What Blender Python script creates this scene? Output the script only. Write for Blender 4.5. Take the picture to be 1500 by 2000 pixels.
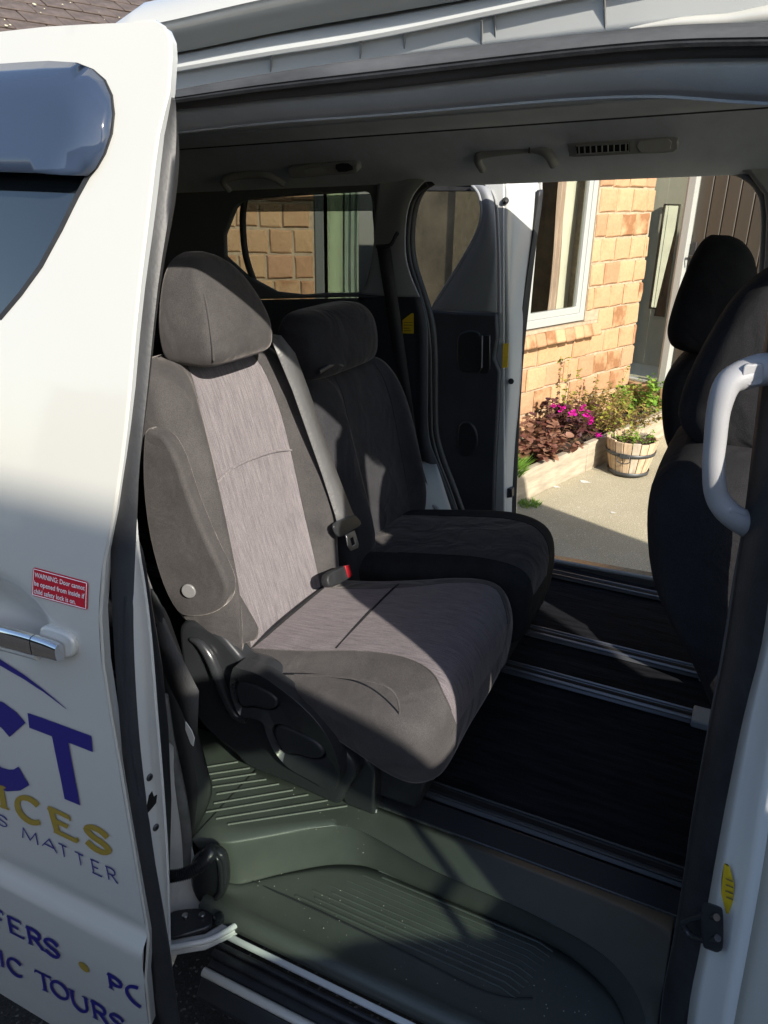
import bpy, bmesh, math, random
from mathutils import Vector, Matrix, geometry
random.seed(7)
scn = bpy.context.scene
for o in list(bpy.data.objects): bpy.data.objects.remove(o)

# ---------------------------------------------------------------- camera
cd = bpy.data.cameras.new('camera'); cam = bpy.data.objects.new('camera', cd)
scn.collection.objects.link(cam); scn.camera = cam
cd.sensor_fit = 'HORIZONTAL'; cd.sensor_width = 36; cd.lens = 36
cd.clip_start = .02; cd.clip_end = 400
R = ((0.89980296,0.18101918,-0.39697189),(0.43602984,-0.3412933,0.83270455),(0.01525165,-0.92236161,-0.38602649))
cam.matrix_world = Matrix(((R[0][0],-R[0][1],-R[0][2],0),(R[1][0],-R[1][1],-R[1][2],0),(R[2][0],-R[2][1],-R[2][2],1.63),(0,0,0,1)))

# ---------------------------------------------------------------- sky and sun
SUN = Vector((1.42,-1.02,1.0)).normalized()          # towards the sun
el = math.asin(SUN.z); az = math.atan2(SUN.x, SUN.y)
w = bpy.data.worlds.new('World'); scn.world = w; w.use_nodes = True
nt = w.node_tree; bg = nt.nodes['Background']
sky = nt.nodes.new('ShaderNodeTexSky'); sky.sky_type = 'NISHITA'; sky.sun_disc = False
sky.sun_elevation = el; sky.sun_rotation = az
nt.links.new(sky.outputs[0], bg.inputs[0]); bg.inputs[1].default_value = .135
sd = bpy.data.lights.new('sun','SUN'); sd.energy = 4.5; sd.angle = math.radians(.6); sd.color = (1,.93,.80)
so = bpy.data.objects.new('sun', sd); scn.collection.objects.link(so)
so.rotation_euler = (-SUN).to_track_quat('-Z','Y').to_euler()
scn.view_settings.view_transform = 'Standard'; scn.view_settings.look = 'None'
scn.view_settings.exposure = .88; scn.view_settings.gamma = 1; scn.view_settings.use_curve_mapping = False
scn.render.engine = 'CYCLES'
scn.cycles.use_denoising = True; scn.cycles.max_bounces = 10; scn.cycles.diffuse_bounces = 5
scn.cycles.transparent_max_bounces = 16; scn.cycles.sample_clamp_indirect = 6

# ---------------------------------------------------------------- materials
MATS = {}
def newmat(name):
    m = bpy.data.materials.new(name); m.use_nodes = True
    return m, m.node_tree, m.node_tree.nodes['Principled BSDF']
def mat(name, col, rough=.5, noise=0, scale=20, bump=0, bscale=200, coat=0, sheen=0, metal=0, spec=.5, stretch=(1,1,1), dark=None, bdist=.002):
    if name in MATS: return MATS[name]
    m, t, b = newmat(name); N = t.nodes; L = t.links
    b.inputs['Roughness'].default_value = rough; b.inputs['Metallic'].default_value = metal
    b.inputs['Specular IOR Level'].default_value = spec
    b.inputs['Coat Weight'].default_value = coat; b.inputs['Coat Roughness'].default_value = .04
    b.inputs['Sheen Weight'].default_value = sheen; b.inputs['Sheen Roughness'].default_value = .4
    b.inputs['Base Color'].default_value = (*col,1)
    tc = N.new('ShaderNodeTexCoord'); mp = N.new('ShaderNodeMapping'); mp.inputs['Scale'].default_value = stretch
    L.new(tc.outputs['Object'], mp.inputs[0])
    if noise:
        n = N.new('ShaderNodeTexNoise'); n.inputs['Scale'].default_value = scale; n.inputs['Detail'].default_value = 8; n.inputs['Roughness'].default_value = .65
        L.new(mp.outputs[0], n.inputs['Vector'])
        r = N.new('ShaderNodeValToRGB'); r.color_ramp.elements[0].position = .3; r.color_ramp.elements[1].position = .72
        d = dark or tuple(c*(1-noise) for c in col)
        r.color_ramp.elements[0].color = (*d,1); r.color_ramp.elements[1].color = (*[min(1,c*(1+noise)) for c in col],1)
        L.new(n.outputs[0], r.inputs[0]); L.new(r.outputs[0], b.inputs['Base Color'])
    if bump:
        n2 = N.new('ShaderNodeTexNoise'); n2.inputs['Scale'].default_value = bscale; n2.inputs['Detail'].default_value = 4
        L.new(mp.outputs[0], n2.inputs['Vector'])
        bp = N.new('ShaderNodeBump'); bp.inputs['Strength'].default_value = bump; bp.inputs['Distance'].default_value = bdist
        L.new(n2.outputs[0], bp.inputs['Height']); L.new(bp.outputs[0], b.inputs['Normal'])
    MATS[name] = m; return m
def glassmat(name, tint, rough=.0, refl=1.0):
    m = bpy.data.materials.new(name); m.use_nodes = True; t = m.node_tree; N = t.nodes; L = t.links
    N.clear(); out = N.new('ShaderNodeOutputMaterial'); mx = N.new('ShaderNodeMixShader')
    tr = N.new('ShaderNodeBsdfTransparent'); tr.inputs[0].default_value = (*tint,1)
    gl = N.new('ShaderNodeBsdfGlossy'); gl.inputs['Roughness'].default_value = rough; gl.inputs[0].default_value = (refl,refl,refl,1)
    fr = N.new('ShaderNodeFresnel'); fr.inputs[0].default_value = 1.5
    ge = N.new('ShaderNodeNewGeometry'); iv = N.new('ShaderNodeMath'); iv.operation = 'SUBTRACT'; iv.inputs[0].default_value = 1; L.new(ge.outputs['Backfacing'], iv.inputs[1])
    mu = N.new('ShaderNodeMath'); mu.operation = 'MULTIPLY'; L.new(fr.outputs[0], mu.inputs[0]); L.new(iv.outputs[0], mu.inputs[1])
    L.new(mu.outputs[0], mx.inputs[0]); L.new(tr.outputs[0], mx.inputs[1]); L.new(gl.outputs[0], mx.inputs[2])
    L.new(mx.outputs[0], out.inputs[0]); MATS[name] = m; return m
def fabric(name, c1, c2, stripes=None, sheen=.5, bump=.35):
    """velour or woven cloth; stripes = axis scale of fine streaks"""
    m, t, b = newmat(name); N = t.nodes; L = t.links
    tc = N.new('ShaderNodeTexCoord'); mp = N.new('ShaderNodeMapping'); L.new(tc.outputs['Object'], mp.inputs[0])
    n = N.new('ShaderNodeTexNoise'); n.inputs['Detail'].default_value = 6; n.inputs['Roughness'].default_value = .6
    if stripes: mp.inputs['Scale'].default_value = stripes; n.inputs['Scale'].default_value = 1
    else: n.inputs['Scale'].default_value = 14
    L.new(mp.outputs[0], n.inputs['Vector'])
    r = N.new('ShaderNodeValToRGB'); r.color_ramp.elements[0].position = .38 if stripes else .3; r.color_ramp.elements[1].position = .60 if stripes else .75
    r.color_ramp.elements[0].color = (*c1,1); r.color_ramp.elements[1].color = (*c2,1)
    L.new(n.outputs[0], r.inputs[0])
    n3 = N.new('ShaderNodeTexNoise'); n3.inputs['Scale'].default_value = 700; n3.inputs['Detail'].default_value = 3
    L.new(tc.outputs['Object'], n3.inputs['Vector'])
    mx = N.new('ShaderNodeMixRGB'); mx.blend_type = 'MULTIPLY'; mx.inputs[0].default_value = .8
    r3 = N.new('ShaderNodeValToRGB'); r3.color_ramp.elements[0].position = .3; r3.color_ramp.elements[1].position = .7
    r3.color_ramp.elements[0].color = (.55,.55,.55,1); r3.color_ramp.elements[1].color = (1.25,1.25,1.25,1)
    L.new(n3.outputs[0], r3.inputs[0]); L.new(r.outputs[0], mx.inputs[1]); L.new(r3.outputs[0], mx.inputs[2])
    L.new(mx.outputs[0], b.inputs['Base Color'])
    n4 = N.new('ShaderNodeTexNoise'); n4.inputs['Scale'].default_value = 11; n4.inputs['Detail'].default_value = 2; n4.inputs['Distortion'].default_value = .8
    L.new(tc.outputs['Object'], n4.inputs['Vector'])
    bp0 = N.new('ShaderNodeBump'); bp0.inputs['Strength'].default_value = .6; bp0.inputs['Distance'].default_value = .008 if stripes else .014; L.new(n4.outputs[0], bp0.inputs['Height'])
    bp = N.new('ShaderNodeBump'); bp.inputs['Strength'].default_value = bump; bp.inputs['Distance'].default_value = .0015
    L.new(n3.outputs[0], bp.inputs['Height']); L.new(bp0.outputs[0], bp.inputs['Normal'])
    if stripes:
        bp2 = N.new('ShaderNodeBump'); bp2.inputs['Strength'].default_value = .5; bp2.inputs['Distance'].default_value = .001
        L.new(n.outputs[0], bp2.inputs['Height']); L.new(bp.outputs[0], bp2.inputs['Normal']); L.new(bp2.outputs[0], b.inputs['Normal'])
    else: L.new(bp.outputs[0], b.inputs['Normal'])
    b.inputs['Roughness'].default_value = .9; b.inputs['Specular IOR Level'].default_value = .15
    b.inputs['Sheen Weight'].default_value = sheen; b.inputs['Sheen Roughness'].default_value = .35; b.inputs['Sheen Tint'].default_value = (1,.92,.9,1)
    MATS[name] = m; return m

PAINT = mat('pearl_white_paint', (.48,.475,.445), .28, coat=1, noise=.012, scale=3, bump=.015, bscale=14, bdist=.01)
JAMB = mat('frame_paint_lit', (.70,.71,.71), .3, coat=.6, noise=.02, scale=5)  # same white as the frame, lightened to carry the jambs' brightness
FRAME = mat('frame_paint_shaded', (.47,.485,.49), .35, coat=.5, noise=.04, scale=6)  # same white as the jambs, greyed to carry the header's shade
RUBBER = mat('black_rubber', (.022,.023,.026), .5, noise=.35, scale=30, bump=.2, bscale=300, spec=.35)
RUBBERD = mat('dusty_rubber', (.06,.062,.066), .6, noise=.5, scale=18, bump=.3, bscale=120, stretch=(.3,1,1))
GREYRUB = mat('grey_rubber', (.16,.165,.165), .5, noise=.3, scale=20, bump=.1)
BLACKP = mat('black_plastic', (.024,.026,.030), .38, bump=.35, bscale=900, bdist=.0008, spec=.45)
BLACKS = mat('satin_black_plastic', (.024,.026,.030), .26, bump=.1, bscale=1400, bdist=.0004, spec=.5)
MATP = mat('scuff_mat_plastic', (.062,.069,.064), .35, noise=.12, scale=9, bump=.5, bscale=1100, bdist=.0007, spec=.4)
TRIM = mat('dark_trim', (.040,.043,.052), .55, noise=.2, scale=6, bump=.3, bscale=800, bdist=.0006)
GTRIM = mat('grey_trim', (.27,.28,.295), .6, noise=.08, scale=5, bump=.3, bscale=700, bdist=.0006)
HEAD = mat('headliner_cloth', (.54,.60,.68), .95, noise=.1, scale=9, bump=.4, bscale=600, bdist=.0008, sheen=.2)
LTRIM = mat('light_trim', (.28,.29,.28), .5, noise=.06, scale=5, bump=.2, bscale=700, bdist=.0006)
GRIP = mat('grab_handle_plastic', (.30,.30,.315), .5, noise=.05, scale=8, bump=.3, bscale=900, bdist=.0005)
CARPET = mat('black_carpet', (.010,.011,.015), .95, noise=.7, scale=60, bump=.9, bscale=260, bdist=.004, stretch=(.12,1,1), spec=.12)
FELT = mat('speckled_felt', (.04,.045,.045), .95, noise=.85, scale=160, bump=.8, bscale=300)
CHROME = mat('chrome', (.8,.8,.82), .05, metal=1)
STEEL = mat('steel', (.45,.45,.46), .3, metal=1, noise=.2, scale=50)
RAILM = mat('rail_metal', (.10,.105,.12), .32, metal=.6, noise=.2, scale=8, stretch=(.1,1,1))
RED = mat('red_sticker', (.50,.012,.03), .35, noise=.03)
WHITEI = mat('white_ink', (.8,.8,.8), .5)
NAVY = mat('navy_vinyl', (.015,.012,.17), .3, coat=.3)
GOLD = mat('gold_vinyl', (.30,.21,.035), .4, noise=.06)
YELLOW = mat('yellow_label', (.62,.42,.02), .45, noise=.05)
INK = mat('label_ink', (.05,.04,.02), .6)
REDB = mat('red_button', (.25,.008,.014), .35)
BELT = mat('belt_webbing', (.095,.095,.10), .45, noise=.1, scale=30, bump=.6, bscale=500, stretch=(1,.2,.2), spec=.6)
BELTD = mat('belt_webbing_dark', (.035,.035,.038), .6, noise=.1, bump=.5, bscale=500, stretch=(1,.2,.2))
GLASSG = glassmat('green_window_glass', (.66,.73,.67))
GLASSD = glassmat('privacy_glass', (.49,.51,.49))
VISOR = glassmat('smoked_acrylic', (.30,.31,.33), .03)
CLEAR = glassmat('house_glass', (.88,.90,.87), 0, .8)
DARKG = mat('dark_mirror_glass', (.012,.016,.02), .02, spec=.9, coat=1)
DGREY = fabric('dark_velour', (.053,.050,.052), (.079,.074,.076), sheen=.28)
LGREYV = fabric('striped_velour_back', (.150,.136,.150), (.235,.214,.228), stripes=(9,480,20), sheen=.3)
LGREYC = fabric('striped_velour_cushion', (.125,.110,.126), (.20,.178,.194), stripes=(20,480,20), sheen=.2)  # same striped cloth as the back, darkened for shade on the cushion
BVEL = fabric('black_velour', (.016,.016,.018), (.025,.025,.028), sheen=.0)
CVEL = fabric('dark_velour_shaded', (.027,.027,.032), (.044,.043,.050), sheen=.2)  # dark velour again, with the far seat's shade put into the colour

# ---------------------------------------------------------------- helpers
COL = scn.collection
def tag(o, label=None, cat=None, group=None, kind=None):
    if label: o['label'] = label
    if cat: o['category'] = cat
    if group: o['group'] = group
    if kind: o['kind'] = kind
    return o
def empty(name, loc, parent=None):
    o = bpy.data.objects.new(name, None); COL.objects.link(o); o.location = loc; o.empty_display_size = .1
    if parent: setp(o, parent)
    return o
def wm(o):
    m = Matrix.Translation(o.location) @ o.rotation_euler.to_matrix().to_4x4()
    p = o.parent
    return (wm(p) @ o.matrix_parent_inverse @ m) if p else m
def setp(o, parent):
    o.parent = parent; o.matrix_parent_inverse = wm(parent).inverted()
def mesh(name, verts, faces, m, parent=None, smooth=True, bevel=0, bseg=2, angle=35, label=None, solid=0, kind=None, subsurf=0, weld=False):
    me = bpy.data.meshes.new(name); me.from_pydata([tuple(v) for v in verts], [], faces); me.validate()
    me.materials.append(m)
    bm = bmesh.new(); bm.from_mesh(me)
    if weld: bmesh.ops.remove_doubles(bm, verts=bm.verts, dist=1e-6)
    bmesh.ops.recalc_face_normals(bm, faces=bm.faces); bm.to_mesh(me); bm.free()
    o = bpy.data.objects.new(name, me); COL.objects.link(o)
    if parent: setp(o, parent)
    if smooth:
        for p in me.polygons: p.use_smooth = True
        me.set_sharp_from_angle(angle=math.radians(angle))
    if solid:
        s = o.modifiers.new('thick','SOLIDIFY'); s.thickness = solid; s.offset = 0
    if bevel:
        b = o.modifiers.new('bevel','BEVEL'); b.width = bevel; b.segments = bseg; b.limit_method = 'ANGLE'; b.angle_limit = math.radians(30); b.harden_normals = False
    if subsurf:
        s = o.modifiers.new('sub','SUBSURF'); s.levels = s.render_levels = subsurf
    if label: o['label'] = label
    if kind: o['kind'] = kind
    return o
def cr(pts, n, closed=False):
    """Catmull-Rom resample, n steps per segment"""
    P = [Vector(p) for p in pts]; N = len(P); out = []
    segs = N if closed else N-1
    for i in range(segs):
        if closed: a,b,c,d = P[(i-1)%N],P[i],P[(i+1)%N],P[(i+2)%N]
        else: a,b,c,d = P[max(i-1,0)],P[i],P[min(i+1,N-1)],P[min(i+2,N-1)]
        for k in range(n):
            t = k/n
            out.append(.5*((2*b)+(c-a)*t+(2*a-5*b+4*c-d)*t*t+(3*b-a-3*c+d)*t**3))
    if not closed: out.append(P[-1].copy())
    return out
def grid_faces(nr, nc, closed):
    F = []
    for i in range(nr-1):
        for j in range(nc if closed else nc-1):
            F.append((i*nc+j, i*nc+(j+1)%nc, (i+1)*nc+(j+1)%nc, (i+1)*nc+j))
    return F
def loft(rings, nu=3, nv=3, closed=True):
    """rings of equal point count -> smooth dense grid; returns rows of points"""
    rows = [cr(r, nu, closed) if nu > 1 else [Vector(p) for p in r] for r in rings]
    cols = list(zip(*rows))
    if nv > 1: cols = [cr(c, nv) for c in cols]
    return [list(r) for r in zip(*cols)]
def loft_mesh(name, rings, m, parent, nu=3, nv=3, closed=True, caps=True, **k):
    rows = loft(rings, nu, nv, closed); nr, nc = len(rows), len(rows[0])
    V = [p for r in rows for p in r]; F = grid_faces(nr, nc, closed)
    if caps and closed:
        F.append(tuple(range(nc))[::-1]); F.append(tuple((nr-1)*nc+j for j in range(nc)))
    return mesh(name, V, F, m, parent, **k)
def sheet(name, rows, m, parent, solid=0, **k):
    V = [p for r in rows for p in r]
    return mesh(name, V, grid_faces(len(rows), len(rows[0]), False), m, parent, solid=solid, **k)
def tube(name, pts, r, m, parent=None, n=10, closed=False, smooth=0, flat=None, **k):
    P = cr(pts, smooth, closed) if smooth else [Vector(p) for p in pts]
    N = len(P); V = []; up = Vector((0,0,1)); last = None
    if isinstance(r,(list,tuple)) and len(r) != N:
        r0 = r; r = [r0[min(int(i*(len(r0)-1)/(N-1)),len(r0)-2)]*(1-(i*(len(r0)-1)/(N-1)-min(int(i*(len(r0)-1)/(N-1)),len(r0)-2)))+r0[min(int(i*(len(r0)-1)/(N-1)),len(r0)-2)+1]*(i*(len(r0)-1)/(N-1)-min(int(i*(len(r0)-1)/(N-1)),len(r0)-2)) for i in range(N)]
    for i,p in enumerate(P):
        a = P[(i-1)%N] if closed or i else P[0]; b = P[(i+1)%N] if closed or i < N-1 else P[-1]
        t = (b-a).normalized()
        if last is None:
            s = t.cross(up) if abs(t.dot(up)) < .95 else t.cross(Vector((1,0,0)))
        else: s = last - t*last.dot(t)
        s.normalize(); last = s; u = s.cross(t).normalized()
        rr = r[i] if isinstance(r,(list,tuple)) else r
        for j in range(n):
            an = 2*math.pi*j/n; V.append(p + (s*math.cos(an) + u*math.sin(an)*(flat or 1))*rr)
    F = grid_faces(N, n, True)
    if closed: F += [((N-1)*n+j, (N-1)*n+(j+1)%n, (j+1)%n, j) for j in range(n)]
    else: F += [tuple(range(n))[::-1], tuple((N-1)*n+j for j in range(n))]
    return mesh(name, V, F, m, parent, angle=50, **k)
def cdt(outer, holes=(), step=0.03, extra=()):
    """2D polygon with holes -> dense triangulation (points, triangles)"""
    pts = []; edges = []
    def inside(p, poly):
        c = False; n = len(poly); x,y = p
        for i in range(n):
            x1,y1 = poly[i]; x2,y2 = poly[(i+1)%n]
            if (y1>y) != (y2>y) and x < (x2-x1)*(y-y1)/(y2-y1)+x1: c = not c
        return c
    def near(p, poly, d):
        n = len(poly)
        for i in range(n):
            a = Vector(poly[i]); b = Vector(poly[(i+1)%n]); q = Vector(p); ab = b-a
            t = max(0,min(1,(q-a).dot(ab)/max(ab.length_squared,1e-12)))
            if (q-(a+ab*t)).length < d: return True
        return False
    for poly in [outer]+list(holes):
        s = len(pts); n = 0
        for i in range(len(poly)):
            a = Vector(poly[i]); b = Vector(poly[(i+1)%len(poly)]); k = max(1,int((b-a).length/step))
            for q in range(k): pts.append(a+(b-a)*q/k); n += 1
        edges += [(s+i, s+(i+1)%n) for i in range(n)]
    x0,x1 = min(p[0] for p in outer), max(p[0] for p in outer); y0,y1 = min(p[1] for p in outer), max(p[1] for p in outer)
    x = x0+step*.5
    while x < x1:
        y = y0+step*.5
        while y < y1:
            q = (x,y)
            if inside(q, outer) and not any(inside(q,h) for h in holes) and not near(q, outer, step*.35) and not any(near(q,h,step*.35) for h in holes): pts.append(Vector(q))
            y += step
        x += step
    r = geometry.delaunay_2d_cdt(pts, edges, [], 0, 1e-6)
    vs, fs = r[0], r[2]; out = []
    for f in fs:
        c = sum((vs[i] for i in f), Vector((0,0)))/len(f)
        if inside(c, outer) and not any(inside(c,h) for h in holes): out.append(tuple(f))
    return vs, out
def slab(name, pts, vec, m, parent, bevel=.004, holes=(), smooth=True, **k):
    """planar outline in 3D extruded along vec"""
    P = [Vector(p) for p in pts]; vec = Vector(vec)
    n = Vector((0,0,0))
    for i in range(len(P)): n += P[i].cross(P[(i+1)%len(P)])
    n.normalize(); o0 = P[0]; ux = (P[1]-P[0]).normalized(); ux = (ux - n*ux.dot(n)).normalized(); uy = n.cross(ux)
    to2 = lambda q: ((Vector(q)-o0).dot(ux), (Vector(q)-o0).dot(uy))
    off = lambda q: (Vector(q)-o0).dot(n)
    loops = [P]+[[Vector(h) for h in H] for H in holes]
    pts2 = []; edges = []; V3 = []
    for lp in loops:
        s = len(pts2); pts2 += [Vector(to2(q)) for q in lp]; V3 += lp
        edges += [(s+i, s+(i+1)%len(lp)) for i in range(len(lp))]
    if len(loops) == 1: V = V3+[v+vec for v in V3]; N = len(V3); F = [tuple(range(N)), tuple(range(N,2*N))[::-1]]
    else:
        r = geometry.delaunay_2d_cdt(pts2, edges, [], 0, 1e-7)
        def ins(p, poly):
            c = False
            for i in range(len(poly)):
                x1,y1 = poly[i]; x2,y2 = poly[(i+1)%len(poly)]
                if (y1>p[1]) != (y2>p[1]) and p[0] < (x2-x1)*(p[1]-y1)/(y2-y1)+x1: c = not c
            return c
        h2 = [[to2(q) for q in H] for H in holes]; o2 = [to2(q) for q in P]
        faces = []
        for f in r[2]:
            c = sum((r[0][i] for i in f), Vector((0,0)))/len(f)
            if ins(c, o2) and not any(ins(c, h) for h in h2): faces.append(tuple(f))
        C3 = []
        for q in r[0]:
            j = min(range(len(pts2)), key=lambda k: (pts2[k]-q).length_squared)
            C3.append(V3[j].copy() if (pts2[j]-q).length < 1e-5 else o0+ux*q.x+uy*q.y)
        M = len(C3); N = len(V3)
        V = V3+[v+vec for v in V3]+C3+[v+vec for v in C3]
        F = [tuple(i+2*N for i in f) for f in faces]+[tuple(i+2*N+M for i in f)[::-1] for f in faces]
    s = 0
    for lp in loops:
        L = len(lp)
        for i in range(L): F.append((s+i, s+(i+1)%L, s+(i+1)%L+N, s+i+N))
        s += L
    return mesh(name, V, F, m, parent, bevel=bevel, angle=40, weld=len(loops)>1, **k)
def box(name, c, s, m, parent=None, rz=0, bevel=0, R3=None, **k):
    M = R3 or Matrix.Rotation(rz,3,'Z')
    V = [Vector(c)+M@Vector((sx*s[0]/2, sy*s[1]/2, sz*s[2]/2)) for sx in (-1,1) for sy in (-1,1) for sz in (-1,1)]
    F = [(0,1,3,2),(4,6,7,5),(0,4,5,1),(2,3,7,6),(0,2,6,4),(1,5,7,3)]
    return mesh(name, V, F, m, parent, smooth=bool(bevel), bevel=bevel, **k)
def disc(name, c, nrm, r, h, m, parent, n=20, bevel=0, **k):
    nrm = Vector(nrm).normalized(); q = nrm.to_track_quat('Z','Y').to_matrix()
    V = [Vector(c)+q@Vector((r*math.cos(2*math.pi*i/n), r*math.sin(2*math.pi*i/n), z)) for z in (0,h) for i in range(n)]
    F = [tuple(range(n))[::-1], tuple(range(n,2*n))]+[(i,(i+1)%n,(i+1)%n+n,i+n) for i in range(n)]
    return mesh(name, V, F, m, parent, bevel=bevel, angle=40, **k)
def rpoly(pts, n=4):
    """smooth closed outline through points"""
    return cr([Vector(p) for p in pts], n, True)

# ---------------------------------------------------------------- setting: ground
def groundmat(name, a, b, c, big=1.2, fine=160, sp=.25):
    m, t, bs = newmat(name); N = t.nodes; L = t.links
    tc = N.new('ShaderNodeTexCoord')
    def noise(s, d, r=.6):
        n = N.new('ShaderNodeTexNoise'); n.inputs['Scale'].default_value = s; n.inputs['Detail'].default_value = d; n.inputs['Roughness'].default_value = r
        L.new(tc.outputs['Object'], n.inputs['Vector']); return n
    n1 = noise(big,6); n2 = noise(fine,4,.7)
    v = N.new('ShaderNodeTexVoronoi'); v.inputs['Scale'].default_value = fine*.9; L.new(tc.outputs['Object'], v.inputs['Vector'])
    r1 = N.new('ShaderNodeValToRGB'); r1.color_ramp.elements[0].position = .35; r1.color_ramp.elements[1].position = .68
    r1.color_ramp.elements[0].color = (*a,1); r1.color_ramp.elements[1].color = (*b,1); L.new(n1.outputs[0], r1.inputs[0])
    r2 = N.new('ShaderNodeValToRGB'); r2.color_ramp.elements[0].position = .42; r2.color_ramp.elements[1].position = .72
    r2.color_ramp.elements[0].color = (.55,.55,.55,1); r2.color_ramp.elements[1].color = (1.5,1.5,1.5,1); L.new(n2.outputs[0], r2.inputs[0])
    mx = N.new('ShaderNodeMixRGB'); mx.blend_type = 'MULTIPLY'; mx.inputs[0].default_value = .9
    L.new(r1.outputs[0], mx.inputs[1]); L.new(r2.outputs[0], mx.inputs[2])
    r3 = N.new('ShaderNodeValToRGB'); r3.color_ramp.elements[0].position = .80; r3.color_ramp.elements[1].position = .9
    r3.color_ramp.elements[0].color = (0,0,0,1); r3.color_ramp.elements[1].color = (sp,sp,sp,1)
    L.new(v.outputs['Color'], r3.inputs[0])
    mx2 = N.new('ShaderNodeMixRGB'); L.new(r3.outputs[0], mx2.inputs[0]); L.new(mx.outputs[0], mx2.inputs[1]); mx2.inputs[2].default_value = (*c,1)
    L.new(mx2.outputs[0], bs.inputs['Base Color']); bs.inputs['Roughness'].default_value = .95; bs.inputs['Specular IOR Level'].default_value = .2
    bp = N.new('ShaderNodeBump'); bp.inputs['Strength'].default_value = .6; bp.inputs['Distance'].default_value = .004
    L.new(n2.outputs[0], bp.inputs['Height']); L.new(bp.outputs[0], bs.inputs['Normal'])
    return m
ASPH = groundmat('asphalt_chip', (.020,.020,.021), (.034,.033,.033), (.13,.125,.12), fine=230, sp=.8)
CONC = groundmat('exposed_concrete', (.40,.36,.255), (.51,.46,.335), (.66,.60,.48), fine=190, sp=.5)
mesh('ground', [(-60,-60,-.012),(60,-60,-.012),(60,80,-.012),(-60,80,-.012)], [(0,1,2,3)], mat('ground_soil',(.10,.10,.07),.95,noise=.3,scale=1), smooth=False, kind='structure')
mesh('driveway', [(-9,-8,-.006),(9,-8,-.006),(9,1.75,-.006),(-9,1.75,-.006)], [(0,1,2,3)], ASPH, smooth=False, kind='structure')
mesh('concrete_path', [(-9,1.75,0),(9,1.75,0),(9,9,0),(-9,9,0)], [(0,1,2,3)], CONC, smooth=False, kind='structure')

# ---------------------------------------------------------------- house
def brickmat():
    m, t, b = newmat('cream_brick'); N = t.nodes; L = t.links
    oi = N.new('ShaderNodeObjectInfo'); tc = N.new('ShaderNodeTexCoord')
    r = N.new('ShaderNodeValToRGB'); r.color_ramp.interpolation = 'LINEAR'
    e = r.color_ramp.elements; e[0].position = 0; e[0].color = (.52,.335,.185,1); e[1].position = 1; e[1].color = (.45,.265,.145,1)
    for p,c in ((.3,(.56,.375,.215)),(.6,(.51,.32,.18)),(.8,(.50,.29,.175))):
        q = e.new(p); q.color = (*c,1)
    L.new(oi.outputs['Random'], r.inputs[0])
    # burnt patch in the middle of some bricks
    add = N.new('ShaderNodeVectorMath'); add.operation = 'ADD'
    cmb = N.new('ShaderNodeCombineXYZ'); mul = N.new('ShaderNodeMath'); mul.operation = 'MULTIPLY'; mul.inputs[1].default_value = 61
    L.new(oi.outputs['Random'], mul.inputs[0]); L.new(mul.outputs[0], cmb.inputs[0]); L.new(tc.outputs['Object'], add.inputs[0]); L.new(cmb.outputs[0], add.inputs[1])
    n = N.new('ShaderNodeTexNoise'); n.inputs['Scale'].default_value = 9; n.inputs['Detail'].default_value = 5; L.new(add.outputs[0], n.inputs['Vector'])
    rr = N.new('ShaderNodeValToRGB'); rr.color_ramp.elements[0].position = .40; rr.color_ramp.elements[1].position = .62; L.new(n.outputs[0], rr.inputs[0])
    m2 = N.new('ShaderNodeMath'); m2.operation = 'MULTIPLY'; m2.inputs[1].default_value = 7.31; L.new(oi.outputs['Random'], m2.inputs[0])
    fr = N.new('ShaderNodeMath'); fr.operation = 'FRACT'; L.new(m2.outputs[0], fr.inputs[0])
    gt = N.new('ShaderNodeMath'); gt.operation = 'GREATER_THAN'; gt.inputs[1].default_value = .74; L.new(fr.outputs[0], gt.inputs[0])
    ma = N.new('ShaderNodeMath'); ma.operation = 'MULTIPLY_ADD'; ma.inputs[1].default_value = .75; ma.inputs[2].default_value = .10; L.new(gt.outputs[0], ma.inputs[0])
    mm = N.new('ShaderNodeMath'); mm.operation = 'MULTIPLY'; L.new(ma.outputs[0], mm.inputs[0]); L.new(rr.outputs[0], mm.inputs[1])
    mx = N.new('ShaderNodeMixRGB'); L.new(mm.outputs[0], mx.inputs[0]); L.new(r.outputs[0], mx.inputs[1]); mx.inputs[2].default_value = (.27,.115,.045,1)
    n2 = N.new('ShaderNodeTexNoise'); n2.inputs['Scale'].default_value = 55; n2.inputs['Detail'].default_value = 6; L.new(add.outputs[0], n2.inputs['Vector'])
    r2 = N.new('ShaderNodeValToRGB'); r2.color_ramp.elements[0].color = (.66,.64,.62,1); r2.color_ramp.elements[1].color = (1.02,1.0,.97,1); L.new(n2.outputs[0], r2.inputs[0])
    mx2 = N.new('ShaderNodeMixRGB'); mx2.blend_type = 'MULTIPLY'; mx2.inputs[0].default_value = 1; L.new(mx.outputs[0], mx2.inputs[1]); L.new(r2.outputs[0], mx2.inputs[2])
    L.new(mx2.outputs[0], b.inputs['Base Color']); b.inputs['Roughness'].default_value = .85
    bp = N.new('ShaderNodeBump'); bp.inputs['Strength'].default_value = .5; bp.inputs['Distance'].default_value = .006; L.new(n2.outputs[0], bp.inputs['Height']); L.new(bp.outputs[0], b.inputs['Normal'])
    return m
BRICK = brickmat()
MORTAR = mat('mortar', (.38,.30,.21), .95, noise=.25, scale=30, bump=.5, bscale=80)
ALU = mat('window_aluminium', (.36,.375,.36), .4, noise=.03, bump=.05)
house = empty('brick_house', (-1.4,5,0))
tag(house, 'cream and orange brick house with grey window and brown door, seen through the van', 'house')
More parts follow.
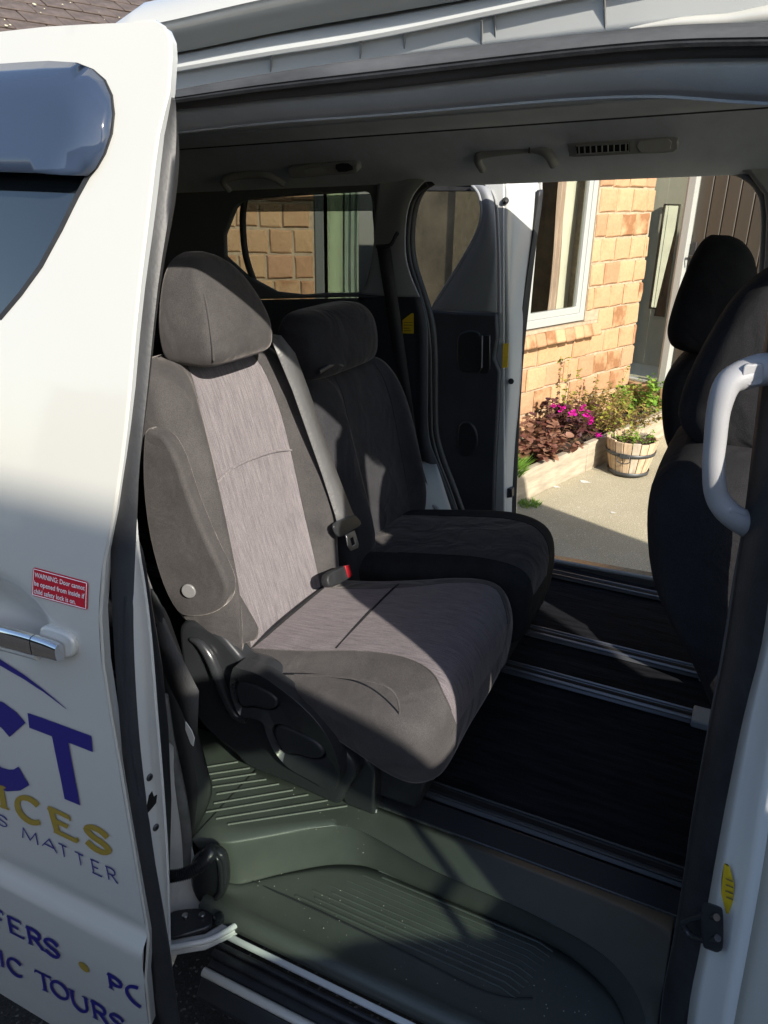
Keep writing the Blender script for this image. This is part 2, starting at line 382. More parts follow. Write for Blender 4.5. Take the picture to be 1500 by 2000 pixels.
def brick_data(L, H, seed, depth=.05):
    rnd = random.Random(seed); j = lambda s: rnd.uniform(-s,s)
    b = .009
    outer = [(0,0),(L,0),(L,H),(0,H)]; outer = [(x+j(.004), z+j(.004)) for x,z in outer]
    # mid points give a slightly wandering arris
    ring = []
    for i in range(4):
        a = outer[i]; c = outer[(i+1)%4]; ring.append(a); ring.append(((a[0]+c[0])/2+j(.004), (a[1]+c[1])/2+j(.004)))
    cx, cz = L/2, H/2
    f = [((x-cx)*(1-2*b/L)+cx, (z-cz)*(1-2*b/H)+cz) for x,z in ring]
    V = [(x,0,z) for x,z in ring]+[(x,depth-.009,z) for x,z in ring]+[(x,depth+j(.003),z) for x,z in f]+[(cx+j(.02),depth+.003,cz+j(.02))]
    F = [(i,(i+1)%8,(i+1)%8+8,i+8) for i in range(8)]+[(8+i,8+(i+1)%8,16+(i+1)%8,16+i) for i in range(8)]+[(16+i,16+(i+1)%8,24) for i in range(8)]
    me = bpy.data.meshes.new('brick'); me.from_pydata(V,[],F)
    bm = bmesh.new(); bm.from_mesh(me); bmesh.ops.recalc_face_normals(bm, faces=bm.faces); bm.to_mesh(me); bm.free()
    me.materials.append(BRICK); return me
BD = {}
def place_brick(parent, org, d, n, t, z, L, H, proud=0):
    key = (round(L,2), round(H,2), random.randrange(4))
    if key not in BD: BD[key] = brick_data(L, H, hash(key)%9999)
    o = bpy.data.objects.new('brick', BD[key]); COL.objects.link(o); setp(o, parent)
    M = Matrix(((d[0], n[0], 0, org[0]+d[0]*t+n[0]*proud),(d[1], n[1], 0, org[1]+d[1]*t+n[1]*proud),(0,0,1,z),(0,0,0,1)))
    o.matrix_basis = M   # object space of the root is removed by the parent inverse
    return o
def wallblock(org, d, n, t0, t1, z0, z1, zref, openings, pitch=.152, Lb=.19, off=0):
    """lay bricks between t0..t1; openings: (ta,tb,za,zb)"""
    k0 = math.floor((z0-zref)/pitch)
    k = k0
    while zref+k*pitch < z1:
        z = zref+k*pitch
        t = t0 - (Lb*.5 if k%2 else 0) + off
        while t < t1-.02:
            a = max(t, t0); b = min(t+Lb+random.uniform(-.02,.02), t1)
            nt_ = b
            segs = [(a,b)]
            for ta,tb,za,zb in openings:
                if z+pitch*.6 > za and z+pitch*.4 < zb:
                    ns = []
                    for s0,s1 in segs:
                        if s1 <= ta or s0 >= tb: ns.append((s0,s1)); continue
                        if s0 < ta: ns.append((s0,ta))
                        if s1 > tb: ns.append((tb,s1))
                    segs = ns
            for s0,s1 in segs:
                if s1-s0 > .035: place_brick(house, org, d, n, s0+.006, z+.007, round(s1-s0-.013,2), pitch-.015, random.uniform(-.003,.004))
            t = nt_
        k += 1
def wall_slab(org, d, n, t0, t1, z0, z1, name='wall', back=.16, front=.036, m=None):
    p = lambda t,o_: (org[0]+d[0]*t+n[0]*o_, org[1]+d[1]*t+n[1]*o_)
    a,b,c,e = p(t0,front),p(t1,front),p(t1,-back),p(t0,-back)
    V = [(*q,z) for z in (z0,z1) for q in (a,b,c,e)]
    return mesh(name, V, [(0,1,2,3),(4,5,6,7),(0,1,5,4),(1,2,6,5),(2,3,7,6),(3,0,4,7)], m or MORTAR, house, smooth=False)
O1 = (-1.53,4.154); D1 = (.347,.938); N1 = (.938,-.347); T1 = 1.95
# wall one: pier beside the window, below and left of it
win1 = (.30,1.24,.85,2.15)
wallblock(O1, D1, N1, .12, T1, .0, 2.35, 1.518, [win1, (.1,1.40,.70,.85)], off=.04)
wall_slab(O1, D1, N1, .12, T1-.01, 0, .84); wall_slab(O1, D1, N1, 1.24, T1-.01, .842, 2.4); wall_slab(O1, D1, N1, .12, 1.238, 2.16, 2.4); wall_slab(O1, D1, N1, .10, .30, .842, 2.155)
# end of the pier (brick ends facing the entry)
NE = (-.347,-.938); DE = (.938,-.347)
# window sill of bricks laid on edge
sp = .105
for i in range(11):
    t = .22+i*sp
    bm_ = box('sill_brick', (0,0,0), (.10,.17,.085), BRICK, None, bevel=.012)
    bm_.matrix_basis = Matrix(((D1[0],N1[0],0,O1[0]+D1[0]*t+N1[0]*.045),(D1[1],N1[1],0,O1[1]+D1[1]*t+N1[1]*.045),(0,0,1,.775+random.uniform(-.003,.003)),(0,0,0,1))) @ Matrix.Rotation(.30,4,'X')
    M_ = bm_.matrix_basis.copy(); setp(bm_, house); bm_.matrix_basis = M_
def frame_rect(name, org, d, n, t0, t1, z0, z1, wd, dep, off, m, parent, bevel=.004):
    """rectangular frame with mitred look, members butted"""
    def P(t,z,o_): return (org[0]+d[0]*t+n[0]*o_, org[1]+d[1]*t+n[1]*o_, z)
    outer = [P(t0,z0,off),P(t1,z0,off),P(t1,z1,off),P(t0,z1,off)]
    inner = [P(t0+wd,z0+wd,off),P(t1-wd,z0+wd,off),P(t1-wd,z1-wd,off),P(t0+wd,z1-wd,off)]
    return slab(name, outer, (n[0]*dep,n[1]*dep,0), m, parent, bevel=bevel, holes=[inner])
def pane(name, org, d, n, t0, t1, z0, z1, off, m, parent):
    P = lambda t,z,o_: (org[0]+d[0]*t+n[0]*o_, org[1]+d[1]*t+n[1]*o_, z)
    return slab(name, [P(t0,z0,off),P(t1,z0,off),P(t1,z1,off),P(t0,z1,off)], (n[0]*.005,n[1]*.005,0), m, parent, bevel=0, smooth=False)
def curtain(org, d, n, t0, t1, z0, z1, off, m, parent, folds=6, amp=.02, name='curtain'):
    rows = []
    for i in range(13):
        z = z0+(z1-z0)*i/12; r = []
        for j in range(folds*8+1):
            s = j/(folds*8); t = t0+(t1-t0)*s*(1-.10*math.sin(math.pi*i/12))
            o_ = off+amp*math.sin(s*folds*2*math.pi+math.sin(i*.6)*.5)
            r.append((org[0]+d[0]*t+n[0]*o_, org[1]+d[1]*t+n[1]*o_, z))
        rows.append(r)
    return sheet(name, rows, m, parent)
SHEER = mat('cream_curtain', (.62,.58,.50), .9, noise=.08, scale=6, bump=.3)
PINKC = mat('pink_beige_curtain', (.50,.36,.30), .9, noise=.15, scale=7, bump=.3)
GREENC = mat('pale_green_curtain', (.56,.55,.42), .9, noise=.05, scale=6)
GREYC = mat('grey_green_curtain', (.46,.46,.44), .9, noise=.12, scale=9)
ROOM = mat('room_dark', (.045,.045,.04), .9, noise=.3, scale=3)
w1 = frame_rect('window', O1, D1, N1, .30, 1.24, .85, 2.15, .05, .06, -.03, ALU, house); w1['label'] = 'grey aluminium window with beige curtain beside the brick pier'
frame_rect('sash', O1, D1, N1, .60, 1.19, .90, 2.10, .042, .035, -.012, ALU, w1)
frame_rect('sash', O1, D1, N1, .35, .598, .90, 2.10, .03, .03, -.02, ALU, w1)
pane('pane', O1, D1, N1, .64, 1.15, .94, 2.06, 0, CLEAR, w1); pane('pane', O1, D1, N1, .38, .57, .93, 2.07, -.006, CLEAR, w1)
curtain(O1, D1, N1, 1.07, 1.33, .86, 2.15, -.10, SHEER, w1, 1, .012)
curtain(O1, D1, N1, .98, 1.075, .86, 2.15, -.09, PINKC, w1, 2, .018)
# wall two, behind the rear of the van
O2 = (-2.67,4.40); D2 = (.882,.471); N2 = (.471,-.882)
win2 = (.055,1.04,.80,2.15)
wallblock(O2, D2, N2, -.95, 1.16, .75, 2.2, 1.10, [win2], Lb=.155, off=.03)
wall_slab(O2, D2, N2, -4.5, .055, 0, 2.4); wall_slab(O2, D2, N2, 1.04, 1.16, 0, 2.4); wall_slab(O2, D2, N2, .055, 1.04, 0, .80)
w2 = frame_rect('window', O2, D2, N2, .055, 1.04, .80, 2.15, .055, .07, -.02, mat('dark_window_aluminium',(.12,.13,.125),.4), house); w2['label'] = 'dark framed window with pale green curtain, seen through the rear side glass'
pane('pane', O2, D2, N2, .11, .985, .855, 2.095, 0, glassmat('clear_window_glass',(.85,.9,.86)), w2)
curtain(O2, D2, N2, .13, .24, .80, 2.15, -.07, GREENC, w2, 1, .006)
curtain(O2, D2, N2, .235, .36, .80, 2.15, -.06, GREYC, w2, 3, .018)
curtain(O2, D2, N2, .36, .46, .80, 2.15, -.06, SHEER, w2, 2, .016)
# joining wall and dark rooms behind the windows
pJ0 = (O2[0]+D2[0]*1.16, O2[1]+D2[1]*1.16); pJ1 = (O1[0]+D1[0]*.12, O1[1]+D1[1]*.12)
mesh('return_wall', [(*pJ0,0),(*pJ1,0),(*pJ1,2.4),(*pJ0,2.4)], [(0,1,2,3)], MORTAR, house, smooth=False)
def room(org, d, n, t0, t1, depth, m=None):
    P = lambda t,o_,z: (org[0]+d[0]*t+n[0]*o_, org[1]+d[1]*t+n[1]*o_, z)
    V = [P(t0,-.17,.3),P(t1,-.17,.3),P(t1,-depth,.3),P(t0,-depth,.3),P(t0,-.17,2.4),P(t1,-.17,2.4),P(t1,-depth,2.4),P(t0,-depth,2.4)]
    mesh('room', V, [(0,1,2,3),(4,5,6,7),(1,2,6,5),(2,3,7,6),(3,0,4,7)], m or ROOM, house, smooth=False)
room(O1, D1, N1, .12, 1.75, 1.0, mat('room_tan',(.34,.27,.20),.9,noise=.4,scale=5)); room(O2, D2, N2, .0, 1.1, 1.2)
# entry: sidelight, frame, brown door
OE = (-.785,5.985)
e1 = frame_rect('entry_window', OE, DE, NE, -.08, .215, .345, 2.1, .018, .05, -.02, ALU, house)
pane('pane', OE, DE, NE, -.06, .195, .37, 2.08, 0, glassmat('sidelight_glass',(.80,.82,.78),0,.5), e1)
HALL = mat('hall_reflection_beige', (.6,.57,.48), .9, noise=.1, scale=3)  # pale tone stands in for the beige sheen reflected in the sidelight
def hallquad(t0,t1,z0,z1,o_,name='hall_wall'):
    Q = lambda t,z: (OE[0]+DE[0]*t+NE[0]*o_, OE[1]+DE[1]*t+NE[1]*o_, z)
    mesh(name, [Q(t0,z0),Q(t1,z0),Q(t1,z1),Q(t0,z1)], [(0,1,2,3)], HALL, house, smooth=False)
hallquad(-.70,-.255,.3,2.3,-.6); hallquad(-.254,.40,1.56,2.3,-.6); hallquad(-.254,.40,.3,.80,-.6); hallquad(-.135,.40,.801,1.559,-.6)
Q = lambda t,o_,z: (OE[0]+DE[0]*t+NE[0]*o_, OE[1]+DE[1]*t+NE[1]*o_, z)
mesh('hall_floor', [Q(-.5,-.18,.34),Q(.4,-.18,.34),Q(.4,-.6,.34),Q(-.7,-.6,.34)], [(0,1,2,3)], HALL, house, smooth=False)
frame_rect('reflection_window', OE, DE, NE, -.262, -.128, .79, 1.57, .012, .02, -.59, ROOM, house)  # added opening; the view through it replaces the pane's reflection
slab('reflection_board', [Q(-.17,-.5,.75),Q(-.08,-.5,.75),Q(-.10,-.5,1.42)], (0,.01,0), ROOM, house, bevel=0)  # added board for the dark diagonal in the pane's reflection
frame_rect('door_frame', OE, DE, NE, .217, 1.25, .30, 2.10, .05, .07, -.02, ALU, house, bevel=.003)
WOOD = mat('brown_door_paint', (.060,.049,.036), .45, noise=.15, scale=4, stretch=(1,1,.2), bump=.1)
de = empty('entry_door', (OE[0],OE[1],.34), house)
for i in range(10):
    t = .27+i*.094
    P = lambda t,z,o_: (OE[0]+DE[0]*t+NE[0]*o_, OE[1]+DE[1]*t+NE[1]*o_, z)
    slab('board', [P(t,.35,-.05),P(t+.089,.35,-.05),P(t+.089,2.04,-.05),P(t,2.04,-.05)], (NE[0]*.04,NE[1]*.04,0), WOOD, de, bevel=.006)
P = lambda t,z,o_: (OE[0]+DE[0]*t+NE[0]*o_, OE[1]+DE[1]*t+NE[1]*o_, z)
slab('backing', [P(.26,.35,-.07),P(1.21,.35,-.07),P(1.21,2.05,-.07),P(.26,2.05,-.07)], (NE[0]*.015,NE[1]*.015,0), WOOD, de, bevel=0)
h_ = slab('handle_plate', [P(.285,1.12,-.012),P(.315,1.12,-.012),P(.315,1.34,-.012),P(.285,1.34,-.012)], (NE[0]*.012,NE[1]*.012,0), BLACKS, de, bevel=.003)
tube('door_handle', [P(.30,1.25,0),P(.30,1.25,.045),P(.33,1.25,.05),P(.39,1.25,.05)], .008, BLACKS, de)
# plinth and step under the entry
wallblock(OE, DE, NE, -.02, 1.3, .175, .33, .195, [], Lb=.24)
slab('foundation', [P(-.05,-.02,.045),P(1.35,-.02,.045),P(1.35,.185,.045),P(-.05,.185,.045)], (-NE[0]*.2,-NE[1]*.2,0), mat('white_foundation',(.55,.53,.48),.8,noise=.15,scale=12,bump=.3), house, bevel=.005)
slab('wall', [P(-.03,.186,.03),P(1.3,.186,.03),P(1.3,.344,.03),P(-.03,.344,.03)], (-NE[0]*.15,-NE[1]*.15,0), MORTAR, house, bevel=0, smooth=False)
slab('wall', [P(-.1,2.102,.03),P(2.6,2.102,.03),P(2.6,2.4,.03),P(-.1,2.4,.03)], (-NE[0]*.15,-NE[1]*.15,0), MORTAR, house, bevel=0, smooth=False)
slab('wall', [P(1.255,0,.03),P(2.6,0,.03),P(2.6,2.10,.03),P(1.255,2.10,.03)], (-NE[0]*.15,-NE[1]*.15,0), MORTAR, house, bevel=0, smooth=False)
# tiled roof behind
TILE = mat('brown_roof_tile', (.085,.065,.058), .8, noise=.45, scale=7, bump=.5, bscale=60, bdist=.004)
LICHEN = mat('lichen', (.45,.42,.30), .9)
RA = Vector((-5.72,4.32,2.50)); G = Vector((-.938*.87,.347*.87,.5)); DD = Vector((.347,.938,0)); NN = DD.cross(G).normalized()
if NN.z < 0: NN = -NN
roof = mesh('roof', [RA-DD*6-G*.1-NN*.03, RA+DD*9-G*.1-NN*.03, RA+DD*9+G*4.4-NN*.03, RA-DD*6+G*4.4-NN*.03], [(0,1,2,3)], TILE, house, smooth=False)
tm = []
for q in range(4):
    o = box('roof_tile', (0,0,0), (.325,.25,.016), TILE, None, bevel=.006); tm.append(o)
for o in tm[1:]: bpy.data.objects.remove(o)
t0_ = tm[0]
for i in range(13):
    for j in range(16):
        o = t0_ if (i==0 and j==0) else t0_.copy()
        if o is not t0_: COL.objects.link(o)
        c = RA+DD*(-1.2+j*.335+(i%2)*.168)+G*(i*.2+.1)
        tilt = Matrix.Rotation(-.075+random.uniform(-.01,.01),3,DD)
        M3 = tilt @ Matrix((DD,G.normalized(),NN)).transposed()
        o.parent = roof; o.matrix_parent_inverse = wm(roof).inverted(); o.matrix_basis = Matrix.Translation(c+NN*random.uniform(0,.006)) @ M3.to_4x4()
VL = []; FL = []
for i in range(260):
    c = RA+DD*random.uniform(-.5,4)+G*random.uniform(0,2.8)+NN*.030; r = random.choice((.006,.009,.016))*random.uniform(.5,1.3); s = len(VL)
    for k in range(6): VL.append(c+(DD*math.cos(k*1.047)+G.normalized()*math.sin(k*1.047))*r*random.uniform(.7,1.2))
    VL.append(c+NN*.006); FL += [(s+k,s+(k+1)%6,s+6) for k in range(6)]
mesh('lichen', VL, FL, LICHEN, house, smooth=False, kind='stuff')

# ---------------------------------------------------------------- planter, plants, barrel
TIMBER = mat('weathered_timber', (.36,.31,.235), .85, noise=.3, scale=6, stretch=(1,1,5), bump=.4, bscale=60)
pl = empty('garden_planter', (-1.05,4.0,0)); tag(pl, 'long weathered grey timber planter edging running along the brick wall', 'planter')
PB = Vector((-1.06,3.975,0)); DP = Vector((.30,.954,0)).normalized(); NP = Vector((DP.y,-DP.x,0))
for (a,b,h) in ((-1.6,.76,.185),(.765,1.9,.19)):
    c = PB+DP*(a+b)/2; box('board', (c.x-NP.x*.02,c.y-NP.y*.02,h/2), (b-a,.04,h), TIMBER, pl, rz=math.atan2(DP.y,DP.x), bevel=.004)
c = PB+DP*1.9-NP*.25; box('end_board', (c.x,c.y,.095), (.04,.5,.19), TIMBER, pl, rz=math.atan2(DP.y,DP.x), bevel=.004)
c = PB+DP*.15-NP*.225; mesh('soil', [c+DP*a+NP*b+Vector((0,0,.14+random.uniform(0,.01))) for a,b in ((-1.7,-.2),(1.7,-.2),(1.7,.19),(-1.7,.19))], [(0,1,2,3)], mat('soil',(.035,.022,.014),.95,noise=.5,scale=40,bump=.8,bscale=90,bdist=.01), pl, smooth=False)
def leafmat(name, a, b, tr=.25):
    m, t, bs = newmat(name); N = t.nodes; L = t.links
    g = N.new('ShaderNodeNewGeometry'); r = N.new('ShaderNodeValToRGB'); r.color_ramp.elements[0].color = (*a,1); r.color_ramp.elements[1].color = (*b,1)
    L.new(g.outputs['Random Per Island'], r.inputs[0]); L.new(r.outputs[0], bs.inputs['Base Color']); bs.inputs['Roughness'].default_value = .4
    out = N['Material Output']; tl = N.new('ShaderNodeBsdfTranslucent'); L.new(r.outputs[0], tl.inputs[0]); mx = N.new('ShaderNodeMixShader'); mx.inputs[0].default_value = tr
    L.new(bs.outputs[0], mx.inputs[1]); L.new(tl.outputs[0], mx.inputs[2]); L.new(mx.outputs[0], out.inputs[0]); return m
def leaves(name, spots, m, parent, size=(.02,.03), shape=.75, droop=.4, kind='stuff'):
    """spots: (point, outward) -> folded oval leaves in one mesh"""
    V = []; F = []
    for p,u in spots:
        u = (Vector(u)+Vector([random.uniform(-.6,.6) for _ in range(3)])).normalized(); L = random.uniform(*size)
        s = u.cross(Vector((random.uniform(-.4,.4),random.uniform(-.4,.4),1))).normalized(); nn = s.cross(u).normalized()
        b = len(V); p = Vector(p)
        prof = [(0,0),(.25,.36),(.55,.5),(.85,.3),(1,0)]
        for x,wd in prof:
            c = p+u*L*x - Vector((0,0,1))*L*droop*x*x
            V.append(c+s*wd*L*shape+nn*.08*L*wd); V.append(c-nn*.04*L); V.append(c-s*wd*L*shape+nn*.08*L*wd)
        for i in range(4):
            q = b+i*3; F += [(q,q+1,q+4,q+3),(q+1,q+2,q+5,q+4)]
    return mesh(name, V, F, m, parent, angle=80, kind=kind)
REDLEAF = leafmat('bronze_red_leaf', (.12,.035,.03), (.36,.20,.13)); DARKLEAF = leafmat('dark_purple_leaf', (.05,.018,.028), (.13,.05,.05))
GRNLEAF = leafmat('yellow_green_leaf', (.16,.22,.03), (.42,.40,.07)); OLIVE = leafmat('olive_leaf', (.13,.17,.03), (.42,.27,.10)); BRIGHT = leafmat('bright_green_leaf', (.10,.25,.03), (.26,.42,.06))
MAG = leafmat('magenta_petal', (.55,.01,.30), (.75,.03,.45)); STEM = mat('plant_stem', (.16,.09,.04), .7)
def bush(name, label, cat, c, rad, h, nst, m, size, stem_len, group=None, per=16, up=.6, shape=.75, z0=.14):
    r_ = empty(name, (c[0],c[1],z0)); tag(r_, label, cat, group)
    sp = []; 
    VS = []; FS = []
    for i in range(nst):
        a = random.uniform(0,6.28); q = math.sqrt(random.random()); b = Vector((c[0]+rad[0]*.5*q*math.cos(a), c[1]+rad[1]*.5*q*math.sin(a), z0))
        hh = h*(1-.45*q*q)*random.uniform(.65,1.1); tip = b+Vector((rad[0]*.6*q*math.cos(a)+random.uniform(-.03,.03), rad[1]*.6*q*math.sin(a)+random.uniform(-.03,.03), hh))
        n0 = len(VS)
        for k in range(5):
            t = k/4; pnt = b.lerp(tip,t)+Vector((0,0,-.05*h*math.sin(t*3.1))); 
            for s in range(3): VS.append(pnt+Vector((math.cos(s*2.1),math.sin(s*2.1),0))*(.0022*(1.3-t)))
        for k in range(4):
            for s in range(3): FS.append((n0+k*3+s,n0+k*3+(s+1)%3,n0+k*3+3+(s+1)%3,n0+k*3+3+s))
        for k in range(per):
            t = random.uniform(1-stem_len,1.0); pnt = b.lerp(tip,t)
            an = random.uniform(0,6.28); sp.append((pnt, (math.cos(an),math.sin(an),up*random.uniform(.2,1.2))))
    mesh('stem', VS, FS, STEM, r_, smooth=False, kind='stuff'); leaves('foliage', sp, m, r_, size, shape)
    return r_
def PP(a, b, z=0): q = PB+DP*a-NP*b; return (q.x,q.y,z)
b1 = bush('begonia_plant', 'bronze red broad-leaved plant at the front of the timber planter', 'plant', PP(.42,.17), (.26,.22), .26, 46, REDLEAF, (.035,.06), .75, per=13, shape=.95)
b2 = bush('begonia_plant', 'dark purple leaved plant with magenta flowers in the timber planter', 'plant', PP(.86,.24), (.24,.20), .30, 40, DARKLEAF, (.028,.05), .75, per=14, shape=.9)
fl = []
for (a,b,z) in ((.66,.16,.40),(.70,.10,.375),(.80,.06,.36),(.82,.05,.33),(.84,.05,.30),(.90,.02,.20),(.62,.2,.41),(.78,.08,.39)):
    q = Vector(PP(a,b,z+random.uniform(-.01,.01)))
    for s in range(3):
        q2 = q+Vector([random.uniform(-.016,.016) for _ in range(3)])
        for k in range(5): an = k*1.257+s; fl.append((q2,(math.cos(an)*.8+.3,math.sin(an)*.6-.6,math.sin(an)*.6+.2)))
leaves('flower', fl, MAG, b2, (.016,.024), 1.1, .1)
bush('shrub', 'olive and yellow-green twiggy shrub against the brick wall', 'shrub', PP(1.25,.26), (.48,.27), .34, 95, OLIVE, (.016,.030), .9, per=32, shape=.7)
for i in range(9):
    pass
s_ = bush('shrub', 'tall thin yellow-green shoots rising above the shrub by the brick wall', 'shrub', PP(.98,.33), (.66,.12), .56, 20, GRNLEAF, (.018,.032), .8, per=36, shape=.8)
bush('shrub', 'bright green leafy plant at the far end of the planter', 'shrub', PP(1.85,.20), (.22,.2), .30, 34, BRIGHT, (.022,.04), .8, per=20, shape=.8)
def tuft(name, label, c, r, n, L, m, z0):
    V = []; F = []
    for i in range(n):
        a = random.uniform(0,6.28); q = random.random()**.5*r; p = Vector((c[0]+q*math.cos(a), c[1]+q*math.sin(a), z0)); u = Vector((math.cos(a)*.6*q/r+random.uniform(-.25,.25), math.sin(a)*.6*q/r+random.uniform(-.25,.25), 1)).normalized()
        l = L*random.uniform(.5,1); s = u.cross(Vector((random.uniform(-1,1),random.uniform(-1,1),.1))).normalized()*.0028; b = len(V)
        V += [p-s,p+s,p+u*l*.6+s*.8,p+u*l*.6-s*.8,p+u*l+Vector((math.cos(a),math.sin(a),-.3))*l*.15]; F += [(b,b+1,b+2,b+3),(b+3,b+2,b+4)]
    return tag(mesh(name, V, F, m, None, smooth=False), label, 'grass')
tuft('grass_tuft', 'bright lime green grassy tuft at the near end of the planter', PP(-.02,.14), .13, 900, .15, BRIGHT, .14)
tuft('weed', 'small green weeds at the foot of the planter board', (PB.x+.07,PB.y+.02), .06, 130, .035, BRIGHT, 0)
# barrel tub
BC = Vector((-.592,4.83,0)); bar = empty('barrel_planter', (BC.x,BC.y,0)); tag(bar, 'small half barrel tub of pale wooden staves with dark metal hoops', 'barrel')
rb, rt, hb = .112, .158, .232
OAK = [mat('oak_stave_%s'%n_, c_, .8, noise=.35, scale=14, stretch=(3,3,.6), bump=.3, bscale=60) for n_,c_ in (('pale',(.48,.36,.24)),('mid',(.40,.28,.17)),('grey',(.42,.36,.28)))]
ns = 18
for i in range(ns):
    a0 = 2*math.pi*(i+.04)/ns; a1 = 2*math.pi*(i+.96)/ns; V = []
    hh = hb+random.uniform(-.004,.006)
    for z,r in ((0.008,rb),(hh*.55,(rb+rt)/2+.006),(hh,rt)):
        for rr in (r,r-.014):
            for a in (a0,a1): V.append(BC+Vector((rr*math.cos(a),rr*math.sin(a),z)))
    F = [(0,1,5,4),(4,5,9,8),(2,3,7,6),(6,7,11,10),(0,1,3,2),(8,9,11,10),(0,2,6,4),(4,6,10,8),(1,3,7,5),(5,7,11,9)]
    mesh('stave', V, F, OAK[random.choice((0,0,1,2))], bar, bevel=.003, smooth=False)
HOOP = mat('dark_hoop', (.07,.075,.08), .5, metal=.5, noise=.3, scale=20)
for z,h_ in ((.022,.024),(.150,.022)):
    V = []; n = 40
    for zz in (z-h_/2,z+h_/2):
        r = rb+(rt-rb)*zz/hb+.008
        for i in range(n): a = 6.2832*i/n; V.append(BC+Vector((r*math.cos(a),r*math.sin(a),zz)))
    mesh('hoop', V, [(i,(i+1)%n,(i+1)%n+n,i+n) for i in range(n)], HOOP, bar, solid=.005)
hd = Vector((-.1,-1,0)).normalized(); sx = Vector((1,-.1,0)).normalized(); hc = BC+hd*.152+Vector((0,0,.15))
tube('handle', [hc-sx*.03, hc-sx*.04+Vector((0,-.01,-.03)), hc+Vector((0,-.012,-.045)), hc+sx*.04+Vector((0,-.01,-.03)), hc+sx*.03], .003, HOOP, bar, smooth=4)
box('handle_plate', hc+hd*.004, (.05,.008,.03), HOOP, bar, bevel=.002)
disc('soil', BC+Vector((0,0,.19)), (0,0,1), .138, .01, MATS['soil'], bar)
bp_ = bush('seedling', 'sparse green seedlings growing in the barrel tub', 'plant', (BC.x,BC.y), (.15,.15), .10, 22, BRIGHT, (.010,.022), .9, per=12, z0=.20)
bush('seedling', 'upright leafy sprig at the middle of the barrel tub', 'plant', (BC.x-.01,BC.y-.03), (.02,.02), .16, 3, GRNLEAF, (.014,.026), .8, per=16, z0=.20)
# leaf litter spots on the concrete
for i,(x,y,r) in enumerate(((-.93,4.35,.02),(-.80,4.52,.03),(-.55,4.1,.014),(-.99,4.02,.012))):
    V = [(x+r*(1+.5*math.cos(k*2))*math.cos(k*.7), y+r*.8*math.sin(k*.7), .003) for k in range(9)]
    tag(mesh('paint_spot', V, [tuple(range(9))], mat('white_splash',(.6,.6,.57),.8), None, smooth=False), ['white splash beside the planter board','largest white splash near the barrel tub','small white splash in the middle of the sunlit concrete','tiny white splash by the weeds'][i], 'stain')
# fence and conifer added behind the hall opening, standing in for the sidelight's reflection
FEN = mat('cream_fence_timber',(.62,.60,.48),.8,noise=.12,scale=5)
fe = empty('reflection_fence', (-1.2,12,0)); tag(fe, 'cream paling fence standing in for a reflection in the entry sidelight', 'fence')
for i in range(16):
    box('paling', (-2.6+i*.155,12,.77), (.145,.02,1.54), FEN, fe)
tr = empty('reflection_conifer', (-1.75,19,0)); tag(tr, 'small conifer above the cream fence, standing in for a reflection in the sidelight', 'tree')
tube('trunk', [(-1.75,19,0),(-1.75,19,1.9)], .05, STEM, tr)
sp = []
for i in range(700):
    t = random.random(); r = (1-t)*.5*random.random()**.4; a = random.uniform(0,6.28); sp.append(((-1.75+r*math.cos(a),19+r*math.sin(a),1.0+t*1.3),(math.cos(a),math.sin(a),-.1)))
leaves('crown', sp, leafmat('conifer_needle',(.03,.06,.02),(.09,.13,.05)), tr, (.08,.16), .35)
# unseen hedge, added to darken reflections in the door and deflector
hg = empty('reflection_dimmer_hedge', (0,-7,0)); tag(hg, 'tall green hedge added out of view to darken reflections on the van', 'hedge')
sp = [((random.uniform(-9,9), -7+random.uniform(-.3,.3), random.uniform(0,2.9)), (random.uniform(-.5,.5),1,.3)) for _ in range(5000)]
leaves('foliage', sp, leafmat('hedge_leaf',(.025,.05,.015),(.06,.10,.03)), hg, (.12,.25), .6)
box('core', (0,-7,1.4), (18,.4,2.8), mat('hedge_core',(.015,.025,.01),.95), hg)
# unseen pillar, added only to shade the lower part of the near door
cp = empty('shade_pillar', (3.0,-2.2,0)); tag(cp, 'rendered pillar added out of view to shade the near sliding door', 'pillar')
cp.location = (2.86,-2.35,0)
REND = mat('pillar_render', (.5,.48,.43), .9, noise=.1, scale=3, bump=.3, bscale=50)
box('shaft', (2.86,-2.35,1.935), (1.30,.30,3.87), REND, cp, bevel=.01)
box('cap', (2.86,-2.35,3.94), (1.34,.34,.14), REND, cp, bevel=.01)

# ---------------------------------------------------------------- the van
van = empty('people_mover_van', (-.6,1.65,0))
tag(van, 'white people mover van with its sliding doors open and grey cloth seats inside', 'van')
def vc(pts_rows): pass
# ---- near header: roof edge, gutter, painted door frame, rubber seal, inner trim
def ray_st(x, rows):   # rows: (y, z) at a station
    return [(x, y, z) for y, z in rows]
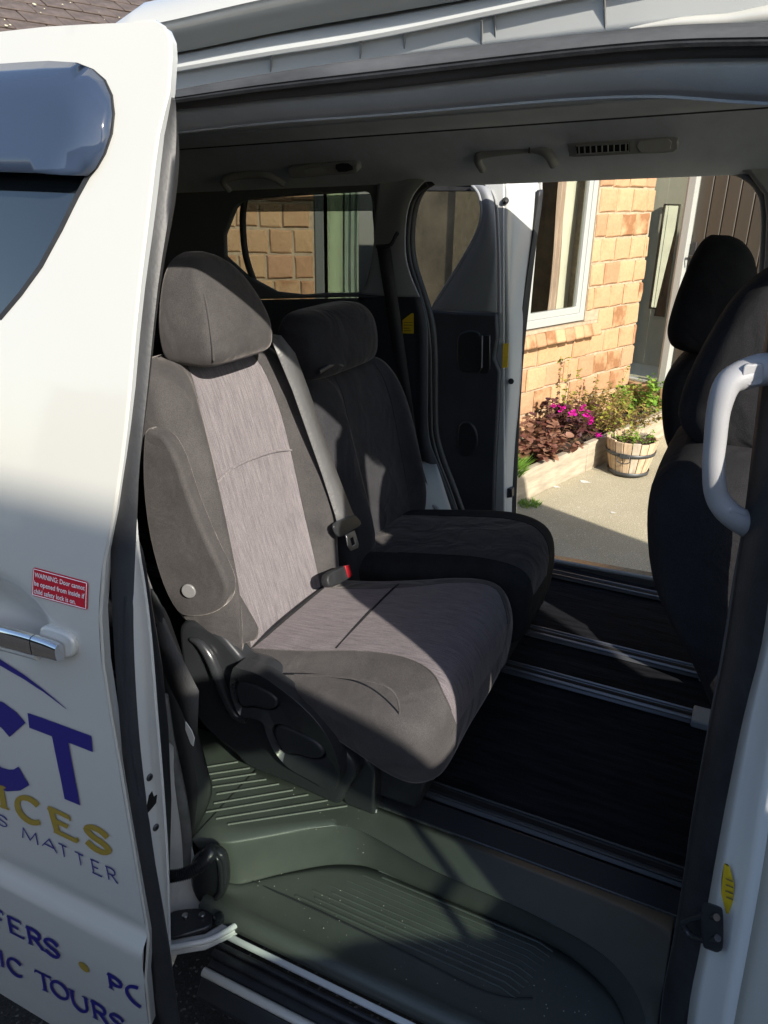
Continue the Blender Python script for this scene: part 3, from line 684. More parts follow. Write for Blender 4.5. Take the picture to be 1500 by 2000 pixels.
# stations run back to front; each row is one band edge (x changes slightly between rows, kept with its point)
HD = {
 'roof':  [[(-0.8677,0.955,1.8292),(-0.7774,0.955,1.8362),(-0.6264,0.955,1.8497),(-0.4667,0.955,1.8604),(-0.2064,0.955,1.8774),(-0.07,0.955,1.8858),(0.1647,0.955,1.8842)],[(-0.9368,1.025,1.8077),(-0.8385,1.025,1.8154),(-0.6741,1.025,1.8312),(-0.5003,1.025,1.8408),(-0.2177,1.025,1.8658),(-0.0707,1.025,1.8807),(0.1817,1.025,1.8859)],[(-0.9178,1,1.7784),(-0.8209,1,1.7857),(-0.659,1,1.7981),(-0.4876,1,1.8102),(-0.2096,1,1.8384),(-0.0641,1,1.8486),(0.1854,1,1.8514)],[(-0.9407,1.02,1.7513),(-0.8407,1.02,1.7592),(-0.6737,1.02,1.7727),(-0.4969,1.02,1.7849),(-0.2079,1.02,1.7973),(-0.0546,1.02,1.796),(0.211,1.02,1.7799)],[(-0.8804,0.955,1.7455),(-0.7868,0.955,1.7535),(-0.6305,0.955,1.7676),(-0.4653,0.955,1.7787),(-0.1951,0.955,1.7899),(-0.0517,0.955,1.7884),(0.1968,0.955,1.7731)],[(-0.8883,0.96,1.7245),(-0.7938,0.96,1.7289),(-0.6354,0.96,1.7378),(-0.4671,0.96,1.7446),(-0.1921,0.96,1.7593),(-0.0461,0.96,1.7578),(0.2065,0.96,1.7437)],[(-0.9483,1.02,1.7013),(-0.8467,1.02,1.7064),(-0.6765,1.02,1.717),(-0.4959,1.02,1.7233),(-0.2,1.02,1.7352),(-0.0411,1.02,1.7241),(0.233,1.02,1.7037)]]
}
hr = HD['roof']
hr = [cr(r, 5) for r in hr]
def strip(name, a, b, m, mids=None, bulge=(0,0,0), n=4, **k):
    rows = []
    for i in range(n+1):
        t = i/n; s = math.sin(math.pi*t); rows.append([p.lerp(q,t)+Vector(bulge)*s for p,q in zip(a,b)])
    return sheet(name, rows, m, van, solid=.002, **k)
GUT = mat('gutter_sky_tint', (.055,.075,.13), .35, coat=.3, spec=.4)  # blue of the mirrored sky put into the gutter's base colour
# roof skin from the lit shoulder across to the far side
rows = []
far = [(2.30,1.80),(2.42,1.74),(2.50,1.66)]
a = [hr[0][0]+Vector(q) for q in ((-2.1,0,-.30),(-.9,0,-.17),(-.35,0,-.10),(-.12,0,-.045))]+list(hr[0])
def roofz(x): return .045*x
rows.append([p+Vector((0,.05,-.025)) for p in a]); rows.append(list(a)); rows.append([p+Vector((0,.012,.018)) for p in a]); rows.append([p+Vector((0,.05,.04)) for p in a])
for y,z in ((1.1,1.875),(1.4,1.905),(1.7,1.91),(2.0,1.895),(2.2,1.86),(2.36,1.80),(2.46,1.74)): rows.append([Vector((p.x,y,z+.045*p.x+.0)) for p in a])
sheet('roof_panel', rows, PAINT, van, solid=.003)
b_ = [p+Vector((0,.04,-.003)) for p in hr[0]]
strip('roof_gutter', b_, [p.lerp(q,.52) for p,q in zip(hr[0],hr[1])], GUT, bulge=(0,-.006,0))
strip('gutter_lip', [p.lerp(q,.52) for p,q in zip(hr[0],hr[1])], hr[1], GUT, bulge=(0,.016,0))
strip('door_frame_upper', [p+Vector((0,.004,-.001)) for p in hr[1]], hr[2], FRAME, bulge=(0,-.006,0))
tube('frame_bead', [p+Vector((0,-.002,0)) for p in hr[2]], .0045, FRAME, van, n=6)
fp = strip('door_frame_panel', [p+Vector((0,.006,-.002)) for p in hr[2]], hr[3], FRAME)
for x in (-.655,-.52,-.46,-.36,-.345,-.22):
    i = min(range(len(hr[2])), key=lambda k: abs(hr[2][k].x-x)); p,q = hr[2][i], hr[3][i]
    tube('panel_seam', [p+Vector((x-p.x,-.0005,-.004)), q+Vector((x-p.x,-.001,.004))], .0016, GREYRUB, fp, n=5)
# rubber seal: a hollow bulb, dusty on top
rings = []
for p,q in zip(hr[4],hr[5]):
    c = p.lerp(q,.5); h = (p-q).length/2; u = (p-q).normalized(); o_ = Vector((0,-1,0)); r = []
    for k in range(12):
        a_ = 2*math.pi*k/12; r.append(c+u*h*math.cos(a_)*(1 if math.cos(a_)>0 else .98)+o_*.016*math.sin(a_)*(1.25 if math.cos(a_)>-.2 else .7))
    rings.append(r)
loft_mesh('header_seal', rings, RUBBERD, van, nu=1, nv=1, angle=60)
tube('seal_lip', [p.lerp(q,.62)+Vector((0,-.016,0)) for p,q in zip(hr[4],hr[5])], .004, RUBBER, van, n=6)
strip('header_trim', [p+Vector((0,.01,.002)) for p in hr[5]], hr[6], HEAD, bulge=(0,-.006,-.001))
tube('trim_edge', hr[6], .003, HEAD, van, n=6)
# painted flange in the sun at the front corner of the opening
tube('door_flange', [(-0.1878,1,1.7979),(-0.1348,1,1.8),(-0.089,1,1.7994),(-0.0504,1,1.8015),(-0.0037,1,1.8011)], [.001,.006,.007,.010,.012], PAINT, van, n=8, smooth=3)
# ---- ceiling
sec = [(1.025,-.002),(1.05,.020),(1.085,.045),(1.15,.085),(1.35,.115),(1.6,.125),(1.9,.115),(2.08,.085),(2.16,.058),(2.20,.050),(2.24,.028),(2.30,-.01),(2.36,-.05),(2.41,-.078),(2.425,-.085)]
rows = []
xs = [-2.75,-2.2,-1.6,-1.3,-1.0,-.7,-.4,-.15,.1,.5,1.1]
hx = hr[6]
def hz(x):
    for i in range(len(hx)-1):
        if hx[i].x <= x <= hx[i+1].x: t = (x-hx[i].x)/(hx[i+1].x-hx[i].x); return hx[i].z*(1-t)+hx[i+1].z*t
    return hx[0].z if x < hx[0].x else hx[-1].z
def ceil_row(x):
    fz = 1.775+.045*x   # base height so the far edge lands at the far header
    r = []
    for i,(y,dz) in enumerate(sec):
        t = min(1,i/3); z0 = hz(x); z = (z0+dz)*(1-t)+(fz+dz)*t if i < 3 else fz+dz
        r.append((x,y,z))
    return r
rows = loft([ceil_row(x) for x in xs], 4, 4, closed=False)
sheet('headliner', rows, HEAD, van, solid=.003, angle=60)
tube('headliner_groove', cr([(x,2.195,1.775+.045*x+.0505) for x in xs],3), .0035, TRIM, van, n=6)
tube('headliner_step', cr([(x,2.10,1.775+.045*x+.078) for x in xs],3), .004, HEAD, van, n=6)
# far header edge trim
tube('far_header_edge', [(-2.1423,2.43,1.5708),(-1.4674,2.43,1.62),(-0.9821,2.43,1.6552),(-0.7512,2.43,1.6716),(-0.3269,2.43,1.693),(-0.1685,2.43,1.6937),(-0.1088,2.43,1.679),(-0.0688,2.43,1.6455),(-0.0474,2.43,1.5978),(-0.0281,2.43,1.4814),(-0.0028,2.43,1.2049),(0.0004,2.43,0.6264),(-0.0083,2.43,0.5345),(-0.0345,2.43,0.4876),(-0.0885,2.43,0.4613),(-0.544,2.43,0.4447),(-0.8437,2.43,0.4307)], .009, GTRIM, van, n=8, smooth=3)
# ---- far side inner walls
def wallp(name, pts, th, m, bev=.006, holes=(), **k): return slab(name, pts, (0,th,0), m, van, bevel=bev, holes=holes, **k)
win_h = [(-1.8028,2.4,1.401),(-1.7656,2.4,1.5329),(-1.7225,2.4,1.5812),(-1.6567,2.4,1.599),(-1.4495,2.4,1.6121),(-1.2743,2.4,1.6226),(-1.2144,2.4,1.6205),(-1.2063,2.4,1.5558),(-1.1998,2.4,1.4771),(-1.2123,2.4,1.3957),(-1.2312,2.4,1.3284),(-1.2546,2.4,1.3083),(-1.3752,2.4,1.2987),(-1.5867,2.4,1.2884)]
up = wallp('rear_side_trim', [(-3.7609,2.4,1.6845),(-2.1055,2.4,1.6522),(-1.448,2.4,1.6689),(-1.04,2.4,1.6864),(-1.008,2.4,1.6618),(-1.0416,2.4,1.632),(-1.0666,2.4,1.5897),(-1.0755,2.4,1.5285),(-1.0736,2.4,1.4663),(-1.0607,2.4,1.4035),(-1.0226,2.4,1.3072),(-1.2546,2.4,1.2931),(-2.1622,2.4,1.212),(-4.0847,2.4,0.8474)], .02, GTRIM, holes=[rpoly(win_h,2)])
up.data.materials[0] = mat('charcoal_pillar_trim', (.11,.118,.13), .6, noise=.06, scale=5, bump=.3, bscale=700, bdist=.0006)
# lighter sculpted C pillar in front of it
cpl = [[(-1.0013,2.36,1.6612),(-1.0309,2.352,1.6289),(-1.0506,2.345,1.583),(-1.0578,2.342,1.5156),(-1.0552,2.345,1.4389),(-1.0376,2.35,1.3769),(-1.0092,2.36,1.3139)],[(-1.034,2.368,1.6639),(-1.0613,2.358,1.6285),(-1.081,2.35,1.5823),(-1.0885,2.347,1.5144),(-1.0862,2.35,1.4372),(-1.0688,2.355,1.3747),(-1.05,2.362,1.3109)],[(-1.104,2.388,1.6608),(-1.1208,2.38,1.6218),(-1.1367,2.374,1.5733),(-1.1438,2.372,1.5117),(-1.1424,2.372,1.4333),(-1.1422,2.374,1.3689),(-1.1431,2.378,1.3063)],[(-1.1833,2.396,1.6557),(-1.1855,2.394,1.6178),(-1.1874,2.392,1.5564),(-1.1899,2.391,1.4937),(-1.1984,2.391,1.4133),(-1.2156,2.392,1.3467),(-1.2397,2.394,1.3049)]]
pil = sheet('far_pillar_trim', loft(cpl,4,4,False), mat('pillar_grey_trim', (.40,.415,.43), .55, noise=.06, scale=5, bump=.3, bscale=700, bdist=.0006), van, solid=.003)
tube('far_opening_seal', [(-0.9983,2.41,1.6621),(-1.0322,2.41,1.6411),(-1.0554,2.41,1.6019),(-1.0678,2.41,1.5438),(-1.0692,2.41,1.4739),(-1.056,2.41,1.4031),(-1.0239,2.41,1.324),(-0.991,2.41,1.2356),(-0.976,2.41,1.1439),(-0.9696,2.41,1.0402),(-0.965,2.41,0.9332),(-0.9552,2.41,0.8424),(-0.9239,2.41,0.753),(-0.8781,2.41,0.6548),(-0.8265,2.41,0.5362),(-0.7889,2.41,0.4633)], .015, RUBBER, van, n=10, smooth=4)
tube('far_opening_seal_inner', [(-1.008,2.385,1.6499),(-1.0401,2.385,1.626),(-1.0598,2.385,1.5869),(-1.0687,2.385,1.5291),(-1.0687,2.385,1.4673),(-1.0558,2.385,1.4017),(-1.024,2.385,1.3233),(-0.9953,2.385,1.2385),(-0.9805,2.385,1.1475),(-0.9744,2.385,1.0446),(-0.9682,2.385,0.9387),(-0.9606,2.385,0.8484),(-0.9316,2.385,0.7592),(-0.8862,2.385,0.6618),(-0.8371,2.385,0.5436)], .009, RUBBER, van, n=8, smooth=4)
# lower dark trim with its lit ridge
low = [[(-1.0065,2.362,1.3139),(-0.9784,2.36,1.2185),(-0.9677,2.355,1.0514),(-0.954,2.35,0.8587),(-0.8991,2.34,0.7409),(-0.8036,2.33,0.5521)],[(-1.0287,2.355,1.3131),(-1.0014,2.35,1.2179),(-0.9895,2.345,1.0509),(-0.9802,2.34,0.8575),(-0.9406,2.33,0.737),(-0.87,2.32,0.5423)],[(-1.0683,2.37,1.3089),(-1.0525,2.37,1.2108),(-1.0416,2.37,1.04),(-1.0333,2.365,0.843),(-1.0034,2.36,0.7169),(-0.9459,2.35,0.5149)],[(-1.2546,2.4,1.2931),(-1.2543,2.4,1.1896),(-1.2538,2.4,1.01),(-1.2507,2.395,0.803),(-1.2477,2.39,0.666),(-1.2418,2.38,0.442)]]
sheet('far_lower_trim', loft(low,4,4,False), TRIM, van, solid=.003)
wallp('rear_lower_trim', [(-4.2746,2.402,0.8023),(-2.164,2.402,1.2117),(-1.2163,2.402,1.2921),(-1.1197,2.402,0.3079),(-2.3338,2.402,-0.1068),(-5.0871,2.402,-1.1795)], .02, TRIM)
# rear side glass, frame bars and the tailgate end of the cabin
wallp('rear_side_glass', [(-1.8154,2.425,1.5911),(-1.2029,2.425,1.633),(-1.1927,2.425,1.2946),(-1.8586,2.425,1.2307)], .004, GLASSD, bev=0)
tube('glass_divider', [(-1.7185,2.42,1.5929),(-1.7319,2.42,1.5248),(-1.7266,2.42,1.4033),(-1.6882,2.42,1.298)], .012, RUBBER, van, n=8, smooth=3)
wallp('shade_band', [(-1.7125,2.418,1.5963),(-1.1993,2.418,1.6208),(-1.1986,2.418,1.5681),(-1.7154,2.418,1.5525)], .003, glassmat('ceramic_shade_band',(.35,.37,.38),.05), bev=0)
mesh('tailgate_trim', [(-2.75,.85,.4),(-2.75,2.5,.4),(-2.75,2.5,1.80),(-2.75,.85,1.80)], [(0,1,2,3)], mat('tailgate_dark_trim',(.05,.055,.06),.7), van, smooth=False)
mesh('near_rear_wall', [(-2.75,.92,.4),(-1.12,.92,.4),(-1.12,.955,1.72),(-2.75,.955,1.66)], [(0,1,2,3)], TRIM, van, smooth=False)
mesh('rear_body_side', [(-2.8,.79,.3),(-.95,.79,.3),(-.95,.80,1.1),(-2.8,.80,1.1)], [(0,1,2,3)], PAINT, van, smooth=False)
mesh('rear_body_glass', [(-2.8,.80,1.105),(-.97,.80,1.105),(-.97,.90,1.70),(-2.8,.90,1.66)], [(0,1,2,3)], DARKG, van, smooth=False)
# far outside skin above and beside the opening
mesh('far_body_side', [(-2.8,2.48,.3),(-1.06,2.48,.3),(-1.06,2.48,1.1),(-2.8,2.48,1.1)], [(0,1,2,3)], PAINT, van, smooth=False)
mesh('front_body_far', [(-.03,2.50,.3),(1.9,2.50,.3),(1.9,2.50,1.0),(-.03,2.50,1.0)], [(0,1,2,3)], PAINT, van, smooth=False)
fdd = mesh('front_far_glass', [(-.03,2.50,1.0),(1.7,2.50,1.0),(1.2,2.42,1.72),(-.03,2.42,1.72)], [(0,1,2,3)], DARKG, van, smooth=False)
mesh('front_near_wing', [(1.06,.76,.3),(1.9,.76,.3),(1.9,.78,1.02),(1.06,.78,1.08)], [(0,1,2,3)], PAINT, van, smooth=False)
slab('front_pillar', [(1.02,.80,1.02),(1.42,.80,1.02),(1.10,.92,1.78),(.82,.92,1.78)], (0,.03,0), BLACKP, van, bevel=.004)
mesh('front_end', [(1.9,.75,.3),(1.9,2.52,.3),(1.9,2.52,1.15),(1.9,.75,1.15)], [(0,1,2,3)], PAINT, van, smooth=False)
mesh('windscreen', [(1.88,.85,1.15),(1.88,2.42,1.15),(1.1,2.36,1.80),(1.1,.92,1.80)], [(0,1,2,3)], GLASSG, van, smooth=False)
mesh('dashboard', [(1.1,.9,.95),(1.1,2.45,.95),(1.88,2.45,1.1),(1.88,.9,1.1),(1.1,.9,.45),(1.1,2.45,.45)], [(0,1,2,3),(0,1,5,4)], TRIM, van, smooth=False)
# far B pillar trim and cloth corner
slab('far_front_pillar_trim', [(-0.1492,2.4,1.7029),(-0.0999,2.4,1.6846),(-0.0539,2.4,1.6356),(-0.0383,2.4,1.5858),(-0.0227,2.4,1.4834),(0.0024,2.4,1.2107),(0.0047,2.4,0.6397),(0.2318,2.4,0.6215),(0.1006,2.4,1.7326),(-0.0738,2.4,1.7927)], (0,.04,0), GTRIM, van, bevel=.01)
slab('far_sill_trim', [(-0.9052,2.43,0.4506),(-0.5448,2.43,0.4526),(-0.0894,2.43,0.4668),(0.0564,2.43,0.4767),(0.0624,2.4,0.4523),(-0.0816,2.4,0.4379),(-0.5336,2.4,0.4205),(-0.8709,2.4,0.4041)], (0,.05,-.005), BLACKS, van, bevel=.006)
# ---- grab handles, vent and lamps on the far header
gh = [(-0.8099,2.33,1.6884),(-0.815,2.33,1.7169),(-0.7896,2.33,1.733),(-0.7112,2.33,1.7419),(-0.652,2.33,1.7442),(-0.613,2.33,1.7323),(-0.5999,2.33,1.7037)]
gh = [Vector(p)+Vector((0,-.035 if 0<i<6 else 0,0)) for i,p in enumerate(gh)]
g_ = tube('grab_handle', gh, [.012,.013,.014,.0135,.0135,.015,.014], GTRIM, van, n=12, smooth=4, flat=.8); g_['label'] = 'folded grey grab handle above the far door opening'
box('handle_joint', gh[4]+Vector((-.01,0,0)), (.003,.030,.026), TRIM, g_)
gl = [(-1.7162,2.33,1.6223),(-1.7163,2.33,1.648),(-1.6836,2.33,1.6627),(-1.6042,2.33,1.6711),(-1.5334,2.33,1.6684),(-1.4946,2.33,1.644)]
gl = [Vector(p)+Vector((0,-.03 if 0<i<5 else 0,0)) for i,p in enumerate(gl)]
g2 = tube('grab_handle', gl, .012, GTRIM, van, n=10, smooth=4, flat=.8); g2['label'] = 'folded grey grab handle above the rear side window'
def onhead(pts, d): return [Vector(p)+Vector((0,-d,-d*.35)) for p in pts]
vb = slab('air_vent', rpoly(onhead([(-0.5526,2.285,1.7502),(-0.5425,2.285,1.7589),(-0.3895,2.285,1.7683),(-0.2846,2.285,1.773),(-0.275,2.285,1.7588),(-0.2815,2.285,1.7363),(-0.378,2.285,1.7319),(-0.5318,2.285,1.7251),(-0.5479,2.285,1.7327)],.012),3), (0,.03,.012), GTRIM, van, bevel=.004)
slab('vent_recess', onhead([(-0.5338,2.285,1.7551),(-0.3924,2.285,1.7611),(-0.3893,2.285,1.7381),(-0.5283,2.285,1.7313)],.0135), (0,.004,.002), mat('vent_black',(.004,.004,.005),.8), vb, bevel=0)
v0 = [(-0.5309,2.285,1.7538),(-0.3936,2.285,1.7599),(-0.3908,2.285,1.7393),(-0.5271,2.285,1.7326)]; v0 = onhead(v0,.0165)
for i in range(9):
    t = (i+.5)/9; p = v0[0].lerp(v0[1],t); q = v0[3].lerp(v0[2],t); tube('vent_fin', [p,q], .0022, GTRIM, vb, n=5)
tube('vent_rim', v0, .0028, GTRIM, vb, n=6, closed=True)
slab('lamp_lens', rpoly(onhead([(-0.3668,2.285,1.7633),(-0.2962,2.285,1.7672),(-0.2887,2.285,1.7506),(-0.2946,2.285,1.7399),(-0.3605,2.285,1.7367)],.016),2), (0,.004,.002), mat('frosted_lens',(.36,.37,.37),.25,coat=.5), vb, bevel=.001)
vb2 = slab('reading_lamp', rpoly(onhead([(-1.4424,2.285,1.6951),(-1.3776,2.285,1.7026),(-1.2133,2.285,1.7114),(-1.1973,2.285,1.6942),(-1.2061,2.285,1.6784),(-1.3039,2.285,1.672),(-1.4263,2.285,1.6622),(-1.4432,2.285,1.6741)],.006),3), (0,.03,.012), GTRIM, van, bevel=.004)
slab('lamp_lens', rpoly(onhead([(-1.3817,2.285,1.6922),(-1.3183,2.285,1.6968),(-1.3074,2.285,1.6822),(-1.3746,2.285,1.676)],.009),2), (0,.004,.002), MATS['frosted_lens'], vb2, bevel=.001)
slab('lamp_switch', rpoly(onhead([(-1.2707,2.285,1.7042),(-1.2275,2.285,1.7071),(-1.2097,2.285,1.6899),(-1.26,2.285,1.6839)],.009),2), (0,.004,.002), BLACKS, vb2, bevel=.001)

# ---- floor
FZ = .44
mesh('carpet_floor', [(-2.75,1.06,FZ),(1.2,1.06,FZ),(1.2,2.45,FZ),(-2.75,2.45,FZ)], [(0,1,2,3)], CARPET, van, smooth=False)
mesh('underbody', [(-2.75,.9,.28),(1.2,.9,.28),(1.2,2.5,.28),(-2.75,2.5,.28)], [(0,1,2,3)], BLACKP, van, smooth=False)
def rail(y, w, x0, x1, cap=True, m=None):
    r_ = slab('seat_rail', [(x0,y-w/2,FZ+.004),(x1,y-w/2,FZ+.004),(x1,y-w/2+.008,FZ+.012),(x0,y-w/2+.008,FZ+.012)], (0,w-.016,0), m or RAILM, van, bevel=.002)
    slab('rail_slot', [(x0,y-.006,FZ+.0125),(x1,y-.006,FZ+.0125),(x1,y+.006,FZ+.0125),(x0,y+.006,FZ+.0125)], (0,0,.0006), mat('slot_black',(.003,.003,.003),.9), r_, bevel=0, smooth=False)
    for s in (-1,1): tube('rail_bead', [(x0,y+s*w*.30,FZ+.013),(x1,y+s*w*.30,FZ+.013)], .0030 if m is None else .0022, m or RAILM, r_, n=6)
    if cap: box('rail_end_cap', (x1+.02,y,FZ+.009), (.045,w+.008,.020), GTRIM, r_, bevel=.004)
    return r_
rail(2.335, .050, -2.0, -.035); rail(1.945, .062, -2.0, .025); rail(1.735, .062, -2.0, .025)
r3 = rail(1.215, .055, -2.0, .10, cap=False, m=BLACKP)
slab('rail_cover', [(-.62,1.12,FZ+.003),(.1,1.12,FZ+.003),(.1,1.175,FZ+.010),(-.62,1.175,FZ+.010)], (0,0,.004), BLACKS, van, bevel=.002)
sheet('carpet_edge', [[(-2,1.095,FZ+.004),(.1,1.095,FZ+.004)],[(-2,1.125,FZ+.006),(.1,1.125,FZ+.006)]], FELT, van)
# ---- moulded step mat: upper deck, riser, well, lip.  plan curve of the riser top edge (x, y)
top = [(-0.8266,0.8731,0.445),(-0.797,0.888,0.445),(-0.7633,0.9006,0.445),(-0.7386,0.9173,0.445),(-0.6995,0.9487,0.445),(-0.6373,1.0023,0.445),(-0.5954,1.0325,0.445),(-0.5435,1.0451,0.445),(-0.4832,1.0386,0.445),(-0.3669,1.0209,0.445),(-0.2147,1.0149,0.445),(-0.1189,1.0045,0.445),(-0.0449,0.987,0.445),(0.007,0.9521,0.445),(0.0355,0.9056,0.445),(0.0527,0.8541,0.445)]
bot = [(-0.7739,0.8874,0.345),(-0.7526,0.8925,0.345),(-0.7329,0.8997,0.345),(-0.7143,0.9172,0.345),(-0.6662,0.9653,0.345),(-0.6013,1.0194,0.345),(-0.5447,1.0478,0.345),(-0.5012,1.0552,0.345),(-0.4315,1.0535,0.345),(-0.3436,1.0543,0.345),(-0.2182,1.0532,0.345),(-0.1284,1.0478,0.345),(-0.0676,1.0273,0.345),(-0.0165,0.9946,0.345),(0.0126,0.95,0.345),(0.0299,0.895,0.345)]
tp = cr(top,5); bt = cr(bot,5)
edge = [Vector((p.x, .815, .352)) for p in bt]
rows = []
back = [Vector((p.x, 1.115, .445)) for p in tp]
for i in range(5): rows.append([p.lerp(q, i/5) for p,q in zip(back,tp)])
n1_ = 8
for i in range(n1_+1):
    t = i/n1_; row = []
    for p,q in zip(tp,bt):
        s = t*t*(3-2*t); h = p.z+(q.z-p.z)*s; c = p.lerp(q,t); row.append(Vector((c.x, p.y+(q.y-p.y)*(.15*t+.85*t), h)))
    rows.append(row)
sheet('step_mat', rows, MATP, van, solid=.004, angle=80)
well = [[Vector((p.x,p.y,.345)) for p in bt]]
for i in range(1,7):
    well.append([Vector((p.x, p.y+(.865-p.y)*i/6, .345+.002*math.sin(i))) for p in bt])
well.append([Vector((p.x,.850,.350)) for p in bt]); well.append([Vector((p.x,.835,.358)) for p in bt]); well.append([Vector((p.x,.822,.350)) for p in bt]); well.append([Vector((p.x,.818,.33)) for p in bt])
sm = sheet('step_well', well, MATP, van, solid=.004, angle=80)
# upper deck rear area with ribs
slab('deck_mat', [(-0.8259,0.8724,0.446),(-0.7634,0.9009,0.446),(-0.714,0.9345,0.446),(-0.6361,1.0003,0.446),(-0.5856,1.0363,0.446),(-0.5629,1.1287,0.446),(-0.8666,1.1557,0.446),(-1.036,1.1514,0.446),(-0.9506,1.0372,0.446),(-0.8624,0.9775,0.446),(-0.8428,0.8933,0.446)], (0,0,-.006), MATP, van, bevel=.002)
for a,b in [[(-0.9353,1.043,0.4475),(-0.8736,1.0964,0.4475)],[(-0.9121,1.0312,0.4475),(-0.8388,1.0919,0.4475)],[(-0.8885,1.0237,0.4475),(-0.8165,1.0832,0.4475)],[(-0.876,1.0075,0.4475),(-0.7867,1.0787,0.4475)],[(-0.8552,0.9943,0.4475),(-0.7543,1.0794,0.4475)],[(-0.8437,0.9705,0.4475),(-0.718,1.0771,0.4475)],[(-0.8436,0.9433,0.4475),(-0.6818,1.0802,0.4475)],[(-0.8138,0.9381,0.4475),(-0.637,1.0846,0.4475)],[(-0.7834,0.9365,0.4475),(-0.5929,1.0889,0.4475)]]:
    tube('mat_rib', [a,b], .0026, MATP, van, n=6)
for k in range(12):
    y = .925+k*.0128; x0 = -.62+k*.012+(.025 if k%2 else 0); x1 = -.20+k*.004
    tube('mat_rib', [(x0,y,.3475),(x1,y,.3475),(x1+.03,y-.008,.3475)], .0022, MATP, sm, n=6)
tube('mat_crease', [(-0.7252,0.9153,0.347),(-0.5647,0.9157,0.347),(-0.4095,0.9115,0.347),(-0.3159,0.9073,0.347),(-0.2419,0.9035,0.347),(-0.188,0.9097,0.347),(-0.1437,0.9296,0.347)], .002, RUBBER, sm, n=6, smooth=3)
# ---- sill: white flange, black rail channel, white outer sill, black skirt
def xrow(pts): return [Vector(p) for p in pts]
X0,X1 = -.705,.45
def bar(name, y0, z0, y1, z1, m, th=.006, parent=van, bevel=.002): 
    return slab(name, [(X0,y0,z0),(X1,y0,z0),(X1,y1,z1),(X0,y1,z1)], (0,0,-th), m, parent, bevel=bevel)
bar('sill_flange', .804,.322,.814,.326, FRAME); bar('sill_channel', .752,.305,.798,.312, RUBBER)
tube('channel_seal', [(X0,.772,.316),(X1,.772,.316)], .008, RUBBER, van, n=8); tube('channel_seal', [(X0,.790,.318),(X1,.790,.318)], .005, RUBBER, van, n=8)
so_ = tube('outer_sill', [(X0,.742,.302),(X1,.742,.302)], .0085, PAINT, van, n=10)
bar('sill_skirt', .716,.270,.735,.298, BLACKP, .012); slab('sill_side', [(X0,.718,.262),(X1,.718,.262),(X1,.80,.2),(X0,.80,.2)], (0,.02,0), BLACKP, van, bevel=.003)

# grit and lint lying on the step mat
V = []; F = []
for i in range(170):
    x = random.uniform(-.72,-.05); y = random.uniform(.86,1.10); z = .3485 if y < .99 else .4475; r = random.choice((.0006,.0009,.0014)); b_0 = len(V)
    if y > .99 and x > -.5: continue
    for k in range(4): V.append((x+r*math.cos(k*1.57+i), y+r*math.sin(k*1.57+i), z))
    V.append((x,y,z+r*.8)); F += [(b_0+k,b_0+(k+1)%4,b_0+4) for k in range(4)]
mesh('mat_grit', V, F, mat('grit',(.35,.33,.28),.9), van, smooth=False, kind='stuff')

# ---------------------------------------------------------------- near sliding door (open, slid to the rear)
DZ = [.1,.25,.45,.7,1.0,1.25,1.5,1.75,1.9]; DYT = [.60,.565,.55,.545,.555,.58,.64,.725,.79]
def dyz(z):
    z = max(DZ[0], min(DZ[-1], z)); i = 0
    while i < len(DZ)-2 and z > DZ[i+1]: i += 1
    h = DZ[i+1]-DZ[i]; t = (z-DZ[i])/h
    def m(k):
        if k == 0: return (DYT[1]-DYT[0])/(DZ[1]-DZ[0])
        if k == len(DZ)-1: return (DYT[-1]-DYT[-2])/(DZ[-1]-DZ[-2])
        return (DYT[k+1]-DYT[k-1])/(DZ[k+1]-DZ[k-1])
    return (2*t**3-3*t*t+1)*DYT[i]+(t**3-2*t*t+t)*h*m(i)+(-2*t**3+3*t*t)*DYT[i+1]+(t**3-t*t)*h*m(i+1)
door = empty('sliding_door', (-1.1,.6,.3), van); door['label'] = 'white near sliding door with blue and gold lettering, slid back'
cup = (-0.7822,1.1182)
mold = [(-0.909,0.6563),(-0.6124,0.6622)]
def skin(x, z, detail=True):
    y = dyz(z)
    if detail:
        zl = mold[0][1]+(mold[1][1]-mold[0][1])*(x-mold[0][0])/(mold[1][0]-mold[0][0])
        s = (zl-z)/.016; s = max(0,min(1,s)); y -= .013*s*s*(3-2*s)*(1-max(0,min(1,(zl-z-.1)/.2))*.5)
        zr = zl+.012; y += .003*math.exp(-((z-zr)/.006)**2)
        d = ((x-cup[0]+.03)/.10)**2+((z-cup[1])/.062)**2
        if d < 1: y += .026*(1-d)**1.3
        y -= .006*math.exp(-((z-1.17)/.10)**2)     # shoulder line
    return y
fe_px = [(-0.6571,1.7907),(-0.6304,1.7899),(-0.6165,1.7831),(-0.6068,1.7708),(-0.6021,1.755),(-0.5986,1.7208),(-0.6014,1.7038),(-0.6045,1.6808),(-0.6048,1.6522),(-0.6043,1.6224),(-0.6045,1.5772),(-0.6055,1.5314),(-0.6061,1.4796),(-0.6061,1.4267),(-0.6079,1.3831),(-0.6106,1.3496),(-0.6175,1.2914),(-0.63,1.229),(-0.6364,1.164),(-0.6391,1.0956),(-0.6358,1.0247),(-0.6289,0.9512),(-0.6217,0.839),(-0.6173,0.7515),(-0.6147,0.6659),(-0.6188,0.5903),(-0.6325,0.4656)]
topl = [(-0.8613,1.7943),(-0.7872,1.795),(-0.7172,1.7931)]
outer = [(-1.60,topl[0][1]+.004)]+list(topl)+list(fe_px)+[(fe_px[-1][0]-.004,.36),(fe_px[-1][0]-.012,.295),(-.80,.288),(-1.60,.285)]
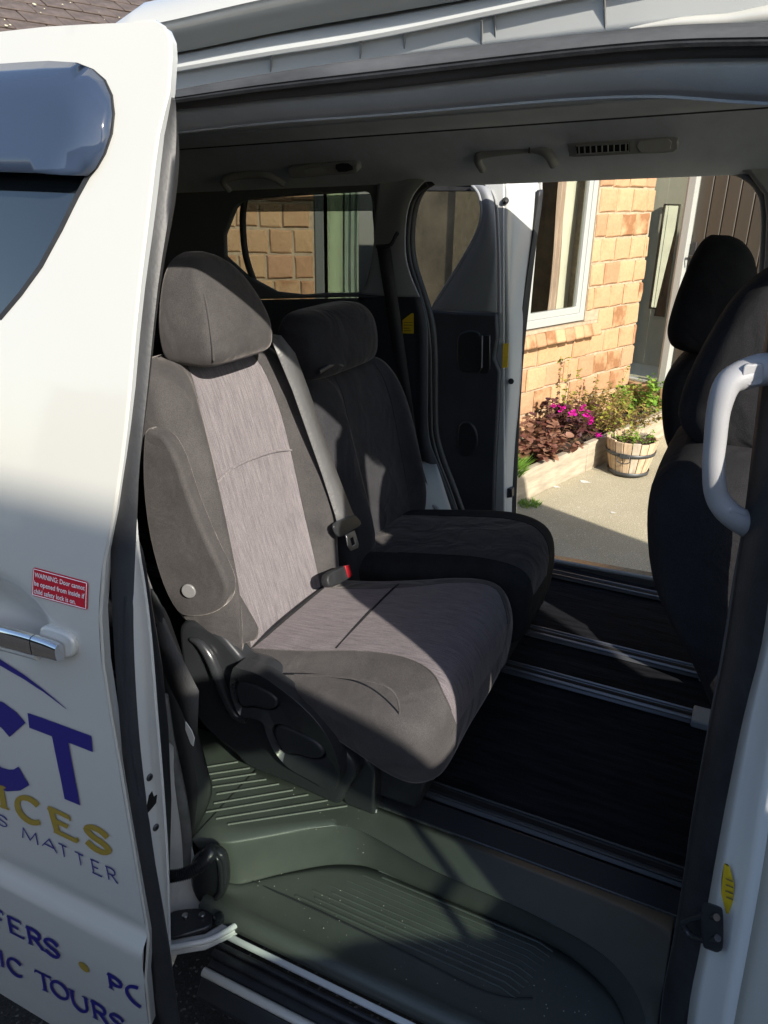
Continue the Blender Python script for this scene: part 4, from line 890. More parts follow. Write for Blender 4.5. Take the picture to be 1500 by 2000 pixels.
wh = [(-0.8516,1.7543),(-0.8017,1.7542),(-0.7695,1.7538),(-0.7302,1.751),(-0.7061,1.7438),(-0.6869,1.7328),(-0.6745,1.7182),(-0.6682,1.7004),(-0.6675,1.6816),(-0.6734,1.6623),(-0.6821,1.649),(-0.6923,1.6391),(-0.7054,1.6182),(-0.7246,1.5833),(-0.7493,1.5446),(-0.7783,1.5126),(-0.8092,1.4838)]
whole = [(-1.52,wh[0][1])]+list(wh)+[(-1.20,wh[-1][1]-.09),(-1.52,wh[-1][1]-.12)]
vs, fs = cdt(outer, [whole], .012)
mesh('skin', [(v.x, skin(v.x,v.y), v.y) for v in vs], fs, PAINT, door, angle=60)
vs, fs = cdt([(x-.05,z-.03 if z > 1 else z+.01) for x,z in outer], [whole], .05)
mesh('inner_panel', [(v.x, skin(v.x,v.y,False)+.055, v.y) for v in vs], fs, TRIM, door, angle=60)
# rolled edge of the skin
edge_o = [Vector((x, skin(x,z)+.001, z)) for x,z in fe_px]
tube('skin_edge', [p+Vector((0,.0018,0)) for p in edge_o], .0022, PAINT, door, n=6)
V = []; 
sheet('skin_return', [edge_o, [p+Vector((-.006,.02,0)) for p in edge_o]], FRAME, door)
tube('window_seal', [(x, skin(x,z)+.002, z) for x,z in whole[1:-2]], .0045, RUBBER, door, n=6)
vs, fs = cdt(whole, [], .06)
mesh('window_glass', [(v.x, skin(v.x,v.y,False)+.010, v.y) for v in vs], fs, DARKG, door, angle=80)
# smoked wind deflector over the top of the window
vis = [(-0.8523,1.7576),(-0.8024,1.7575),(-0.7702,1.757),(-0.7307,1.7536),(-0.7035,1.7457),(-0.6841,1.7337),(-0.6716,1.7181),(-0.6659,1.6998),(-0.6658,1.6801),(-0.6717,1.6608),(-0.6803,1.6469),(-0.6895,1.6402),(-0.7092,1.6401),(-0.7484,1.6425),(-0.7888,1.6433),(-0.8307,1.6437)]
vis = [(-1.52,vis[0][1])]+list(vis)+[(-1.52,vis[-1][1]+.005)]
vs, fs = cdt(vis, [], .014)
def edged(p, poly):
    d = 9
    for i in range(len(poly)):
        a = Vector(poly[i]); b = Vector(poly[(i+1)%len(poly)]); q = Vector(p); ab = b-a; t = max(0,min(1,(q-a).dot(ab)/max(ab.length_squared,1e-12))); d = min(d,(q-(a+ab*t)).length)
    return d
vt = vis[:13]  # top and front edge, glued down; the lower edge stands off
def visy(x, z):
    d = 9
    for i in range(len(vt)-1):
        a = Vector(vt[i]); b = Vector(vt[i+1]); q = Vector((x,z)); ab = b-a; t = max(0,min(1,(q-a).dot(ab)/max(ab.length_squared,1e-12))); d = min(d,(q-(a+ab*t)).length)
    s = min(1,d/.035); return skin(x,z,False)-.003-.022*math.sin(s*math.pi/2)
VS_ = mat('smoked_visor', (.028,.042,.075), .08, coat=.35, spec=.35)
mesh('wind_deflector', [(v.x, visy(v.x,v.y), v.y) for v in vs], fs, VS_, door, angle=80, solid=.003)
# handle
hp = [(-0.8862,1.0963),(-0.8365,1.1003),(-0.7793,1.1053),(-0.7313,1.1082),(-0.7075,1.1098),(-0.6886,1.1101)]
def hy(x,z,o_): return (x, skin(x,z,False)-o_, z)
ec = rpoly([hy(x,z,.012) for x,z in [(-0.73,1.1269),(-0.7035,1.1318),(-0.6833,1.1303),(-0.6748,1.1216),(-0.6752,1.109),(-0.6829,1.0998),(-0.7097,1.0907),(-0.7346,1.0879)]],3)
hb = slab('handle_base', ec, (0,.034,0), PAINT, door, bevel=.005, bseg=3)
def hbar(name, pts, hh, m, o_=.020, dep=.007, ends=(1,1)):
    P = cr([hy(x,z,o_) for x,z in pts], 6); rings = []
    for i,p in enumerate(P):
        t = i/(len(P)-1); k_ = hh*(ends[0]*(1-t)+ends[1]*t); rings.append([p+Vector((0,-dep*math.copysign(abs(math.sin(a))**.6,math.sin(a)),k_*math.copysign(abs(math.cos(a))**.7,math.cos(a)))) for a in [2*math.pi*k/20 for k in range(20)]])
    return loft_mesh(name, rings, m, door, nu=1, nv=1, angle=50)
h1 = hbar('door_handle', hp[:4], .0150, CHROME, ends=(1.05,.95)); hbar('handle_tip', [((hp[3][0]*.93+hp[4][0]*.07),(hp[3][1]*.93+hp[4][1]*.07)),hp[4],hp[5]], .0142, CHROME, ends=(1,.78))
tube('handle_underside', [hy(x,z-.017,.016) for x,z in hp[:4]], .006, PAINT, door, n=8, smooth=3)
# red warning sticker
sq = [(-0.7396,1.2032),(-0.6496,1.2046),(-0.6523,1.1685),(-0.7444,1.1654)]
def onskin(x,z,o_): return (x, skin(x,z)-o_, z)
def quadpt(u,v): # u right, v down
    a,b,c,d = [Vector(q) for q in sq]; return a.lerp(b,u).lerp(d.lerp(c,u),v)
def rsticker(ins, o_, m, name, par):
    pts = []
    r = .10-ins
    for cx,cy,a0 in ((1-ins-r*.5,ins+r,-90),(1-ins-r*.5,1-ins-r,0),(ins+r*.5,1-ins-r,90),(ins+r*.5,ins+r,180)):
        for k in range(5): a = math.radians(a0+k*22.5); pts.append((cx+r*.5*math.cos(a), cy+r*math.sin(a)))
    vs_, fs_ = cdt([tuple(quadpt(u,v)) for u,v in pts], [], .012)
    return mesh(name, [onskin(v.x,v.y,o_) for v in vs_], fs_, m, par)
stk = rsticker(0, .0012, RED, 'warning_sticker', door); stk['label'] = 'red sticker with white warning text above the handle'
bd = []
for k in range(4):
    (u0,v0),(u1,v1) = [((.03,.05),(.97,.05)),((.975,.06),(.975,.94)),((.97,.95),(.03,.95)),((.025,.94),(.025,.06))][k]
    bd += [onskin(*quadpt(u0+(u1-u0)*i/8, v0+(v1-v0)*i/8), .0018) for i in range(9)]
tube('sticker_border', bd, .0005, WHITEI, stk, n=4, closed=True)
def textmesh(body, u0, v0, u1, v1, o_, m, par, name='warning_text', quad=quadpt, asp=None):
    cu = bpy.data.curves.new('t','FONT'); cu.body = body; cu.size = 1; cu.resolution_u = 3; cu.offset = .012
    to = bpy.data.objects.new('t', cu); COL.objects.link(to); bpy.context.view_layer.update()
    me = bpy.data.meshes.new_from_object(to.evaluated_get(bpy.context.evaluated_depsgraph_get()))
    xs_ = [v.co.x for v in me.vertices]; x0_,x1_ = min(xs_), max(xs_)
    V = [onskin(*quad(u0+(u1-u0)*(v.co.x-x0_)/(x1_-x0_), v1+(v0-v1)*(v.co.y)/.73), o_) for v in me.vertices]
    F = [tuple(p.vertices) for p in me.polygons]
    bpy.data.objects.remove(to); bpy.data.meshes.remove(me)
    return mesh(name, V, F, m, par, smooth=False)
textmesh('WARNING: Door cannot', .05,.14,.95,.31, .0020, WHITEI, stk)
textmesh('be opened from inside if', .05,.42,.95,.60, .0020, WHITEI, stk)
textmesh('child safety lock is on.', .05,.70,.80,.88, .0020, WHITEI, stk)
# lettering
def letters(name, glyphs, m, label):
    V = []; F = []; k = 0
    for g in glyphs:
        for L,R_ in g:
            k += 1; s = len(V); n = len(L)
            for (x,z),(x2,z2) in zip(L,R_): V.append(onskin(x,z,.0014+.00012*(k%9))); V.append(onskin(x2,z2,.0014+.00012*(k%9)))
            for i in range(n-1): F.append((s+2*i,s+2*i+1,s+2*i+3,s+2*i+2))
    o = mesh(name, V, F, m, door, smooth=False); o['label'] = label; return o
letters('lettering', [[[[(-0.7899,0.9647),(-0.8057,0.9759),(-0.8267,0.9831),(-0.8511,0.9845),(-0.8783,0.979),(-0.907,0.965),(-0.9326,0.9425),(-0.9491,0.9164),(-0.9557,0.8909),(-0.9536,0.8676),(-0.9439,0.8477),(-0.9277,0.8324),(-0.9062,0.8229),(-0.8808,0.8203),(-0.8527,0.8252),(-0.8234,0.8389),(-0.8023,0.8566)],[(-0.827,0.9287),(-0.8408,0.9386),(-0.8559,0.9436),(-0.8714,0.9443),(-0.8842,0.9415),(-0.8924,0.9373),(-0.8974,0.9328),(-0.9021,0.9251),(-0.9048,0.9133),(-0.9032,0.8994),(-0.8964,0.8859),(-0.8847,0.8751),(-0.8698,0.8685),(-0.8538,0.8665),(-0.8395,0.8688),(-0.8297,0.8732),(-0.8187,0.8821)]]],[[[(-0.783,0.9826),(-0.725,0.9847),(-0.6697,0.986)],[(-0.7839,0.9589),(-0.7256,0.9604),(-0.6696,0.9615)]],[[(-0.7419,0.9622),(-0.7394,0.9299),(-0.7362,0.8956),(-0.7342,0.8608)],[(-0.7126,0.9626),(-0.7102,0.9305),(-0.7082,0.8969),(-0.7055,0.8619)]]]], NAVY, 'large navy letters CT on the door')
letters('lettering', [[[[(-0.8605,0.7935),(-0.8602,0.8036),(-0.8599,0.8135),(-0.8596,0.8234),(-0.8593,0.8332)],[(-0.8731,0.7866),(-0.8727,0.7967),(-0.8723,0.8068),(-0.8719,0.8168),(-0.8716,0.8266)]],[[(-0.8792,0.7868),(-0.8568,0.7891)],[(-0.8768,0.7911),(-0.8545,0.7933)]],[[(-0.8776,0.8269),(-0.8556,0.8288)],[(-0.8753,0.831),(-0.8534,0.8328)]]],[[[(-0.7865,0.8305),(-0.7923,0.8342),(-0.7998,0.8363),(-0.8083,0.8363),(-0.8173,0.8339),(-0.8265,0.8289),(-0.8347,0.8213),(-0.8402,0.8124),(-0.8424,0.8038),(-0.8417,0.796),(-0.8384,0.7895),(-0.833,0.7846),(-0.8258,0.7816),(-0.8174,0.7808),(-0.8083,0.7824),(-0.799,0.7865),(-0.7917,0.7922)],[(-0.7961,0.8199),(-0.8013,0.8233),(-0.8073,0.8249),(-0.8137,0.8249),(-0.8195,0.8234),(-0.8239,0.8209),(-0.8269,0.8181),(-0.829,0.8146),(-0.8302,0.81),(-0.8296,0.8047),(-0.8271,0.7998),(-0.8228,0.7959),(-0.8171,0.7935),(-0.8107,0.7929),(-0.8045,0.7939),(-0.7994,0.7962),(-0.7945,0.8)]]],[[[(-0.7542,0.7966),(-0.7556,0.8063),(-0.7571,0.8159),(-0.7586,0.8254),(-0.7601,0.8349)],[(-0.7655,0.7889),(-0.7669,0.7986),(-0.7684,0.8084),(-0.7698,0.818),(-0.7713,0.8276)]],[[(-0.7734,0.8273),(-0.7633,0.8271),(-0.7533,0.8269),(-0.7433,0.8267),(-0.7334,0.8266)],[(-0.7688,0.8354),(-0.7587,0.8352),(-0.7487,0.835),(-0.7388,0.8347),(-0.729,0.8345)]],[[(-0.7651,0.808),(-0.7583,0.8079),(-0.7516,0.8079),(-0.7449,0.8078),(-0.7382,0.8077)],[(-0.7604,0.8162),(-0.7537,0.8161),(-0.747,0.8161),(-0.7403,0.816),(-0.7337,0.8159)]],[[(-0.7676,0.7885),(-0.7563,0.7885),(-0.745,0.7884),(-0.7339,0.7884),(-0.7228,0.7884)],[(-0.7629,0.797),(-0.7516,0.7969),(-0.7404,0.7968),(-0.7293,0.7967),(-0.7183,0.7967)]],[[(-0.7331,0.8293),(-0.732,0.8229)],[(-0.7293,0.8318),(-0.7282,0.8255)]],[[(-0.7187,0.7938),(-0.7197,0.8004)],[(-0.7225,0.7912),(-0.7235,0.7977)]]],[[[(-0.6583,0.8301),(-0.6601,0.8314),(-0.6626,0.8332),(-0.6658,0.8351),(-0.6695,0.8365),(-0.6738,0.8373),(-0.6785,0.8376),(-0.6834,0.8375),(-0.6881,0.8367),(-0.6927,0.8351),(-0.6976,0.8325),(-0.7029,0.8282),(-0.7066,0.8216),(-0.7052,0.8172),(-0.7025,0.8144),(-0.6991,0.812),(-0.6953,0.8099),(-0.6908,0.8085),(-0.6857,0.8075),(-0.6808,0.8066),(-0.6768,0.8055),(-0.6734,0.8039),(-0.6704,0.8021),(-0.6684,0.8005),(-0.6684,0.8003),(-0.6675,0.8023),(-0.6676,0.8022),(-0.6695,0.801),(-0.6718,0.7999),(-0.6748,0.7993),(-0.6789,0.799),(-0.6832,0.7992),(-0.687,0.7997),(-0.6904,0.8009),(-0.6937,0.8027),(-0.6968,0.8046),(-0.6989,0.806)],[(-0.6667,0.8201),(-0.6685,0.8213),(-0.6709,0.8231),(-0.6737,0.8248),(-0.6766,0.8259),(-0.6801,0.8265),(-0.6842,0.8267),(-0.6883,0.8266),(-0.6914,0.8261),(-0.694,0.8252),(-0.6963,0.824),(-0.6964,0.8238),(-0.6951,0.8261),(-0.6951,0.8262),(-0.6934,0.8244),(-0.6906,0.8224),(-0.6874,0.8206),(-0.6836,0.8194),(-0.6788,0.8185),(-0.6737,0.8176),(-0.6692,0.8162),(-0.6654,0.8144),(-0.6619,0.8124),(-0.659,0.8099),(-0.6572,0.806),(-0.66,0.7994),(-0.665,0.7946),(-0.6698,0.7913),(-0.6747,0.7891),(-0.6796,0.788),(-0.6846,0.7877),(-0.6896,0.7878),(-0.6942,0.7885),(-0.6985,0.7899),(-0.7023,0.792),(-0.7055,0.794),(-0.7076,0.7953)]]]], GOLD, 'gold serif letters ICES on the door')
letters('lettering', [[[[(-0.8649,0.7682),(-0.8657,0.7689),(-0.8668,0.7698),(-0.8683,0.7709),(-0.8701,0.7716),(-0.8723,0.772),(-0.8747,0.7722),(-0.8773,0.7721),(-0.8797,0.7718),(-0.8821,0.771),(-0.8845,0.7699),(-0.8869,0.7683),(-0.8887,0.7661),(-0.8885,0.7642),(-0.8874,0.7628),(-0.8859,0.7616),(-0.8842,0.7605),(-0.882,0.7598),(-0.8793,0.7592),(-0.8767,0.7587),(-0.8747,0.758),(-0.8729,0.7572),(-0.8714,0.7561),(-0.8704,0.7552),(-0.8703,0.7546),(-0.8704,0.7545),(-0.8715,0.7537),(-0.8732,0.7527),(-0.8751,0.752),(-0.8771,0.7516),(-0.8796,0.7515),(-0.882,0.7516),(-0.8841,0.7519),(-0.8859,0.7526),(-0.8876,0.7536),(-0.889,0.7547),(-0.89,0.7554)],[(-0.8672,0.7657),(-0.8681,0.7664),(-0.8692,0.7674),(-0.8706,0.7683),(-0.8722,0.769),(-0.8741,0.7693),(-0.8764,0.7695),(-0.8788,0.7695),(-0.8808,0.7692),(-0.8827,0.7685),(-0.8846,0.7677),(-0.8857,0.7669),(-0.8858,0.7669),(-0.8857,0.7663),(-0.8849,0.7653),(-0.8835,0.7641),(-0.8819,0.7631),(-0.8799,0.7624),(-0.8774,0.7619),(-0.8747,0.7614),(-0.8725,0.7607),(-0.8706,0.7597),(-0.869,0.7586),(-0.8678,0.7574),(-0.8674,0.7557),(-0.8689,0.7534),(-0.8712,0.7516),(-0.8737,0.7503),(-0.8761,0.7493),(-0.8786,0.7489),(-0.8813,0.7487),(-0.8838,0.7489),(-0.8862,0.7492),(-0.8882,0.75),(-0.89,0.7511),(-0.8914,0.7521),(-0.8924,0.7529)]]],[[[(-0.8365,0.7465),(-0.8321,0.7652),(-0.8224,0.7466),(-0.8084,0.765),(-0.8077,0.7458)],[(-0.8391,0.7454),(-0.8323,0.7697),(-0.8211,0.7511),(-0.8061,0.7707),(-0.8051,0.7475)]]],[[[(-0.7969,0.7493),(-0.7806,0.7677),(-0.7695,0.7478)],[(-0.7982,0.7502),(-0.7793,0.7717),(-0.7672,0.7499)]],[[(-0.7915,0.7551),(-0.7871,0.7549),(-0.7827,0.7548),(-0.7783,0.7546),(-0.774,0.7545)],[(-0.7899,0.7577),(-0.7855,0.7576),(-0.7811,0.7574),(-0.7768,0.7573),(-0.7724,0.7571)]]],[[[(-0.762,0.7699),(-0.758,0.7698),(-0.7541,0.7697),(-0.7502,0.7697),(-0.7463,0.7696)],[(-0.7605,0.7725),(-0.7566,0.7724),(-0.7527,0.7723),(-0.7487,0.7722),(-0.7448,0.7721)]],[[(-0.7521,0.75),(-0.7521,0.7555),(-0.7521,0.7609),(-0.7521,0.7664),(-0.7522,0.7718)],[(-0.7546,0.7484),(-0.7546,0.7539),(-0.7546,0.7594),(-0.7546,0.7649),(-0.7546,0.7703)]]],[[[(-0.7307,0.7693),(-0.7267,0.7693),(-0.7227,0.7693),(-0.7188,0.7692),(-0.7148,0.7692)],[(-0.7293,0.7718),(-0.7253,0.7718),(-0.7214,0.7718),(-0.7174,0.7718),(-0.7134,0.7717)]],[[(-0.7201,0.75),(-0.7202,0.7553),(-0.7204,0.7607),(-0.7206,0.766),(-0.7209,0.7713)],[(-0.7225,0.7484),(-0.7226,0.7538),(-0.7228,0.7591),(-0.723,0.7645),(-0.7232,0.7698)]]],[[[(-0.6981,0.7462),(-0.6982,0.7523),(-0.6983,0.7584),(-0.6984,0.7645),(-0.6985,0.7705)],[(-0.7004,0.7447),(-0.7005,0.7508),(-0.7006,0.7569),(-0.7007,0.763),(-0.7009,0.769)]],[[(-0.7025,0.7685),(-0.6984,0.7685),(-0.6944,0.7685),(-0.6904,0.7686),(-0.6863,0.7686)],[(-0.7012,0.771),(-0.6971,0.771),(-0.6931,0.771),(-0.6891,0.7711),(-0.6851,0.7711)]],[[(-0.7001,0.7564),(-0.6974,0.7564),(-0.6947,0.7565),(-0.692,0.7565),(-0.6893,0.7565)],[(-0.6988,0.759),(-0.6961,0.759),(-0.6934,0.759),(-0.6907,0.759),(-0.688,0.7591)]],[[(-0.7021,0.7442),(-0.6975,0.7442),(-0.693,0.7443),(-0.6885,0.7444),(-0.684,0.7445)],[(-0.7008,0.7467),(-0.6962,0.7468),(-0.6917,0.7469),(-0.6872,0.747),(-0.6827,0.747)]]],[[[(-0.669,0.748),(-0.6693,0.754),(-0.6696,0.7599),(-0.6699,0.7659),(-0.6702,0.7717)],[(-0.6713,0.7465),(-0.6716,0.7525),(-0.6719,0.7584),(-0.6722,0.7644),(-0.6725,0.7703)]],[[(-0.6746,0.7697),(-0.6726,0.7698),(-0.6698,0.77),(-0.6668,0.7701),(-0.6644,0.77),(-0.6626,0.7697),(-0.661,0.7694),(-0.6598,0.7688),(-0.6589,0.768),(-0.6583,0.7669),(-0.658,0.7654),(-0.6579,0.7639),(-0.6582,0.7629),(-0.6585,0.7625),(-0.6592,0.7619),(-0.6603,0.7613),(-0.6618,0.7607),(-0.6637,0.7605),(-0.6661,0.7604),(-0.6685,0.7604),(-0.6701,0.7605)],[(-0.6734,0.7722),(-0.6714,0.7723),(-0.6686,0.7725),(-0.6656,0.7726),(-0.6631,0.7725),(-0.6611,0.7722),(-0.6594,0.7718),(-0.658,0.7711),(-0.6569,0.7702),(-0.6561,0.7687),(-0.6557,0.7669),(-0.6557,0.765),(-0.6562,0.7631),(-0.6574,0.7613),(-0.659,0.7599),(-0.6607,0.759),(-0.6626,0.7583),(-0.6648,0.758),(-0.6674,0.7579),(-0.6698,0.7579),(-0.6714,0.7579)]],[[(-0.665,0.7583),(-0.6626,0.7555),(-0.6601,0.7526),(-0.6576,0.7497),(-0.6551,0.7468)],[(-0.663,0.7605),(-0.6606,0.7577),(-0.6581,0.7548),(-0.6556,0.7519),(-0.6531,0.7491)]]]], NAVY, 'thin navy spaced letters S MATTER on the door')
letters('lettering', [[[[(-0.9324,0.5251),(-0.9309,0.5368),(-0.9294,0.5483),(-0.928,0.5596),(-0.9266,0.5708)],[(-0.9412,0.519),(-0.9396,0.5307),(-0.9381,0.5423),(-0.9366,0.5538),(-0.9351,0.5651)]],[[(-0.9361,0.5644),(-0.9299,0.5648),(-0.9236,0.5651),(-0.9175,0.5654),(-0.9113,0.5657)],[(-0.9319,0.5712),(-0.9257,0.5715),(-0.9195,0.5718),(-0.9134,0.5721),(-0.9073,0.5724)]],[[(-0.9358,0.5419),(-0.9317,0.5421),(-0.9275,0.5424),(-0.9234,0.5426),(-0.9192,0.5429)],[(-0.9316,0.5488),(-0.9275,0.549),(-0.9233,0.5492),(-0.9192,0.5495),(-0.9151,0.5497)]],[[(-0.943,0.52),(-0.9328,0.5207)],[(-0.9408,0.5235),(-0.9307,0.5241)]],[[(-0.9108,0.568),(-0.911,0.5613)],[(-0.9078,0.5701),(-0.9081,0.5635)]]],[[[(-0.8978,0.5287),(-0.896,0.5395),(-0.8943,0.5502),(-0.8926,0.5607),(-0.891,0.5711)],[(-0.9062,0.5229),(-0.9044,0.5339),(-0.9026,0.5446),(-0.9009,0.5553),(-0.8993,0.5658)]],[[(-0.901,0.5649),(-0.8937,0.5653),(-0.8864,0.5657),(-0.8791,0.5661),(-0.8719,0.5665)],[(-0.897,0.5716),(-0.8897,0.5719),(-0.8825,0.5723),(-0.8752,0.5727),(-0.8681,0.573)]],[[(-0.9005,0.544),(-0.8956,0.5443),(-0.8906,0.5446),(-0.8857,0.5449),(-0.8809,0.5452)],[(-0.8964,0.5508),(-0.8915,0.5511),(-0.8866,0.5514),(-0.8818,0.5516),(-0.8769,0.5519)]],[[(-0.9081,0.522),(-0.8998,0.5226),(-0.8915,0.5231),(-0.8833,0.5237),(-0.8751,0.5243)],[(-0.9039,0.5291),(-0.8956,0.5296),(-0.8874,0.5301),(-0.8792,0.5307),(-0.8711,0.5312)]],[[(-0.8714,0.5688),(-0.8724,0.5618)],[(-0.8686,0.5707),(-0.8696,0.5636)]],[[(-0.8717,0.5287),(-0.8705,0.536)],[(-0.8745,0.5267),(-0.8734,0.5341)]]],[[[(-0.855,0.5282),(-0.8537,0.5387),(-0.8525,0.549),(-0.8514,0.5592),(-0.8503,0.5694)],[(-0.8632,0.5223),(-0.8619,0.5329),(-0.8606,0.5433),(-0.8594,0.5536),(-0.8583,0.5638)]],[[(-0.8613,0.5618),(-0.858,0.5621),(-0.8532,0.5625),(-0.8482,0.5628),(-0.8442,0.5627),(-0.8412,0.5624),(-0.8388,0.5618),(-0.837,0.5609),(-0.8358,0.5597),(-0.8352,0.558),(-0.8351,0.5558),(-0.8354,0.5538),(-0.8355,0.5534),(-0.8351,0.5539),(-0.8357,0.5534),(-0.8375,0.5525),(-0.8399,0.5516),(-0.8431,0.5511),(-0.8471,0.5509),(-0.851,0.5509),(-0.8538,0.5508)],[(-0.8561,0.5709),(-0.8528,0.5712),(-0.848,0.5716),(-0.8429,0.5719),(-0.8385,0.5718),(-0.8353,0.5714),(-0.8324,0.5707),(-0.8301,0.5696),(-0.8283,0.5678),(-0.8274,0.5651),(-0.8272,0.5617),(-0.8277,0.5578),(-0.8295,0.5532),(-0.8332,0.5487),(-0.837,0.5457),(-0.8405,0.5438),(-0.8441,0.5425),(-0.8481,0.5418),(-0.8526,0.5415),(-0.8566,0.5415),(-0.8594,0.5415)]],[[(-0.8489,0.5427),(-0.8455,0.5377),(-0.8421,0.5328),(-0.8388,0.5278),(-0.8354,0.5228)],[(-0.8414,0.551),(-0.838,0.5461),(-0.8346,0.5412),(-0.8312,0.5363),(-0.8279,0.5314)]],[[(-0.8662,0.5231),(-0.8539,0.524)],[(-0.8642,0.5265),(-0.852,0.5273)]],[[(-0.8386,0.525),(-0.8265,0.5258)],[(-0.8367,0.5284),(-0.8247,0.5292)]]],[[[(-0.7884,0.5641),(-0.7895,0.5653),(-0.791,0.5672),(-0.7929,0.5692),(-0.7953,0.5706),(-0.7982,0.5713),(-0.8014,0.5716),(-0.8049,0.5714),(-0.8084,0.5705),(-0.8121,0.5686),(-0.8159,0.5658),(-0.8201,0.5615),(-0.8229,0.5561),(-0.8227,0.5523),(-0.8213,0.5495),(-0.8194,0.547),(-0.8171,0.5449),(-0.8142,0.5435),(-0.8107,0.5425),(-0.8075,0.5416),(-0.8049,0.5404),(-0.8028,0.5388),(-0.8009,0.537),(-0.7998,0.5352),(-0.7996,0.5344),(-0.7994,0.535),(-0.7998,0.5344),(-0.8013,0.5332),(-0.803,0.5321),(-0.8051,0.5315),(-0.8079,0.5311),(-0.8109,0.5313),(-0.8134,0.5318),(-0.8156,0.533),(-0.8177,0.5349),(-0.8194,0.5369),(-0.8207,0.5383)],[(-0.7954,0.5559),(-0.7965,0.5571),(-0.7979,0.5589),(-0.7996,0.5607),(-0.8015,0.5618),(-0.8038,0.5623),(-0.8066,0.5626),(-0.8094,0.5624),(-0.8116,0.5619),(-0.8134,0.5609),(-0.8151,0.5597),(-0.8154,0.5594),(-0.8149,0.5603),(-0.8149,0.5596),(-0.8139,0.5576),(-0.8123,0.5555),(-0.8103,0.5538),(-0.8079,0.5525),(-0.8047,0.5516),(-0.8012,0.5507),(-0.7983,0.5493),(-0.7959,0.5475),(-0.7938,0.5454),(-0.7922,0.5429),(-0.7917,0.5394),(-0.794,0.534),(-0.7979,0.5293),(-0.8019,0.5257),(-0.8058,0.5233),(-0.8096,0.5221),(-0.8132,0.5217),(-0.8167,0.5218),(-0.8198,0.5225),(-0.8225,0.5239),(-0.8248,0.5261),(-0.8267,0.5282),(-0.828,0.5296)]]]], NAVY, 'navy serif letters FERS on the lower door')
letters('lettering', [[[[(-0.6884,0.5294),(-0.6876,0.538),(-0.6868,0.5465),(-0.686,0.555),(-0.6853,0.5634)],[(-0.6954,0.5241),(-0.6945,0.5328),(-0.6937,0.5415),(-0.6929,0.55),(-0.6921,0.5584)]],[[(-0.6949,0.557),(-0.692,0.5568),(-0.6879,0.5564),(-0.6836,0.5559),(-0.68,0.5552),(-0.6773,0.5544),(-0.6749,0.5535),(-0.6731,0.5525),(-0.672,0.5512),(-0.6714,0.5496),(-0.6713,0.5476),(-0.6715,0.5461),(-0.6713,0.5466),(-0.6706,0.5473),(-0.6716,0.5468),(-0.6735,0.546),(-0.6757,0.5455),(-0.6786,0.5455),(-0.6821,0.546),(-0.6855,0.5466),(-0.6879,0.5471)],[(-0.6901,0.5657),(-0.6873,0.5654),(-0.6832,0.565),(-0.6787,0.5645),(-0.675,0.5638),(-0.6721,0.5629),(-0.6695,0.562),(-0.6673,0.5607),(-0.6657,0.5589),(-0.6647,0.5562),(-0.6645,0.553),(-0.665,0.5493),(-0.6669,0.5445),(-0.6705,0.5406),(-0.6737,0.5385),(-0.6767,0.5373),(-0.6798,0.5367),(-0.6833,0.5367),(-0.6871,0.5372),(-0.6905,0.5378),(-0.6929,0.5382)]],[[(-0.698,0.5258),(-0.6875,0.5246)],[(-0.6963,0.529),(-0.6858,0.5277)]]]], NAVY, 'navy serif letter P at the front edge of the lower door')
letters('lettering', [[[[(-0.6306,0.5714),(-0.6357,0.5704),(-0.6408,0.5685),(-0.6458,0.5658),(-0.6507,0.562),(-0.6552,0.5572),(-0.659,0.5514),(-0.6615,0.5454),(-0.6626,0.5397),(-0.6626,0.5346),(-0.6615,0.5299),(-0.6595,0.5258),(-0.6566,0.5222),(-0.653,0.5192),(-0.6488,0.517),(-0.6441,0.5155),(-0.6391,0.5149)],[(-0.6345,0.5616),(-0.6392,0.5607),(-0.6434,0.5591),(-0.647,0.5571),(-0.6499,0.5549),(-0.6519,0.5527),(-0.6532,0.5507),(-0.6542,0.5484),(-0.6548,0.5455),(-0.6547,0.542),(-0.6538,0.5385),(-0.6522,0.535),(-0.6497,0.5319),(-0.6464,0.5293),(-0.6426,0.5273),(-0.6384,0.526),(-0.6337,0.5254)]]]], NAVY, 'navy curved letter cut by the door edge')
